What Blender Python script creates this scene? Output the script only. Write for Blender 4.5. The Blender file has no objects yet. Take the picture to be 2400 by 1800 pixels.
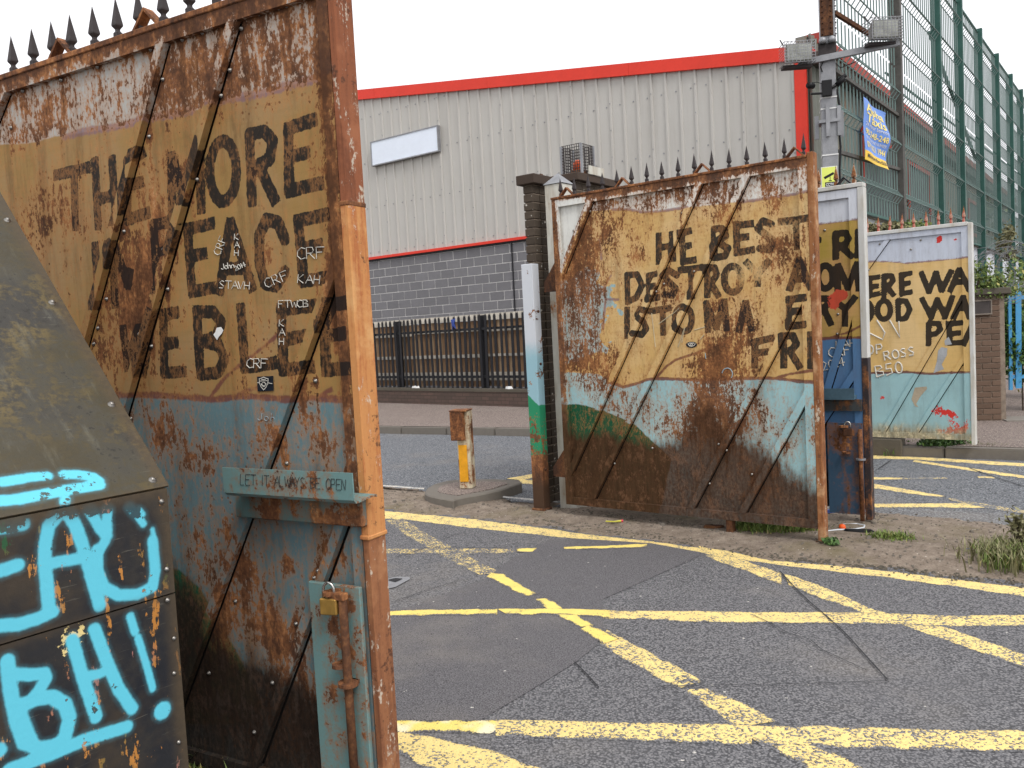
import bpy, bmesh, math, random
import numpy as np
from mathutils import Vector, Matrix

R = math.radians
random.seed(7)
RNG = np.random.default_rng(7)
scene = bpy.context.scene
COL = scene.collection

# ------------------------------------------------------------------ camera
F_PX, PITCH, ROLL, EYE = 1960.0, R(3.55), R(3.05), 1.6      # focal length for a 2400 px wide frame
cam_data = bpy.data.cameras.new('camera')
cam = bpy.data.objects.new('camera', cam_data)
COL.objects.link(cam)
cam_data.sensor_width = 36.0
cam_data.lens = 36.0 * F_PX / 2400.0
cam_data.clip_start, cam_data.clip_end = 0.05, 2000.0
CAM_ROT = Matrix.Rotation(math.pi / 2 - PITCH, 3, 'X') @ Matrix.Rotation(-ROLL, 3, 'Z')
cam.matrix_world = Matrix.Translation((0, 0, EYE)) @ CAM_ROT.to_4x4()
scene.camera = cam

# ------------------------------------------------------------------ overcast sky and a soft sun
SUN_AZ, SUN_EL = R(152), R(50)          # compass bearing from +Y towards +X, and height
world = bpy.data.worlds.new('World')
scene.world = world
world.use_nodes = True
wn = world.node_tree
wn.nodes.clear()
w_out = wn.nodes.new('ShaderNodeOutputWorld')
w_bg = wn.nodes.new('ShaderNodeBackground')
w_sky = wn.nodes.new('ShaderNodeTexSky')
w_sky.sky_type = 'NISHITA'
w_sky.sun_disc = False
w_sky.sun_elevation = SUN_EL
w_sky.sun_rotation = SUN_AZ
w_sky.air_density, w_sky.dust_density = 1.0, 6.0
w_tc = wn.nodes.new('ShaderNodeTexCoord')
w_noise = wn.nodes.new('ShaderNodeTexNoise')
w_noise.inputs['Scale'].default_value = 2.2
w_noise.inputs['Detail'].default_value = 5
w_map = wn.nodes.new('ShaderNodeMapRange')
w_map.inputs['To Min'].default_value = 11.5
w_map.inputs['To Max'].default_value = 14.5
w_cloud = wn.nodes.new('ShaderNodeMix')
w_cloud.data_type = 'RGBA'
w_cloud.inputs['Factor'].default_value = 0.94          # a closed layer of cloud over the clear sky
w_cc = wn.nodes.new('ShaderNodeCombineColor')
w_mul = wn.nodes.new('ShaderNodeMath'); w_mul.operation = 'MULTIPLY'; w_mul.inputs[1].default_value = 1.03
wn.links.new(w_tc.outputs['Generated'], w_noise.inputs['Vector'])
wn.links.new(w_noise.outputs['Fac'], w_map.inputs['Value'])
wn.links.new(w_map.outputs['Result'], w_cc.inputs[0])
wn.links.new(w_map.outputs['Result'], w_cc.inputs[1])
wn.links.new(w_map.outputs['Result'], w_mul.inputs[0])
wn.links.new(w_mul.outputs[0], w_cc.inputs[2])
wn.links.new(w_sky.outputs[0], w_cloud.inputs[6])
wn.links.new(w_cc.outputs[0], w_cloud.inputs[7])
wn.links.new(w_cloud.outputs[2], w_bg.inputs['Color'])
w_bg.inputs['Strength'].default_value = 0.092
wn.links.new(w_bg.outputs[0], w_out.inputs['Surface'])

sun_data = bpy.data.lights.new('sun', 'SUN')
sun_data.energy = 1.8
sun_data.angle = R(24)
sun_data.color = (1.0, 0.975, 0.94)
sun = bpy.data.objects.new('sun', sun_data)
COL.objects.link(sun)
sun_dir = Vector((math.sin(SUN_AZ) * math.cos(SUN_EL), math.cos(SUN_AZ) * math.cos(SUN_EL), math.sin(SUN_EL)))
sun.rotation_euler = sun_dir.to_track_quat('Z', 'Y').to_euler()

scene.view_settings.view_transform = 'Standard'
scene.view_settings.look = 'None'
scene.view_settings.exposure = 0.12
scene.view_settings.gamma = 1.0
scene.view_settings.use_curve_mapping = False
scene.cycles.max_bounces = 4
scene.cycles.diffuse_bounces = 2
scene.cycles.transparent_max_bounces = 8
scene.cycles.use_denoising = True
scene.cycles.use_adaptive_sampling = True
scene.cycles.adaptive_threshold = 0.025

# ------------------------------------------------------------------ measuring: from the survey photograph to metres
M_CAM = np.array(CAM_ROT)
EYE_V = np.array([0, 0, EYE])
def ray(x, y):
    return M_CAM @ np.array([(x - 1200) / F_PX, -(y - 900) / F_PX, -1.0])
def at_z(x, y, z=0.0):
    d = ray(x, y)
    return EYE_V + d * ((z - EYE) / d[2])
class Frame:
    """A vertical working plane: u runs along it, d points away from the viewer, z is up."""
    def __init__(self, origin, e):
        e = np.array([e[0], e[1], 0.0]); self.e = e / np.linalg.norm(e)
        self.o = np.array([origin[0], origin[1], 0.0])
        self.b = np.array([-self.e[1], self.e[0], 0.0])
        self.ang = math.atan2(self.e[1], self.e[0])
    def px(self, x, y, d=0.0):
        r = ray(x, y); p0 = self.o + self.b * d
        p = EYE_V + r * (np.dot(p0 - EYE_V, self.b) / np.dot(r, self.b))
        return float(np.dot(p - self.o, self.e)), float(p[2])
    def pts(self, pl, d=0.0):
        return [self.px(x, y, d) for x, y in pl]
    def world(self, u, d=0.0, z=0.0):
        return self.o + self.e * u + self.b * d + np.array([0, 0, z])
    def local(self, p):
        q = np.array(p[:2]) - self.o[:2]
        return float(q @ self.e[:2]), float(q @ self.b[:2])
def Z(x0, y0, s):
    return lambda *pl: [(x0 + a / s, y0 + b / s) for a, b in pl]

# ------------------------------------------------------------------ objects and meshes
def tag(o, label=None, cat=None, group=None, kind=None):
    if label: o['label'] = label
    if cat: o['category'] = cat
    if group: o['group'] = group
    if kind: o['kind'] = kind
    return o
def empty(name, label, cat, loc=(0, 0, 0), rz=0.0, group=None):
    o = bpy.data.objects.new(name, None)
    COL.objects.link(o)
    o.empty_display_size = 0.2
    o.location = loc
    o.rotation_euler = (0, 0, rz)
    return tag(o, label, cat, group)
def at_frame(name, label, cat, fr, group=None):
    return empty(name, label, cat, tuple(fr.o), fr.ang, group)
def mesh_obj(name, me, mat=None, parent=None, loc=None, rot=None, scale=None):
    o = bpy.data.objects.new(name, me)
    COL.objects.link(o)
    if mat is not None:
        if len(me.materials) == 0: me.materials.append(mat)
        elif me.materials[0] is not mat:
            o.material_slots[0].link = 'OBJECT'; o.material_slots[0].material = mat
    if parent is not None: o.parent = parent
    if loc is not None: o.location = loc
    if rot is not None: o.rotation_euler = rot
    if scale is not None: o.scale = scale
    return o
class MB:
    def __init__(self):
        self.v = []; self.f = []
    def quad(self, a, b, c, d):
        n = len(self.v); self.v += [a, b, c, d]; self.f.append((n, n + 1, n + 2, n + 3))
    def poly(self, pts):
        n = len(self.v); self.v += list(pts); self.f.append(tuple(range(n, n + len(pts))))
    def box(self, x0, x1, y0, y1, z0, z1):
        n = len(self.v)
        self.v += [(x0, y0, z0), (x1, y0, z0), (x1, y1, z0), (x0, y1, z0), (x0, y0, z1), (x1, y0, z1), (x1, y1, z1), (x0, y1, z1)]
        for f in ((0, 3, 2, 1), (4, 5, 6, 7), (0, 1, 5, 4), (1, 2, 6, 5), (2, 3, 7, 6), (3, 0, 4, 7)):
            self.f.append(tuple(n + i for i in f))
        return self
    def prism(self, a, b):
        """Join two equal rings of points into a closed solid."""
        n = len(self.v); k = len(a)
        self.v += list(a) + list(b)
        for i in range(k):
            j = (i + 1) % k
            self.f.append((n + i, n + j, n + k + j, n + k + i))
        self.f.append(tuple(n + i for i in reversed(range(k))))
        self.f.append(tuple(n + k + i for i in range(k)))
        return self
    def beam(self, p, q, w, t, up=(0, 0, 1)):
        """A bar of section w x t from p to q; w lies along 'up' x direction."""
        p, q = Vector(p), Vector(q)
        a = (q - p).normalized(); s = a.cross(Vector(up))
        if s.length < 1e-4: s = a.cross(Vector((1, 0, 0)))
        s.normalize(); t2 = a.cross(s).normalized()
        s = s * (w / 2); t2 = t2 * (t / 2)
        r = [s + t2, -s + t2, -s - t2, s - t2]
        return self.prism([tuple(p + k) for k in r], [tuple(q + k) for k in r])
    def tube(self, path, r, n=6, caps=True):
        path = [Vector(p) for p in path]
        base = len(self.v); m = len(path)
        rr = r if isinstance(r, (list, tuple)) else [r] * m
        prev = None
        for i, p in enumerate(path):
            d = (path[min(i + 1, m - 1)] - path[max(i - 1, 0)])
            if d.length < 1e-9: d = Vector((0, 0, 1))
            d.normalize()
            if prev is None:
                s = d.cross(Vector((0, 0, 1)))
                if s.length < 1e-3: s = d.cross(Vector((1, 0, 0)))
            else:
                s = prev - d * prev.dot(d)
                if s.length < 1e-4: s = d.orthogonal()
            s.normalize(); prev = s; t = d.cross(s)
            for k in range(n):
                a = 2 * math.pi * k / n
                self.v.append(tuple(p + (s * math.cos(a) + t * math.sin(a)) * rr[i]))
        for i in range(m - 1):
            for k in range(n):
                a, b = base + i * n + k, base + i * n + (k + 1) % n
                self.f.append((a, b, b + n, a + n))
        if caps:
            self.f.append(tuple(base + k for k in reversed(range(n))))
            self.f.append(tuple(base + (m - 1) * n + k for k in range(n)))
        return self
    def lathe(self, prof, n=12, c=(0, 0, 0), square=False):
        base = len(self.v); off = math.pi / n if square else 0
        for r, z in prof:
            for k in range(n):
                a = 2 * math.pi * k / n + off
                self.v.append((c[0] + r * math.cos(a), c[1] + r * math.sin(a), c[2] + z))
        for i in range(len(prof) - 1):
            for k in range(n):
                a, b = base + i * n + k, base + i * n + (k + 1) % n
                self.f.append((a, b, b + n, a + n))
        self.f.append(tuple(base + k for k in reversed(range(n))))
        self.f.append(tuple(base + (len(prof) - 1) * n + k for k in range(n)))
        return self
    def mesh(self, name, smooth=False):
        me = bpy.data.meshes.new(name)
        me.from_pydata([tuple(map(float, p)) for p in self.v], [], self.f)
        me.update()
        if smooth: me.polygons.foreach_set('use_smooth', [True] * len(me.polygons))
        return me
    def build(self, name, mat=None, parent=None, smooth=False, bevel=0.0, loc=None, rot=None):
        me = self.mesh(name, smooth)
        if bevel > 0:
            bm = bmesh.new(); bm.from_mesh(me)
            bmesh.ops.bevel(bm, geom=list(bm.edges), offset=bevel, segments=1, affect='EDGES', profile=0.5)
            bm.to_mesh(me); bm.free()
        return mesh_obj(name, me, mat, parent, loc, rot)
def set_attr(me, name, vals):
    a = me.attributes.new(name, 'FLOAT', 'POINT')
    a.data.foreach_set('value', np.asarray(vals, dtype=np.float32))

# ------------------------------------------------------------------ distances (metres, negative inside)
def sd_lines(P, lines):
    """P (n,2); lines = [(points, halfwidth)] -> signed distance to the thick polylines."""
    out = np.full(len(P), 9.0)
    for pts, hw in lines:
        pts = np.array(pts, float)
        if len(pts) == 1: pts = np.vstack([pts, pts + 1e-4, pts])
        lo, hi = pts.min(0) - hw - .25, pts.max(0) + hw + .25
        sel = np.where((P[:, 0] > lo[0]) & (P[:, 0] < hi[0]) & (P[:, 1] > lo[1]) & (P[:, 1] < hi[1]))[0]
        if len(sel) == 0: continue
        Q = P[sel]; best = np.full(len(Q), 9.0)
        if len(pts) == 2:                      # one brush stroke: square ends
            a, b = pts; L = np.linalg.norm(b - a); ax = (b - a) / max(L, 1e-9); rel = Q - (a + b) / 2
            dx = np.abs(rel @ ax) - (L / 2 + hw * .8); dy = np.abs(rel @ np.array([-ax[1], ax[0]])) - hw
            s = np.hypot(np.maximum(dx, 0), np.maximum(dy, 0)) + np.minimum(np.maximum(dx, dy), 0)
            out[sel] = np.minimum(out[sel], s); continue
        for a, b in zip(pts[:-1], pts[1:]):
            ab = b - a
            t = np.clip(((Q - a) @ ab) / max(ab @ ab, 1e-12), 0, 1)
            best = np.minimum(best, np.linalg.norm(Q - a - t[:, None] * ab, axis=1))
        out[sel] = np.minimum(out[sel], best - hw)
    return out
def sd_poly(P, poly):
    poly = np.array(poly, float); n = len(poly)
    d = np.full(len(P), 1e9); inside = np.zeros(len(P), bool)
    for i in range(n):
        a, b = poly[i], poly[(i + 1) % n]; ab = b - a
        t = np.clip(((P - a) @ ab) / max(ab @ ab, 1e-12), 0, 1)
        d = np.minimum(d, np.linalg.norm(P - a - t[:, None] * ab, axis=1))
        cond = (a[1] > P[:, 1]) != (b[1] > P[:, 1])
        with np.errstate(divide='ignore', invalid='ignore'):
            xi = (b[0] - a[0]) * (P[:, 1] - a[1]) / (b[1] - a[1]) + a[0]
        inside ^= cond & (P[:, 0] < xi)
    return np.where(inside, -d, d)
def blobs(P, lst):
    out = np.zeros(len(P))
    for (cx, cz, rx, rz, amp) in lst:
        q = ((P[:, 0] - cx) / rx) ** 2 + ((P[:, 1] - cz) / rz) ** 2
        out += amp * np.exp(-q)
    return out
def arc(cx, cy, rx, ry, a0=0, a1=360, n=18):
    return [(cx + rx * math.cos(R(a0 + (a1 - a0) * i / n)), cy + ry * math.sin(R(a0 + (a1 - a0) * i / n))) for i in range(n + 1)]

# hand lettering, one stroke list per character, in a unit box
GLYPH = {
 'A': [[(0, 0), (.45, 1), (.9, 0)], [(.18, .38), (.75, .38)]],
 'B': [[(0, 0), (0, 1), (.5, .95), (.6, .75), (.1, .52), (.65, .4), (.65, .12), (0, 0)]],
 'C': [[(.75, .9), (.4, 1), (.08, .7), (.05, .3), (.35, 0), (.75, .1)]],
 'E': [[(.7, 1), (0, 1), (0, 0), (.7, 0)], [(0, .52), (.55, .52)]],
 'F': [[(0, 0), (0, 1), (.7, 1)], [(0, .55), (.5, .55)]],
 'G': [[(.7, .9), (.35, 1), (.05, .6), (.1, .1), (.5, 0), (.7, .3), (.4, .35)]],
 'H': [[(0, 0), (.05, 1)], [(.65, 0), (.7, 1)], [(0, .5), (.7, .48)]],
 'I': [[(.2, 0), (.2, 1)]],
 'J': [[(.5, 1), (.5, .2), (.25, 0), (0, .2)]],
 'K': [[(0, 0), (.05, 1)], [(.65, 1), (.05, .45), (.7, 0)]],
 'L': [[(0, 1), (0, 0), (.6, 0)]],
 'N': [[(0, 0), (.05, 1), (.6, 0), (.65, 1)]],
 'O': [arc(.4, .5, .38, .5, n=12)],
 'P': [[(0, 0), (0, 1), (.5, 1), (.6, .75), (.5, .5), (0, .48)]],
 'R': [[(0, 0), (0, 1), (.5, 1), (.6, .75), (.45, .5), (0, .48)], [(.25, .48), (.7, 0)]],
 'S': [[(.65, .9), (.35, 1), (.08, .8), (.3, .55), (.6, .35), (.5, .05), (.05, .08)]],
 'T': [[(0, 1), (.8, 1)], [(.4, 1), (.4, 0)]],
 'V': [[(0, 1), (.35, 0), (.7, 1)]],
 'W': [[(0, 1), (.22, 0), (.48, .7), (.72, 0), (.95, 1)]],
 'Y': [[(0, 1), (.35, .5), (.7, 1)], [(.35, .5), (.3, 0)]],
 'o': [arc(.28, .3, .26, .3, n=10)],
 'h': [[(0, 1.1), (0, 0)], [(0, .4), (.3, .6), (.45, .4), (.45, 0)]],
 'n': [[(0, .6), (0, 0)], [(0, .4), (.3, .6), (.45, .4), (.5, 0)]],
 's': [[(.45, .55), (.2, .6), (.08, .45), (.4, .2), (.3, 0), (.02, .05)]],
 '0': [arc(.3, .5, .3, .5, n=12)],
 '1': [[(.2, 0), (.2, 1)]],
 '2': [[(0, .8), (.3, 1), (.55, .75), (.05, 0), (.65, .02)]],
 '4': [[(.4, 0), (.45, 1), (0, .35), (.65, .38)]],
 '5': [[(.6, 1), (.1, 1), (.05, .55), (.5, .55), (.55, .15), (0, 0)]],
}
def scribble(text, x, y, size, ang=0.0, step=0.85, slant=0.0, down=False):
    """Strokes of a hand-written word in photo pixels, starting at (x, y)."""
    out = []; ca, sa = math.cos(R(ang)), math.sin(R(ang)); cx = 0.0; cy = 0.0
    for ch in text:
        if ch != ' ':
            for st in GLYPH[ch]:
                out.append([(x + size * ((cx + a + slant * b) * ca - (b + cy) * sa), y - size * ((cx + a + slant * b) * sa + (b + cy) * ca)) for a, b in st])
        if down: cy -= 1.35
        else: cx += step if ch not in 'I1' else step * .55
    return out

# ------------------------------------------------------------------ procedural materials
def S(r, g, b):
    f = lambda c: (c / 255 / 12.92) if c / 255 <= 0.04045 else ((c / 255 + 0.055) / 1.055) ** 2.4
    return (f(r), f(g), f(b))
class NT:
    def __init__(self, name):
        self.m = bpy.data.materials.new(name); self.m.use_nodes = True
        self.t = self.m.node_tree; self.n = self.t.nodes; self.l = self.t.links
        self.bsdf = self.n['Principled BSDF']
        self.bsdf.inputs['Roughness'].default_value = 0.75
        self.bsdf.inputs['Specular IOR Level'].default_value = 0.25
    def put(self, sock, v):
        if hasattr(v, 'is_output'): self.l.new(v, sock)
        elif isinstance(v, (tuple, list)):
            sock.default_value = tuple(v) + ((1.0,) if len(v) == 3 and len(sock.default_value) == 4 else ())
        else: sock.default_value = v
    def co(self, which='Object', scale=None, off=None):
        c = self.n.new('ShaderNodeTexCoord').outputs[which]
        if which == 'World':
            pass
        if scale is None and off is None: return c
        return self.mapping(c, scale, off)
    def pos(self):
        return self.n.new('ShaderNodeNewGeometry').outputs['Position']
    def mapping(self, c, scale=None, off=None, rot=None):
        mp = self.n.new('ShaderNodeMapping')
        self.l.new(c, mp.inputs['Vector'])
        if scale is not None: mp.inputs['Scale'].default_value = scale
        if off is not None: mp.inputs['Location'].default_value = off
        if rot is not None: mp.inputs['Rotation'].default_value = rot
        return mp.outputs['Vector']
    def noise(self, vec, scale, detail=4.0, rough=0.55, dist=0.0):
        n = self.n.new('ShaderNodeTexNoise')
        self.l.new(vec, n.inputs['Vector'])
        n.inputs['Scale'].default_value = scale; n.inputs['Detail'].default_value = detail
        n.inputs['Roughness'].default_value = rough; n.inputs['Distortion'].default_value = dist
        return n.outputs['Fac']
    def voro(self, vec, scale, feature='F1', out='Distance', rnd=1.0):
        n = self.n.new('ShaderNodeTexVoronoi'); n.feature = feature
        self.l.new(vec, n.inputs['Vector']); n.inputs['Scale'].default_value = scale
        n.inputs['Randomness'].default_value = rnd
        return n.outputs[out]
    def attr(self, name):
        n = self.n.new('ShaderNodeAttribute'); n.attribute_name = name
        return n.outputs['Fac']
    def rnd(self):
        return self.n.new('ShaderNodeObjectInfo').outputs['Random']
    def math(self, op, a, b=0.0, c=None):
        n = self.n.new('ShaderNodeMath'); n.operation = op
        self.put(n.inputs[0], a); self.put(n.inputs[1], b)
        if c is not None: self.put(n.inputs[2], c)
        return n.outputs[0]
    def add(self, *xs):
        r = xs[0]
        for x in xs[1:]: r = self.math('ADD', r, x)
        return r
    def mad(self, a, k, c):
        return self.math('MULTIPLY_ADD', a, k, c)
    def mul(self, a, b): return self.math('MULTIPLY', a, b)
    def step(self, x, lo, hi, smooth=True):
        n = self.n.new('ShaderNodeMapRange')
        n.interpolation_type = 'SMOOTHSTEP' if smooth else 'LINEAR'
        if lo > hi:
            n.inputs['From Min'].default_value = hi; n.inputs['From Max'].default_value = lo
            n.inputs['To Min'].default_value = 1.0; n.inputs['To Max'].default_value = 0.0
        else:
            n.inputs['From Min'].default_value = lo; n.inputs['From Max'].default_value = hi
        self.put(n.inputs['Value'], x)
        return n.outputs['Result']
    def mix(self, fac, a, b, mode='MIX'):
        n = self.n.new('ShaderNodeMix'); n.data_type = 'RGBA'; n.blend_type = mode
        self.put(n.inputs['Factor'], fac); self.put(n.inputs[6], a); self.put(n.inputs[7], b)
        return n.outputs[2]
    def ramp(self, fac, stops):
        n = self.n.new('ShaderNodeValToRGB'); e = n.color_ramp.elements
        while len(e) < len(stops): e.new(0.5)
        for el, (p, c) in zip(e, stops):
            el.position = p; el.color = (c[0], c[1], c[2], 1.0)
        self.put(n.inputs['Fac'], fac)
        return n.outputs['Color']
    def bump(self, h, strength=0.3, dist=0.01, normal=None):
        n = self.n.new('ShaderNodeBump')
        n.inputs['Strength'].default_value = strength; n.inputs['Distance'].default_value = dist
        self.l.new(h, n.inputs['Height'])
        if normal is not None: self.l.new(normal, n.inputs['Normal'])
        self.l.new(n.outputs['Normal'], self.bsdf.inputs['Normal'])
        return n.outputs['Normal']
    def done(self, color, rough=None, metal=None, spec=None):
        self.put(self.bsdf.inputs['Base Color'], color)
        if rough is not None: self.put(self.bsdf.inputs['Roughness'], rough)
        if metal is not None: self.put(self.bsdf.inputs['Metallic'], metal)
        if spec is not None: self.put(self.bsdf.inputs['Specular IOR Level'], spec)
        return self.m

RUST = [(0.0, S(46, 33, 26)), (0.30, S(84, 56, 40)), (0.50, S(120, 78, 51)), (0.72, S(166, 112, 70)), (1.0, S(208, 164, 118))]
def rust_colour(t, c, seed=0.0):
    a = t.noise(t.mapping(c, (1, 1, .45), (seed, 0, 0)), 9, 6, .72)
    b = t.noise(c, 60, 3, .6)
    return t.ramp(t.add(t.mad(a, 1.7, -.40), t.mad(b, .7, -.30)), RUST)

def plain(name, col, rough=0.7, metal=0.0, var=0.12, scale=6.0, spec=0.25, bump=0.0):
    """A single coloured surface with slight unevenness and wear."""
    t = NT(name); c = t.co('Object')
    n = t.noise(c, scale, 6, .6)
    n2 = t.noise(c, scale * 9, 3, .6)
    k = t.add(t.mad(n, var * 2, 1 - var), t.mad(n2, var, -var / 2))
    col2 = t.mix(1.0, col, t.ramp(k, [(0, (0, 0, 0)), (1, (1, 1, 1))]), 'MULTIPLY') if False else None
    dark = tuple(x * (1 - var * 2) for x in col); lite = tuple(min(1, x * (1 + var * 1.5)) for x in col)
    col = t.ramp(t.add(t.mad(n, 1.0, 0.0), t.mad(n2, .4, -.2)), [(0.25, dark), (0.75, lite)])
    if bump: t.bump(n2, bump, .004)
    return t.done(col, rough, metal, spec)

def worn(name, paint, amount=0.0, rough=0.6, scale=5.0, streak=0.3, seed=0.0, dirt=None):
    """Paint over rusting steel; amount -0.5 (sound) .. 0.5 (nearly gone)."""
    t = NT(name); c = t.mapping(t.co('Object'), None, (seed, seed, seed))
    n1 = t.noise(c, scale, 8, .65)
    n2 = t.noise(t.mapping(c, (6, 6, 6 * streak)), scale * .5, 6, .6)
    n3 = t.noise(c, scale * 12, 3, .6)
    r = t.add(t.mad(n1, 1.3, -.65 + amount), t.mad(n2, .8, -.4), t.mad(n3, .45, -.22))
    halo = t.step(r, -.22, .06)
    chip = t.step(r, 0.0, .05)
    p = t.mix(t.mad(n3, .5, -.1), paint, tuple(x * .72 for x in paint))
    if dirt: p = t.mix(t.step(n2, .4, .75), p, dirt)
    p = t.mix(t.mul(halo, .55), p, S(150, 98, 58))
    col = t.mix(chip, p, rust_colour(t, c))
    t.bump(t.add(t.mul(n3, .4), t.mul(chip, .5)), .35, .003)
    return t.done(col, t.mad(chip, .3, rough))

def rusty(name, seed=0.0, dark=1.0, pale=0.0, rough=0.85):
    t = NT(name); c = t.mapping(t.co('Object'), None, (seed, seed * .7, seed * .3))
    col = rust_colour(t, c, seed)
    n = t.noise(t.mapping(c, (5, 5, .8)), 3, 6, .65)
    if pale: col = t.mix(t.mul(t.step(n, .42, .62), pale), col, S(218, 166, 112))
    if dark < 1: col = t.mix(1 - dark, col, S(40, 26, 20))
    t.bump(t.noise(c, 70, 4, .7), .4, .003)
    return t.done(col, rough)

# ---- the painted gate: layers of scenery paint, lettering, dirt film (with painted shade on the left gate) and rust
def gate_paint(name, top, ochre, ochre2, sea, rust_gain=1.0, film=S(70, 47, 31), green=S(24, 96, 66), flake=None, seed=0.0, letter=S(30, 31, 33), rough=.66, speck=1.0, stain=.45, heart=.75):
    t = NT(name); c = t.mapping(t.co('Object'), None, (seed, 0, seed))
    n_big = t.noise(c, 2.2, 5, .6)
    n_med = t.noise(t.mapping(c, (1, 1, .7)), 12, 6, .70)
    n_strk = t.noise(t.mapping(c, (34, 34, 6.0)), 1.0, 6, .7)
    n_fine = t.noise(t.mapping(c, (1, 1, .6)), 62, 4, .7)
    n_pit = t.voro(c, 38)
    brush = t.noise(t.mapping(c, (3, 3, 30)), 2.0, 4, .6)
    # scenery layers
    oc = t.mix(t.step(n_big, .38, .62), ochre, ochre2)
    oc = t.mix(t.mul(t.step(brush, .45, .8), .35), oc, tuple(x * .72 for x in ochre))
    wob = t.mad(n_med, .03, -.015)
    tp = t.mix(t.step(n_strk, .45, .8), top, tuple(x * .78 for x in top))
    col = t.mix(t.step(t.add(t.attr('top'), wob), -.004, .004), oc, tp)
    sea2 = t.mix(t.step(n_big, .35, .7), sea, tuple(x * .8 + .03 for x in sea))
    col = t.mix(t.step(t.add(t.attr('bot'), wob), .004, -.004), col, sea2)
    col = t.mix(t.step(t.add(t.attr('grn'), wob), .006, -.006), col, t.mix(n_med, green, tuple(x * .45 for x in green)))
    col = t.mix(t.mul(t.step(t.add(t.attr('pur'), wob, t.mad(n_fine, .02, -.01)), .005, -.005), .8), col, S(128, 100, 108))
    col = t.mix(t.mul(t.step(t.add(t.attr('brn'), wob), .004, -.004), .9), col, S(110, 66, 58))
    # black capitals
    edge = t.add(t.attr('blk'), t.mad(n_fine, .012, -.006), t.mad(n_med, .012, -.006))
    fade = t.mul(t.step(edge, .0015, -.0015), t.step(t.add(t.attr('fad'), t.mad(n_fine, .45, -.22), t.mad(n_med, .45, -.22)), .52, .34))
    ink = t.mix(t.step(n_med, .45, .8), letter, tuple(x * 1.5 + .002 for x in letter))
    col = t.mix(t.mul(fade, .96), col, ink)
    if flake is not None:
        fl = t.step(t.add(t.attr('flk'), t.mad(n_med, 1.5, -.75), t.mad(n_fine, .35, -.17)), .30, .33)
        col = t.mix(fl, col, flake)
    # long run-off stains down the face
    n_run = t.noise(t.mapping(c, (9, 9, 1.1)), 1.0, 5, .65)
    col = t.mix(t.mul(t.step(t.add(n_run, t.mad(n_fine, .25, -.12)), .46, .72), stain), col, S(88, 62, 38))
    # film of dirt and run-off; on the left gate it also paints in shade
    dirt_shade = t.step(t.add(t.attr('dirt_shade'), t.mad(n_med, .9, -.45), t.mad(n_strk, .5, -.25)), .15, .75)
    # rust: bloom, then bare flaking metal, plus pitting
    r = t.add(t.attr('rst'), t.mad(n_med, 1.15 * rust_gain, -.58 * rust_gain), t.mad(n_strk, .95 * rust_gain, -.47 * rust_gain), t.mad(n_fine, 1.25, -.62))
    col = t.mix(t.mul(t.step(r, -.34, .05), .45), col, S(178, 124, 74))
    chip = t.step(r, 0.0, .10)
    pit = t.mul(t.step(t.add(n_pit, t.mad(n_fine, .2, -.1)), .24, .12), t.step(t.add(n_big, t.mul(t.attr('rst'), .25), t.mad(n_med, .3, -.15)), .44, .56))
    chip = t.math('MAXIMUM', chip, t.mul(pit, speck))
    rc_ = t.mix(t.mul(t.step(r, .12, .55), heart), rust_colour(t, c, seed), S(68, 43, 31))
    rc_ = t.mix(t.mul(t.step(n_run, .52, .68), .55), rc_, S(52, 36, 27))
    rc_ = t.mix(t.mul(fade, .90), rc_, ink)
    col = t.mix(t.mul(chip, .96), col, rc_)
    fc = t.mix(t.step(n_strk, .35, .7), film, tuple(x * .5 for x in film))
    fc = t.mix(t.mul(t.step(t.add(n_med, t.mad(n_fine, .5, -.25)), .50, .66), .6), fc, tuple(min(1, x * 2.0 + .012) for x in film))
    fc = t.mix(t.mul(t.step(n_big, .5, .7), .5), fc, tuple(x * .55 for x in film))
    col = t.mix(t.mul(dirt_shade, t.mad(t.step(n_fine, .35, .7), -.10, .98)), col, fc)
    t.bump(t.add(t.mul(n_fine, .6), t.mul(chip, -.5), t.mul(n_med, .4)), .5, .0035)
    return t.done(col, t.math('MINIMUM', t.add(t.mad(chip, .3, rough), t.mul(dirt_shade, .35)), .95), spec=.15)

M = {}
M['rust'] = rusty('rust', 0)
M['rust_dark'] = rusty('rust_dark', 3, .38)
def post_rust(name, base, streak, pale, seed):
    t = NT(name); c = t.mapping(t.co('Object'), None, (seed, seed, seed))
    s1 = t.noise(t.mapping(c, (20, 20, 1.6)), 1.5, 6, .65); s2 = t.noise(c, 5, 6, .65); f = t.noise(c, 70, 4, .65)
    col = t.mix(t.step(t.add(s1, t.mad(f, .3, -.15)), .42, .66), base, streak)
    col = t.mix(t.mul(t.step(s2, .5, .68), .8), col, pale)
    col = t.mix(t.step(t.add(s2, t.mad(f, .6, -.3)), .40, .28), col, S(92, 60, 44))
    n3 = t.noise(t.mapping(c, (8, 8, 3)), 2.2, 6, .7)
    col = t.mix(t.mul(t.step(t.add(n3, t.mad(f, .4, -.2)), .58, .66), .75), col, S(206, 196, 178))
    t.bump(f, .35, .003); return t.done(col, .8)
M['rust_post'] = post_rust('rust_post', S(198, 138, 84), S(172, 104, 62), S(214, 166, 112), 5)
M['rust_post2'] = post_rust('rust_post2', S(148, 98, 66), S(122, 78, 54), S(178, 128, 90), 9)
M['rust_post_b'] = post_rust('rust_post_b', S(150, 100, 62), S(116, 72, 46), S(196, 156, 116), 19)
M['rust_post3'] = post_rust('rust_post3', S(142, 86, 58), S(114, 68, 46), S(164, 106, 74), 14)
M['iron'] = plain('dark_iron', S(62, 56, 56), .6, .0, .2)
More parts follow.
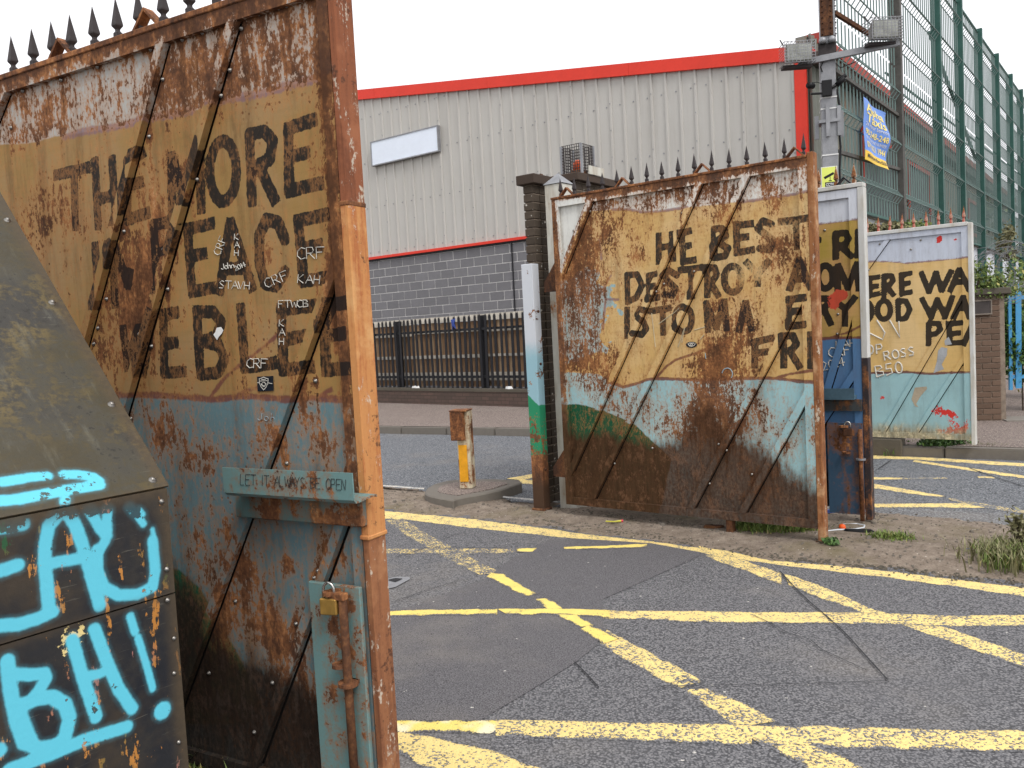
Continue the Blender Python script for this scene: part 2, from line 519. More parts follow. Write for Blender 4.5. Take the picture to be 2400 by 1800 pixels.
M['bolt'] = plain('zinc_bolt', S(150, 146, 140), .35, .8, .15)
M['galv'] = plain('galvanised', S(146, 147, 150), .45, .35, .12)
M['cable'] = plain('black_plastic', S(26, 26, 28), .5)
M['black'] = plain('black_coated_steel', S(30, 30, 34), .5, 0, .2)
M['scratch_white'] = plain('white_marker', S(204, 200, 190), .7)
M['pen_dark'] = plain('dark_marker', S(52, 54, 54), .7)
M['brass'] = plain('brass', S(176, 138, 72), .4, .6, .2)
M['chrome'] = plain('shackle_steel', S(196, 194, 188), .25, .9, .1)
M['paper'] = plain('white_paper', S(226, 226, 224), .8)
M['red_trim'] = plain('red_trim', S(222, 62, 46), .45, 0, .05, 1.5)
M['white_panel'] = plain('white_sign', S(228, 236, 248), .4, 0, .03, 1.0)
def cladding():
    t = NT('grey_cladding'); c = t.co('Object')
    s = t.noise(t.mapping(c, (5, 5, .25)), 1.0, 6, .65); b = t.noise(c, .6, 4, .6); f = t.noise(c, 30, 3, .6)
    col = t.mix(t.mul(t.step(s, .45, .75), .5), S(188, 185, 179), S(170, 166, 159))
    col = t.mix(t.mul(t.step(b, .4, .7), .35), col, S(197, 195, 190))
    col = t.mix(t.mul(f, .12), col, S(150, 146, 138))
    return t.done(col, .45)
M['cladding'] = cladding()
M['corrugated'] = worn('corrugated_sheet', S(128, 130, 122), -.28, .6, 1.2, .2)
M['block'] = None
M['timber'] = None

def brick_like(name, base, var, speck=None, scale=30, lime=0.0):
    t = NT(name); c = t.pos(); r = t.rnd()
    n = t.noise(c, scale, 5, .65)
    col = t.ramp(r, [(0.0, tuple(x * (1 - var) for x in base)), (.5, base), (1.0, tuple(x * (1 + var) for x in base))])
    col = t.mix(t.mad(n, .8, -.1), col, tuple(x * .62 for x in base))
    if lime: col = t.mix(t.mul(t.step(t.noise(c, 26, 3, .5), .70 - lime, .73 - lime), .9), col, S(205, 200, 190))
    t.bump(n, .5, .004)
    return t.done(col, .9)
M['brick'] = brick_like('brown_brick', S(112, 92, 78), .18)
M['brick_dark'] = brick_like('dark_brick', S(82, 72, 62), .2, lime=.035)
M['block'] = brick_like('grey_block', S(127, 126, 129), .10, scale=9)
M['mortar'] = plain('mortar', S(226, 224, 220), .95, 0, .15, 12)
M['mortar_dark'] = plain('dark_mortar', S(140, 126, 112), .95, 0, .2, 12)
M['cap'] = brick_like('cap_brick', S(78, 66, 58), .15)
M['concrete'] = brick_like('concrete', S(140, 134, 126), .08, scale=14)
M['conc_dark'] = brick_like('mossy_concrete', S(96, 90, 80), .1, scale=20)
M['kerb'] = brick_like('kerb_concrete', S(120, 114, 106), .08, scale=16)
M['retain'] = plain('pale_render', S(196, 200, 206), .9, 0, .08, 1.0)

def timber():
    t = NT('weathered_timber'); c = t.mapping(t.co('Object'), (9, 9, .7)); r = t.rnd()
    n = t.noise(c, 4, 6, .65)
    col = t.ramp(t.add(t.mad(r, .5, 0), t.mad(n, .6, -.05)), [(.15, S(112, 88, 66)), (.5, S(158, 126, 96)), (.85, S(186, 166, 138))])
    return t.done(col, .85)
M['timber'] = timber()
M['timber_grey'] = plain('bleached_timber', S(206, 198, 184), .85, 0, .15, 5)

# ---- road surfaces share one asphalt so worn paint shows the same stones
def asphalt(t, base, lite, dark, stone=85):
    c = t.pos()
    v = t.voro(c, stone, out='Color'); d = t.voro(c, stone)
    sep = t.n.new('ShaderNodeSeparateColor'); t.l.new(v, sep.inputs[0])
    big = t.noise(c, .9, 5, .6); mid = t.noise(c, 9, 5, .6); fine = t.noise(c, 140, 3, .6)
    col = t.ramp(t.add(t.mad(sep.outputs[0], .55, 0), t.mad(fine, .6, -.1), t.mad(mid, .25, -.12)), [(.12, dark), (.5, base), (.95, lite)])
    col = t.mix(t.step(d, .40, .70), col, tuple(x * .62 for x in dark))
    col = t.mix(t.mul(t.step(t.voro(c, 9), .075, .05), t.step(sep.outputs[1], .5, .55)), col, S(206, 202, 194))
    col = t.mix(t.mul(t.step(big, .45, .75), .35), col, tuple(x * .75 for x in base))
    h = t.add(t.mul(d, -.9), t.mul(fine, .3))
    return col, h, mid, fine, sep.outputs[0]
NEAR_A = (S(120, 119, 121), S(148, 146, 146), S(96, 96, 99))
FAR_A = (S(128, 131, 136), S(168, 170, 172), S(92, 94, 98))
PATCH_A = (S(110, 108, 110), S(126, 124, 125), S(96, 94, 97))
def road_mat(name, cols, stone=85, bump=.9, pits=0.0):
    t = NT(name); col, h, mid, fine, _ = asphalt(t, *cols, stone)
    p = t.pos()
    oil = t.step(t.add(t.noise(p, 1.6, 5, .65), t.mad(fine, .1, -.05)), .60, .72)
    col = t.mix(t.mul(oil, .45), col, tuple(x * .55 for x in cols[0]))
    dust = t.step(t.noise(t.mapping(p, None, (7, 3, 0)), .55, 6, .65), .50, .72)
    col = t.mix(t.mul(dust, .35), col, S(148, 140, 130))
    if pits:
        col = t.mix(t.mul(t.step(t.voro(p, 34), .17, .10), t.step(t.noise(p, 3.0, 4, .6), .47, .56)), col, S(52, 51, 53))
    t.bump(h, bump, .006)
    return t.done(col, .88)
M['road_near'] = road_mat('near_asphalt', NEAR_A, 100, .7)
M['road_far'] = road_mat('far_asphalt', FAR_A, 80)
M['road_patch'] = road_mat('asphalt_patch', PATCH_A, 150, .35, 1.0)
M['pavement'] = road_mat('tarmac_pavement', (S(146, 132, 124), S(172, 160, 152), S(118, 106, 100)), 70, .5)
def line_mat(name, cols, wear, paint=S(236, 210, 138), stone=100, pale=None):
    """Thermoplastic road paint: worn off the tops of the stones and ragged along its edges ('edg' = metres to the edge)."""
    t = NT(name); col, h, mid, fine, cell = asphalt(t, *cols, stone)
    e = t.attr('edg')
    w = t.add(t.mul(cell, .55), t.mad(fine, .9, -.2), t.mad(mid, .8, -.3))
    gone = t.math('MAXIMUM', t.step(w, .98 - wear, 1.03 - wear), t.step(t.add(e, t.mad(fine, .05, -.025), t.mad(mid, .07, -.035), t.mad(t.noise(t.pos(), 3.5, 3, .6), .05, -.025)), -.021, -.013))
    p = t.mix(t.mul(t.step(mid, .35, .7), .5), paint, tuple(x * .84 for x in paint))
    p = t.mix(t.mul(t.step(t.noise(t.pos(), 2.5, 4, .6), .45, .75), .35), p, S(222, 190, 124))
    if pale: p = t.mix(t.step(t.noise(t.pos(), 5, 2, .5), .45, .6), p, pale)
    t.bump(t.add(h, t.mul(gone, -.5)), .6, .006)
    return t.done(t.mix(gone, p, col), .8)
M['line'] = line_mat('yellow_line_worn', NEAR_A, .27)
M['line_mid'] = line_mat('yellow_line', NEAR_A, .17)
M['line_bad'] = line_mat('yellow_line_faded', NEAR_A, .52)
M['line_new'] = line_mat('yellow_line_fresh', PATCH_A, .02, S(240, 216, 120))
M['line_pale'] = line_mat('yellow_line_overpainted', PATCH_A, .05, S(240, 216, 120), pale=S(236, 226, 190))
M['line_far'] = line_mat('yellow_line_far', FAR_A, .20)
M['line_far_bad'] = line_mat('yellow_line_far_faded', FAR_A, .55)
M['line_white'] = line_mat('white_line', FAR_A, .25, S(206, 202, 194))
M['crack'] = plain('crack_sealant', S(56, 56, 58), .9)

def dirt():
    t = NT('dirt_verge'); c = t.pos()
    big = t.noise(c, 1.3, 6, .65); mid = t.noise(c, 11, 6, .7); fine = t.noise(c, 90, 4, .65)
    col = t.ramp(t.add(t.mad(mid, .7, 0), t.mad(fine, .5, -.1)), [(.25, S(84, 74, 64)), (.5, S(132, 119, 106)), (.8, S(168, 156, 142))])
    col = t.mix(t.mul(t.step(big, .5, .7), .6), col, S(104, 96, 66))
    col = t.mix(t.step(t.voro(c, 17), .09, .06), col, S(200, 194, 184))
    col = t.mix(t.mul(t.step(t.voro(t.mapping(c, None, (3, 1, 0)), 23), .14, .09), t.step(big, .42, .5)), col, S(52, 48, 44))
    t.bump(t.add(t.mul(mid, .6), t.mul(fine, .5)), .9, .02)
    return t.done(col, .95)
M['dirt'] = dirt()
def ground():
    t = NT('wide_ground'); c = t.pos(); n = t.noise(c, .4, 6, .6)
    return t.done(t.mix(n, S(118, 112, 104), S(98, 100, 84)), .95)
M['ground'] = ground()
def leaf_mat(name, a, b, c_=None):
    t = NT(name); c = t.pos(); v = t.noise(c, 23, 3, .6); g = t.n.new('ShaderNodeNewGeometry').outputs['Random Per Island']
    col = t.ramp(t.add(t.mul(g, .75), t.mad(v, .5, -.12)), [(.1, a), (.85, b)])
    if c_ is not None: col = t.mix(t.step(g, .9, .93), col, c_)
    t.bsdf.inputs['Transmission Weight'].default_value = 0.0
    return t.done(col, .6, spec=.3)
M['grass'] = leaf_mat('grass_blades', S(74, 94, 40), S(132, 150, 78), S(166, 154, 106))
M['leaf'] = leaf_mat('bush_leaves', S(64, 84, 44), S(134, 152, 84), S(166, 160, 96))
M['leaf_dark'] = leaf_mat('ivy_leaves', S(44, 70, 40), S(98, 130, 68))
M['leaf_dry'] = leaf_mat('dry_leaves', S(92, 90, 62), S(142, 138, 102))
M['tree_leaf'] = leaf_mat('tree_leaves', S(72, 82, 62), S(118, 130, 98))
M['bark'] = plain('bark', S(84, 74, 62), .95, 0, .3, 8)
M['stone'] = brick_like('loose_stone', S(128, 120, 110), .45, scale=40)

# ================================================================== GROUND, ROADS, PAVEMENT
def G(pl, z=0.0):
    return [tuple(at_z(x, y, z)[:2]) for x, y in pl]
def sheet(name, poly, z, mat, parent=None, kind='structure'):
    b = MB(); b.poly([(x, y, z) for x, y in poly])
    me = b.mesh(name)
    bm = bmesh.new(); bm.from_mesh(me); bmesh.ops.triangulate(bm, faces=bm.faces[:])
    for f in bm.faces:
        if f.normal.z < 0: f.normal_flip()
    bm.to_mesh(me); bm.free()
    o = mesh_obj(name, me, mat, parent)
    if kind: tag(o, kind=kind)
    return o
sheet('ground', [(-400, -400), (400, -400), (400, 400), (-400, 400)], -0.03, M['ground'])

verge_far = [(880, 1140), (1000, 1152), (1180, 1172), (1290, 1185), (1500, 1192), (2044, 1201), (2180, 1212), (2400, 1234), (2700, 1262)]
verge_near = [(2700, 1425), (2400, 1372), (2200, 1346), (2100, 1336), (1900, 1320), (1790, 1308), (1700, 1293), (1640, 1283), (1440, 1253), (1263, 1234), (1111, 1215), (912, 1196), (820, 1188)]
vf, vn = G(verge_far), G(verge_near)
vf = [(-14.0, 16.2), (-9.0, 13.3), (-4.0, 10.4)] + vf; vn = vn + [(-4.5, 9.2), (-9.0, 11.95), (-14.0, 15.0)]
VERGE = vf + vn
mid_line = [(-14, 15.6), (-4.2, 9.8), (-1.3, 8.3), (.3, 7.3), (1.2, 6.9), (2.2, 6.1), (3.0, 5.6), (3.6, 5.2), (4.6, 4.7), (14, -.5)]
kerb_line = [(-13.0, 20.3), (-5.0, 15.75), (-2.21, 14.1), (.37, 12.6), (2.2, 11.0), (3.97, 9.35), (5.28, 8.5), (9.0, 6.1), (16.0, 1.6)]
near_road = sheet('near_road', [(-14, -14), (14, -14)] + mid_line[::-1], 0.0, M['road_near'])
far_road = sheet('far_road', mid_line + kerb_line[::-1], 0.0, M['road_far'])
PAV = 0.11
sheet('pavement', [(x + .12, y + .13) for x, y in kerb_line] + [(60, 10), (60, 70), (-60, 70), (-60, 45)], PAV, M['pavement'])

# kerb stones, one by one
kerb = empty('kerb', None, None); tag(kerb, kind='structure')
def walk(line, step):
    pts = [np.array(p) for p in line]; out = [pts[0]]; acc = 0.0
    for a, b in zip(pts[:-1], pts[1:]):
        L = np.linalg.norm(b - a); t = step - acc
        while t <= L:
            out.append(a + (b - a) * t / L); t += step
        acc = L - (t - step)
    return out
kb = MB().box(-.452, .452, 0, .13, -.1, PAV + .004)
kme = kb.mesh('kerb_stone')
bm = bmesh.new(); bm.from_mesh(kme); bmesh.ops.bevel(bm, geom=list(bm.edges), offset=.012, segments=2, affect='EDGES'); bm.to_mesh(kme); bm.free()
kw = walk(kerb_line, .915)
for a, b in zip(kw[:-1], kw[1:]):
    c = (a + b) / 2
    o = mesh_obj('kerb_stone', kme, M['kerb'], kerb, (c[0], c[1], random.uniform(-.006, .004)), (0, 0, math.atan2(b[1] - a[1], b[0] - a[0]) + random.uniform(-.006, .006)))

# raised, bumpy dirt between the two carriageways
def vnoise(x, y, s, seed):
    xi = x * s + seed * 17.3; yi = y * s + seed * 9.1
    out = np.zeros_like(x); a = 1.0
    for k in range(4):
        out += a * np.sin(xi * 1.7 + 1.3 * np.sin(yi * 1.1 + k)) * np.cos(yi * 1.9 + 1.7 * np.sin(xi * .9 - k)); xi *= 2.03; yi *= 2.03; a *= .55
    return out
def dirt_patch(name, poly, res, top, amp, mat):
    P = np.array(poly); x0, y0 = P.min(0) - .3; x1, y1 = P.max(0) + .3
    xs = np.arange(x0, x1, res); ys = np.arange(y0, y1, res)
    X, Y = np.meshgrid(xs, ys); Q = np.stack([X.ravel(), Y.ravel()], 1)
    d = sd_poly(Q, poly)
    d2 = d + .045 * vnoise(Q[:, 0], Q[:, 1], 3.1, 1) + .03 * vnoise(Q[:, 0], Q[:, 1], 11.0, 3)
    z = np.clip(-d2 * .12, -.05, top) + amp * vnoise(Q[:, 0], Q[:, 1], 2.3, 2) * np.clip(-d * 2, 0, 1)
    ok = d < .16; nx, ny = len(xs), len(ys)
    idx = np.arange(nx * ny).reshape(ny, nx)
    q = np.stack([idx[:-1, :-1], idx[:-1, 1:], idx[1:, 1:], idx[1:, :-1]], -1).reshape(-1, 4)
    q = q[ok[q].any(1)]
    used = np.unique(q); remap = np.full(nx * ny, -1); remap[used] = np.arange(len(used))
    me = bpy.data.meshes.new(name)
    me.from_pydata(np.column_stack([Q[used], z[used]]).tolist(), [], remap[q].tolist()); me.update()
    me.polygons.foreach_set('use_smooth', [True] * len(me.polygons))
    return tag(mesh_obj(name, me, mat), kind='structure')
VERGE_Q = [p for p in VERGE if p[0] > -9.5]
def verge_z(Q, poly=None):
    d = sd_poly(Q, VERGE_Q); d2 = d + .045 * vnoise(Q[:, 0], Q[:, 1], 3.1, 1) + .03 * vnoise(Q[:, 0], Q[:, 1], 11.0, 3)
    return np.maximum(0, np.clip(-d2 * .12, -.05, .035) + .012 * vnoise(Q[:, 0], Q[:, 1], 2.3, 2) * np.clip(-d * 2, 0, 1))
dirt_patch('dirt_verge', VERGE_Q, .035, .035, .012, M['dirt'])

# markings: two edges traced on the road -> a strip laid on the ground
def resample(pl, n):
    pl = np.array(pl, float); s = np.r_[0, np.cumsum(np.linalg.norm(np.diff(pl, axis=0), axis=1))]
    t = np.linspace(0, s[-1], n)
    return np.stack([np.interp(t, s, pl[:, 0]), np.interp(t, s, pl[:, 1])], 1)
mark_n = [0]
def band(up, lo, mat, parent, z=0.004, name='yellow_line', grow=.012):
    a, b = np.array(G(up)), np.array(G(lo))
    L = max(np.linalg.norm(np.diff(a, axis=0), axis=1).sum(), .2); n = max(4, int(L / .08))
    a, b = resample(a, n), resample(b, n)
    mark_n[0] += 1; hi = z > .008; zlow = (.0042 if hi else .0008) + mark_n[0] * .00002
    if z < .02: z = (.0048 if hi else .0018) + mark_n[0] * .0001
    w = b - a; wl = np.linalg.norm(w, axis=1, keepdims=True)
    a = a - w / np.maximum(wl, .02) * grow; b = b + w / np.maximum(wl, .02) * grow
    k = 8; V = []; E = []
    for i in range(n):
        W = np.linalg.norm(b[i] - a[i])
        for j in range(k + 1):
            p = a[i] + (b[i] - a[i]) * j / k; V.append((p[0], p[1], zlow if (j in (0, k) and z < .02) else z))
            end = min(i, n - 1 - i) * L / (n - 1) + .024
            E.append(-min(W * min(j, k - j) / k, end))
    Fc = [(i * (k + 1) + j, i * (k + 1) + j + 1, (i + 1) * (k + 1) + j + 1, (i + 1) * (k + 1) + j) for i in range(n - 1) for j in range(k)]
    me = bpy.data.meshes.new(name); me.from_pydata(V, [], Fc); me.update()
    if me.polygons[0].normal.z < 0:
        me.flip_normals()
    set_attr(me, 'edg', E)
    return mesh_obj(name, me, mat, parent)
z6, z7, z8 = Z(840, 900, 3.687), Z(840, 1200, 2.765), Z(1600, 1200, 2.765)
zr = Z(1800, 800, 3.687)
sheet('asphalt_patch', G(z7((1240, 180), (1450, 176), (1900, 205), (2212, 262), (2215, 285), (1850, 450), (1580, 570), (1590, 770), (1540, 870), (1410, 975), (1130, 1150), (790, 1352), (280, 1352), (200, 1352), (180, 690), (300, 625), (540, 540), (830, 430), (1000, 300))), .0032, M['road_patch'], near_road, None)
LN = near_road
band(z6((-700, 1010), (150, 1090), (265, 1100), (1000, 1170), (1560, 1240), (1900, 1290), (2080, 1312)), z6((-700, 1078), (150, 1158), (265, 1165), (400, 1172), (900, 1235), (1500, 1300), (1900, 1340), (2080, 1355)), M['line_mid'], LN)
band(z7((1440, 165), (1560, 155), (1900, 190), (2212, 235), (2350, 265)), z7((1430, 182), (1560, 190), (1900, 210), (2212, 262), (2330, 300)), M['line_mid'], LN)
band(z8((100, 218), (300, 255), (560, 315), (1000, 350), (1400, 392), (1650, 425), (2212, 490), (2700, 560)), z8((130, 262), (330, 300), (590, 342), (1000, 390), (1600, 460), (2212, 550), (2700, 640)), M['line_mid'], LN)
band(z8((300, 270), (440, 330), (640, 390)), z8((130, 280), (450, 400), (640, 470)), M['line'], LN)
band(z8((655, 398), (900, 480), (1250, 640), (1650, 730), (2212, 920), (2500, 1010)), z8((690, 478), (900, 560), (1170, 655), (1400, 725), (1700, 830), (2212, 1005), (2500, 1110)), M['line'], LN)
band(z6((380, 1165), (590, 1290), (790, 1400), (1090, 1560), (1240, 1640)), z6((240, 1180), (450, 1330), (600, 1410), (850, 1560), (1060, 1650)), M['line_bad'], LN)
band(z7((860, 400), (930, 400), (1040, 470), (1165, 535)), z7((830, 425), (900, 450), (1000, 505), (1090, 550)), M['line_new'], LN, .013)
band(z7((1215, 565), (1340, 630), (1530, 740)), z7((1140, 570), (1280, 670), (1440, 750)), M['line_new'], LN, .013)
band(z7((1500, 735), (1590, 780), (1680, 830)), z7((1440, 765), (1520, 810), (1600, 855)), M['line_new'], LN, .013)
band(z7((1610, 765), (1730, 830), (2000, 970), (2212, 1090)), z7((1570, 850), (1700, 940), (1900, 1050), (2100, 1140)), M['line'], LN)
band(z8((0, 1060), (60, 1080), (120, 1105)), z8((-60, 1080), (-20, 1110), (30, 1125)), M['line_bad'], LN)
band(z8((190, 1148), (400, 1250), (600, 1360)), z8((0, 1155), (200, 1280), (350, 1400)), M['line'], LN)
band(z8((640, 1390), (900, 1530), (1170, 1659), (1500, 1830)), z8((530, 1490), (660, 1570), (800, 1650), (1100, 1850)), M['line'], LN)
band(z7((-500, 240), (100, 240), (215, 240), (600, 240), (1020, 240)), z7((-500, 270), (100, 270), (215, 270), (600, 270), (1020, 268)), M['line_bad'], LN)
band(z7((1020, 240), (1158, 238)), z7((1030, 263), (1130, 260)), M['line_new'], LN, .012)
band(z7((1330, 228), (1600, 224), (1870, 208)), z7((1335, 245), (1600, 243), (1875, 232)), M['line_new'], LN, .012, grow=.008)
band(z7((-500, 652), (120, 648), (240, 645), (480, 640), (900, 634)), z7((-500, 688), (120, 682), (240, 680), (480, 672), (900, 668)), M['line_new'], LN, .012)
band(z7((900, 634), (1340, 632), (1630, 640)), z7((960, 668), (1280, 665), (1630, 685)), M['line_new'], LN, .0125)
band(z7((1630, 640), (2212, 645), (3400, 656)), z7((1590, 685), (2212, 712), (3400, 722)), M['line_mid'], LN)
band(z8((920, 658), (1200, 655), (1650, 672), (2212, 670), (2500, 672)), z8((960, 722), (1390, 728), (1700, 742), (2212, 737), (2500, 735)), M['line'], LN)
band(z7((-400, 1355), (150, 1355), (280, 1355), (520, 1355), (890, 1355)), z7((-400, 1425), (150, 1425), (280, 1425), (520, 1425), (890, 1428)), M['line_pale'], LN, .004)
band(z7((890, 1355), (1500, 1360), (2212, 1375), (2550, 1382)), z7((890, 1450), (1400, 1465), (2212, 1490), (2550, 1510)), M['line'], LN)
band(z8((340, 1385), (900, 1395), (2212, 1425), (2500, 1430)), z8((500, 1512), (1000, 1525), (2212, 1550), (2500, 1560)), M['line'], LN)
band(z7((120, 1430), (290, 1432), (450, 1455), (600, 1490), (900, 1560), (1160, 1659), (1400, 1760)), z7((120, 1500), (290, 1560), (400, 1640), (560, 1700), (800, 1780), (1000, 1900), (1200, 2000)), M['line_mid'], LN)
LF = far_road
band(zr((500, 975), (885, 985), (1300, 1000), (2212, 1055), (2600, 1080)), zr((500, 1005), (885, 1015), (1300, 1025), (2212, 1085), (2600, 1110)), M['line_far'], LF, grow=.006)
band(zr((1270, 1026), (1700, 1090), (2212, 1162), (2500, 1200)), zr((1250, 1045), (1700, 1115), (2212, 1187), (2500, 1228)), M['line_far'], LF, grow=.006)
band(zr((500, 1168), (890, 1175), (1160, 1180)), zr((500, 1193), (890, 1200), (1160, 1198)), M['line_far'], LF, grow=.005)
band(zr((1160, 1180), (1550, 1178)), zr((1160, 1198), (1550, 1190)), M['line_far_bad'], LF, grow=.005)
band(zr((1810, 1168), (1940, 1172)), zr((1820, 1184), (1970, 1190)), M['line_far'], LF, grow=.005)
band(zr((600, 1180), (890, 1228), (1200, 1280), (1540, 1340)), zr((600, 1215), (890, 1268), (1200, 1318), (1490, 1354)), M['line_far'], LF, grow=.006)
band(zr((600, 1405), (895, 1405), (1800, 1400), (1950, 1420)), zr((600, 1440), (895, 1440), (1800, 1440), (2000, 1446)), M['line_far'], LF, grow=.006)
band(zr((1560, 1350), (1800, 1395), (2212, 1462), (2500, 1510)), zr((1560, 1372), (1800, 1432), (2212, 1492), (2500, 1540)), M['line_far_bad'], LF, grow=.006)
band(z6((1260, 820), (1440, 790), (1700, 745)), z6((1420, 836), (1500, 815), (1700, 775)), M['line_far'], LF, grow=.006)
band(z6((1380, 832), (1600, 828), (1800, 826)), z6((1420, 865), (1600, 872), (1800, 880)), M['line_far'], LF, grow=.006)
band(z6((100, 892), (255, 905), (570, 930)), z6((100, 908), (255, 920), (570, 944)), M['line_white'], LF, .04, 'white_line', .004)
band(z6((1250, 1008), (1590, 1040), (1750, 1055)), z6((1250, 1022), (1590, 1056), (1750, 1070)), M['line_white'], LF, .045, 'white_line', .004)
def crack(pl, w, parent=LN):
    pl = resample(np.array(G(pl)), 24); b = MB()
    for i in range(len(pl) - 1):
        d = pl[i + 1] - pl[i]; n = np.array([-d[1], d[0]]) / np.linalg.norm(d)
        w0, w1 = w * (.6 + .5 * abs(math.sin(i * 1.7))), w * (.6 + .5 * abs(math.sin((i + 1) * 1.7)))
        b.quad((*(pl[i] - n * w0), .0088), (*(pl[i + 1] - n * w1), .0088), (*(pl[i + 1] + n * w1), .0088), (*(pl[i] + n * w0), .0088))
    return b.build('crack', M['crack'], parent)
crack(z8((630, 390), (720, 490), (800, 570), (940, 690), (1060, 800), (1180, 935), (1330, 1100)), .0042)
crack(z8((-180, 1140), (200, 1132), (700, 1125), (1330, 1105)), .0024)
crack(z8((440, 670), (520, 705), (700, 800), (820, 830), (900, 900), (1050, 970), (1190, 1035)), .0026)
crack(z7((1400, 980), (1480, 1060), (1560, 1150)), .004)
crack(z7((230, 590), (420, 520), (640, 455)), .003)
crack(z7((240, 300), (440, 235), (620, 235), (980, 240)), .004)
crack(z6((740, 1350), (830, 1310), (930, 1280)), .003)
crack(zr((950, 1110), (1010, 1070), (1060, 1035)), .006, LF)
crack(zr((1740, 1100), (1960, 1180), (2212, 1260)), .006, LF)
# pale cover plate beside the gate post
cp = G(z7((60, 470), (240, 425), (330, 425), (335, 440), (240, 492), (60, 530)))
mesh_cp = sheet('metal_plate', cp, .006, M['galv'], None, None)
tag(mesh_cp, 'pale grey metal plate set in the road beside the rusty gate post', 'cover plate')
ch = G(z7((190, 448), (240, 436), (288, 440), (240, 462)))
sheet('recess', ch, .0095, M['black'], mesh_cp, None)

# ================================================================== TRAFFIC ISLAND AND BOLLARD
isl = G(z6((570, 940), (590, 900), (650, 865), (760, 835), (900, 822), (1180, 820), (1380, 830), (1415, 850), (1230, 915), (1050, 955), (850, 990), (820, 1005), (700, 985), (600, 962)), .10)
c_isl = np.mean(np.array(isl), 0)
isl_o = empty('traffic_island', 'low D-shaped concrete traffic island with mossy worn edges around the bollard', 'traffic island', (c_isl[0], c_isl[1], 0))
rel = [(x - c_isl[0], y - c_isl[1]) for x, y in isl]
b = MB().prism([(x, y, -.02) for x, y in rel], [(x, y, .10) for x, y in rel])
io = b.build('island_slab', M['kerb'], isl_o, bevel=.012)
inner = [(x * .72 + .02, y * .66) for x, y in rel]
MB().prism([(x, y, .098) for x, y in inner], [(x, y, .106) for x, y in inner]).build('concrete_infill', M['pavement'], isl_o)

bp = at_z(1097, 1143, .106)
bol = empty('bollard', 'rusty cream steel bollard with yellow reflector strip on the traffic island', 'bollard', (bp[0], bp[1], .106), R(-16))
M['cream'] = worn('cream_paint', S(214, 204, 176), -.02, .6, 5, .3, 2)
M['cream_rust'] = worn('cream_rusted_box', S(200, 170, 120), .30, .7, 6, .3, 4)
M['reflect'] = plain('amber_reflector', S(226, 160, 40), .35, 0, .12, 12)
b = MB().box(-.064, .064, -.064, .064, 0, .76); b.build('post', M['cream'], bol, bevel=.008)
b = MB().box(-.105, .03, -.125, -.0655, .48, .758); b.build('box_head', M['cream_rust'], bol, bevel=.006)
b = MB().box(-.108, .0667, -.128, .0667, .7605, .772); b.build('top_plate', M['rust'], bol)
b = MB().box(-.052, .035, -.074, -.0652, .07, .43); b.build('reflector', M['reflect'], bol, bevel=.003)

# ================================================================== THE PAINTED GATES
bolt_me = MB().lathe([(.0115, 0), (.0115, .004), (.008, .005), (.007, .010), (.003, .012)], 8).mesh('bolt', True)
bolt_small = MB().lathe([(.009, 0), (.008, .004), (.004, .007)], 8).mesh('bolt_small', True)
b = MB().lathe([(.016, 0), (.016, .030), (.013, .033), (.009, .037), (.009, .043), (.020, .055), (.0205, .060), (.0, .158)], 4, square=True)
spike_me = b.mesh('spike')
def bolt(parent, u, z, d, me=None, mat=None, scale=1.0):
    return mesh_obj('bolt', me or bolt_me, mat or M['bolt'], parent, (u, d, z), (R(90), random.uniform(0, 6), 0), (scale * .68,) * 3)

M['joint'] = plain('dark_joint', S(24, 20, 18), .9)
def grid_solid(name, rows, d_front, d_back, attr_fn, mat, parent):
    """rows: (nz, nx, 2) array of (u, z) points; a plate with a dense painted front."""
    nz, nx, _ = rows.shape
    P = rows.reshape(-1, 2); n = len(P)
    V = np.column_stack([P[:, 0], np.full(n, d_front), P[:, 1]])
    idx = np.arange(n).reshape(nz, nx)
    q = np.stack([idx[:-1, :-1], idx[:-1, 1:], idx[1:, 1:], idx[1:, :-1]], -1).reshape(-1, 4)
    ring = np.concatenate([idx[0, :-1], idx[:-1, -1], idx[-1, :0:-1], idx[:0:-1, 0]])
    back = np.arange(n, n + len(ring))
    V2 = V[ring].copy(); V2[:, 1] = d_back
    side = np.stack([ring, back, np.roll(back, -1), np.roll(ring, -1)], -1)
    me = bpy.data.meshes.new(name)
    me.from_pydata(np.vstack([V, V2]).tolist(), [], q.tolist() + side.tolist() + [back.tolist()])
    me.update()
    at = attr_fn(np.vstack([P, P[ring]]))
    for k, v in at.items(): set_attr(me, k, v)
    return mesh_obj(name, me, mat, parent)
def rect_rows(u0, u1, z0, z1, res):
    nu, nz = max(2, int((u1 - u0) / res) + 1), max(2, int((z1 - z0) / res) + 1)
    U, Zz = np.meshgrid(np.linspace(u0, u1, nu), np.linspace(z0, z1, nz))
    return np.stack([U, Zz], -1)
def quad_rows(a, b, c, d, res):
    """bilinear patch a-b (bottom) d-c (top)."""
    a, b, c, d = map(np.array, (a, b, c, d))
    nu = max(2, int(max(np.linalg.norm(b - a), np.linalg.norm(c - d)) / res) + 1)
    nz = max(2, int(max(np.linalg.norm(d - a), np.linalg.norm(c - b)) / res) + 1)
    s, t = np.meshgrid(np.linspace(0, 1, nu), np.linspace(0, 1, nz)); s, t = s[..., None], t[..., None]
    return (a * (1 - s) + b * s) * (1 - t) + (d * (1 - s) + c * s) * t

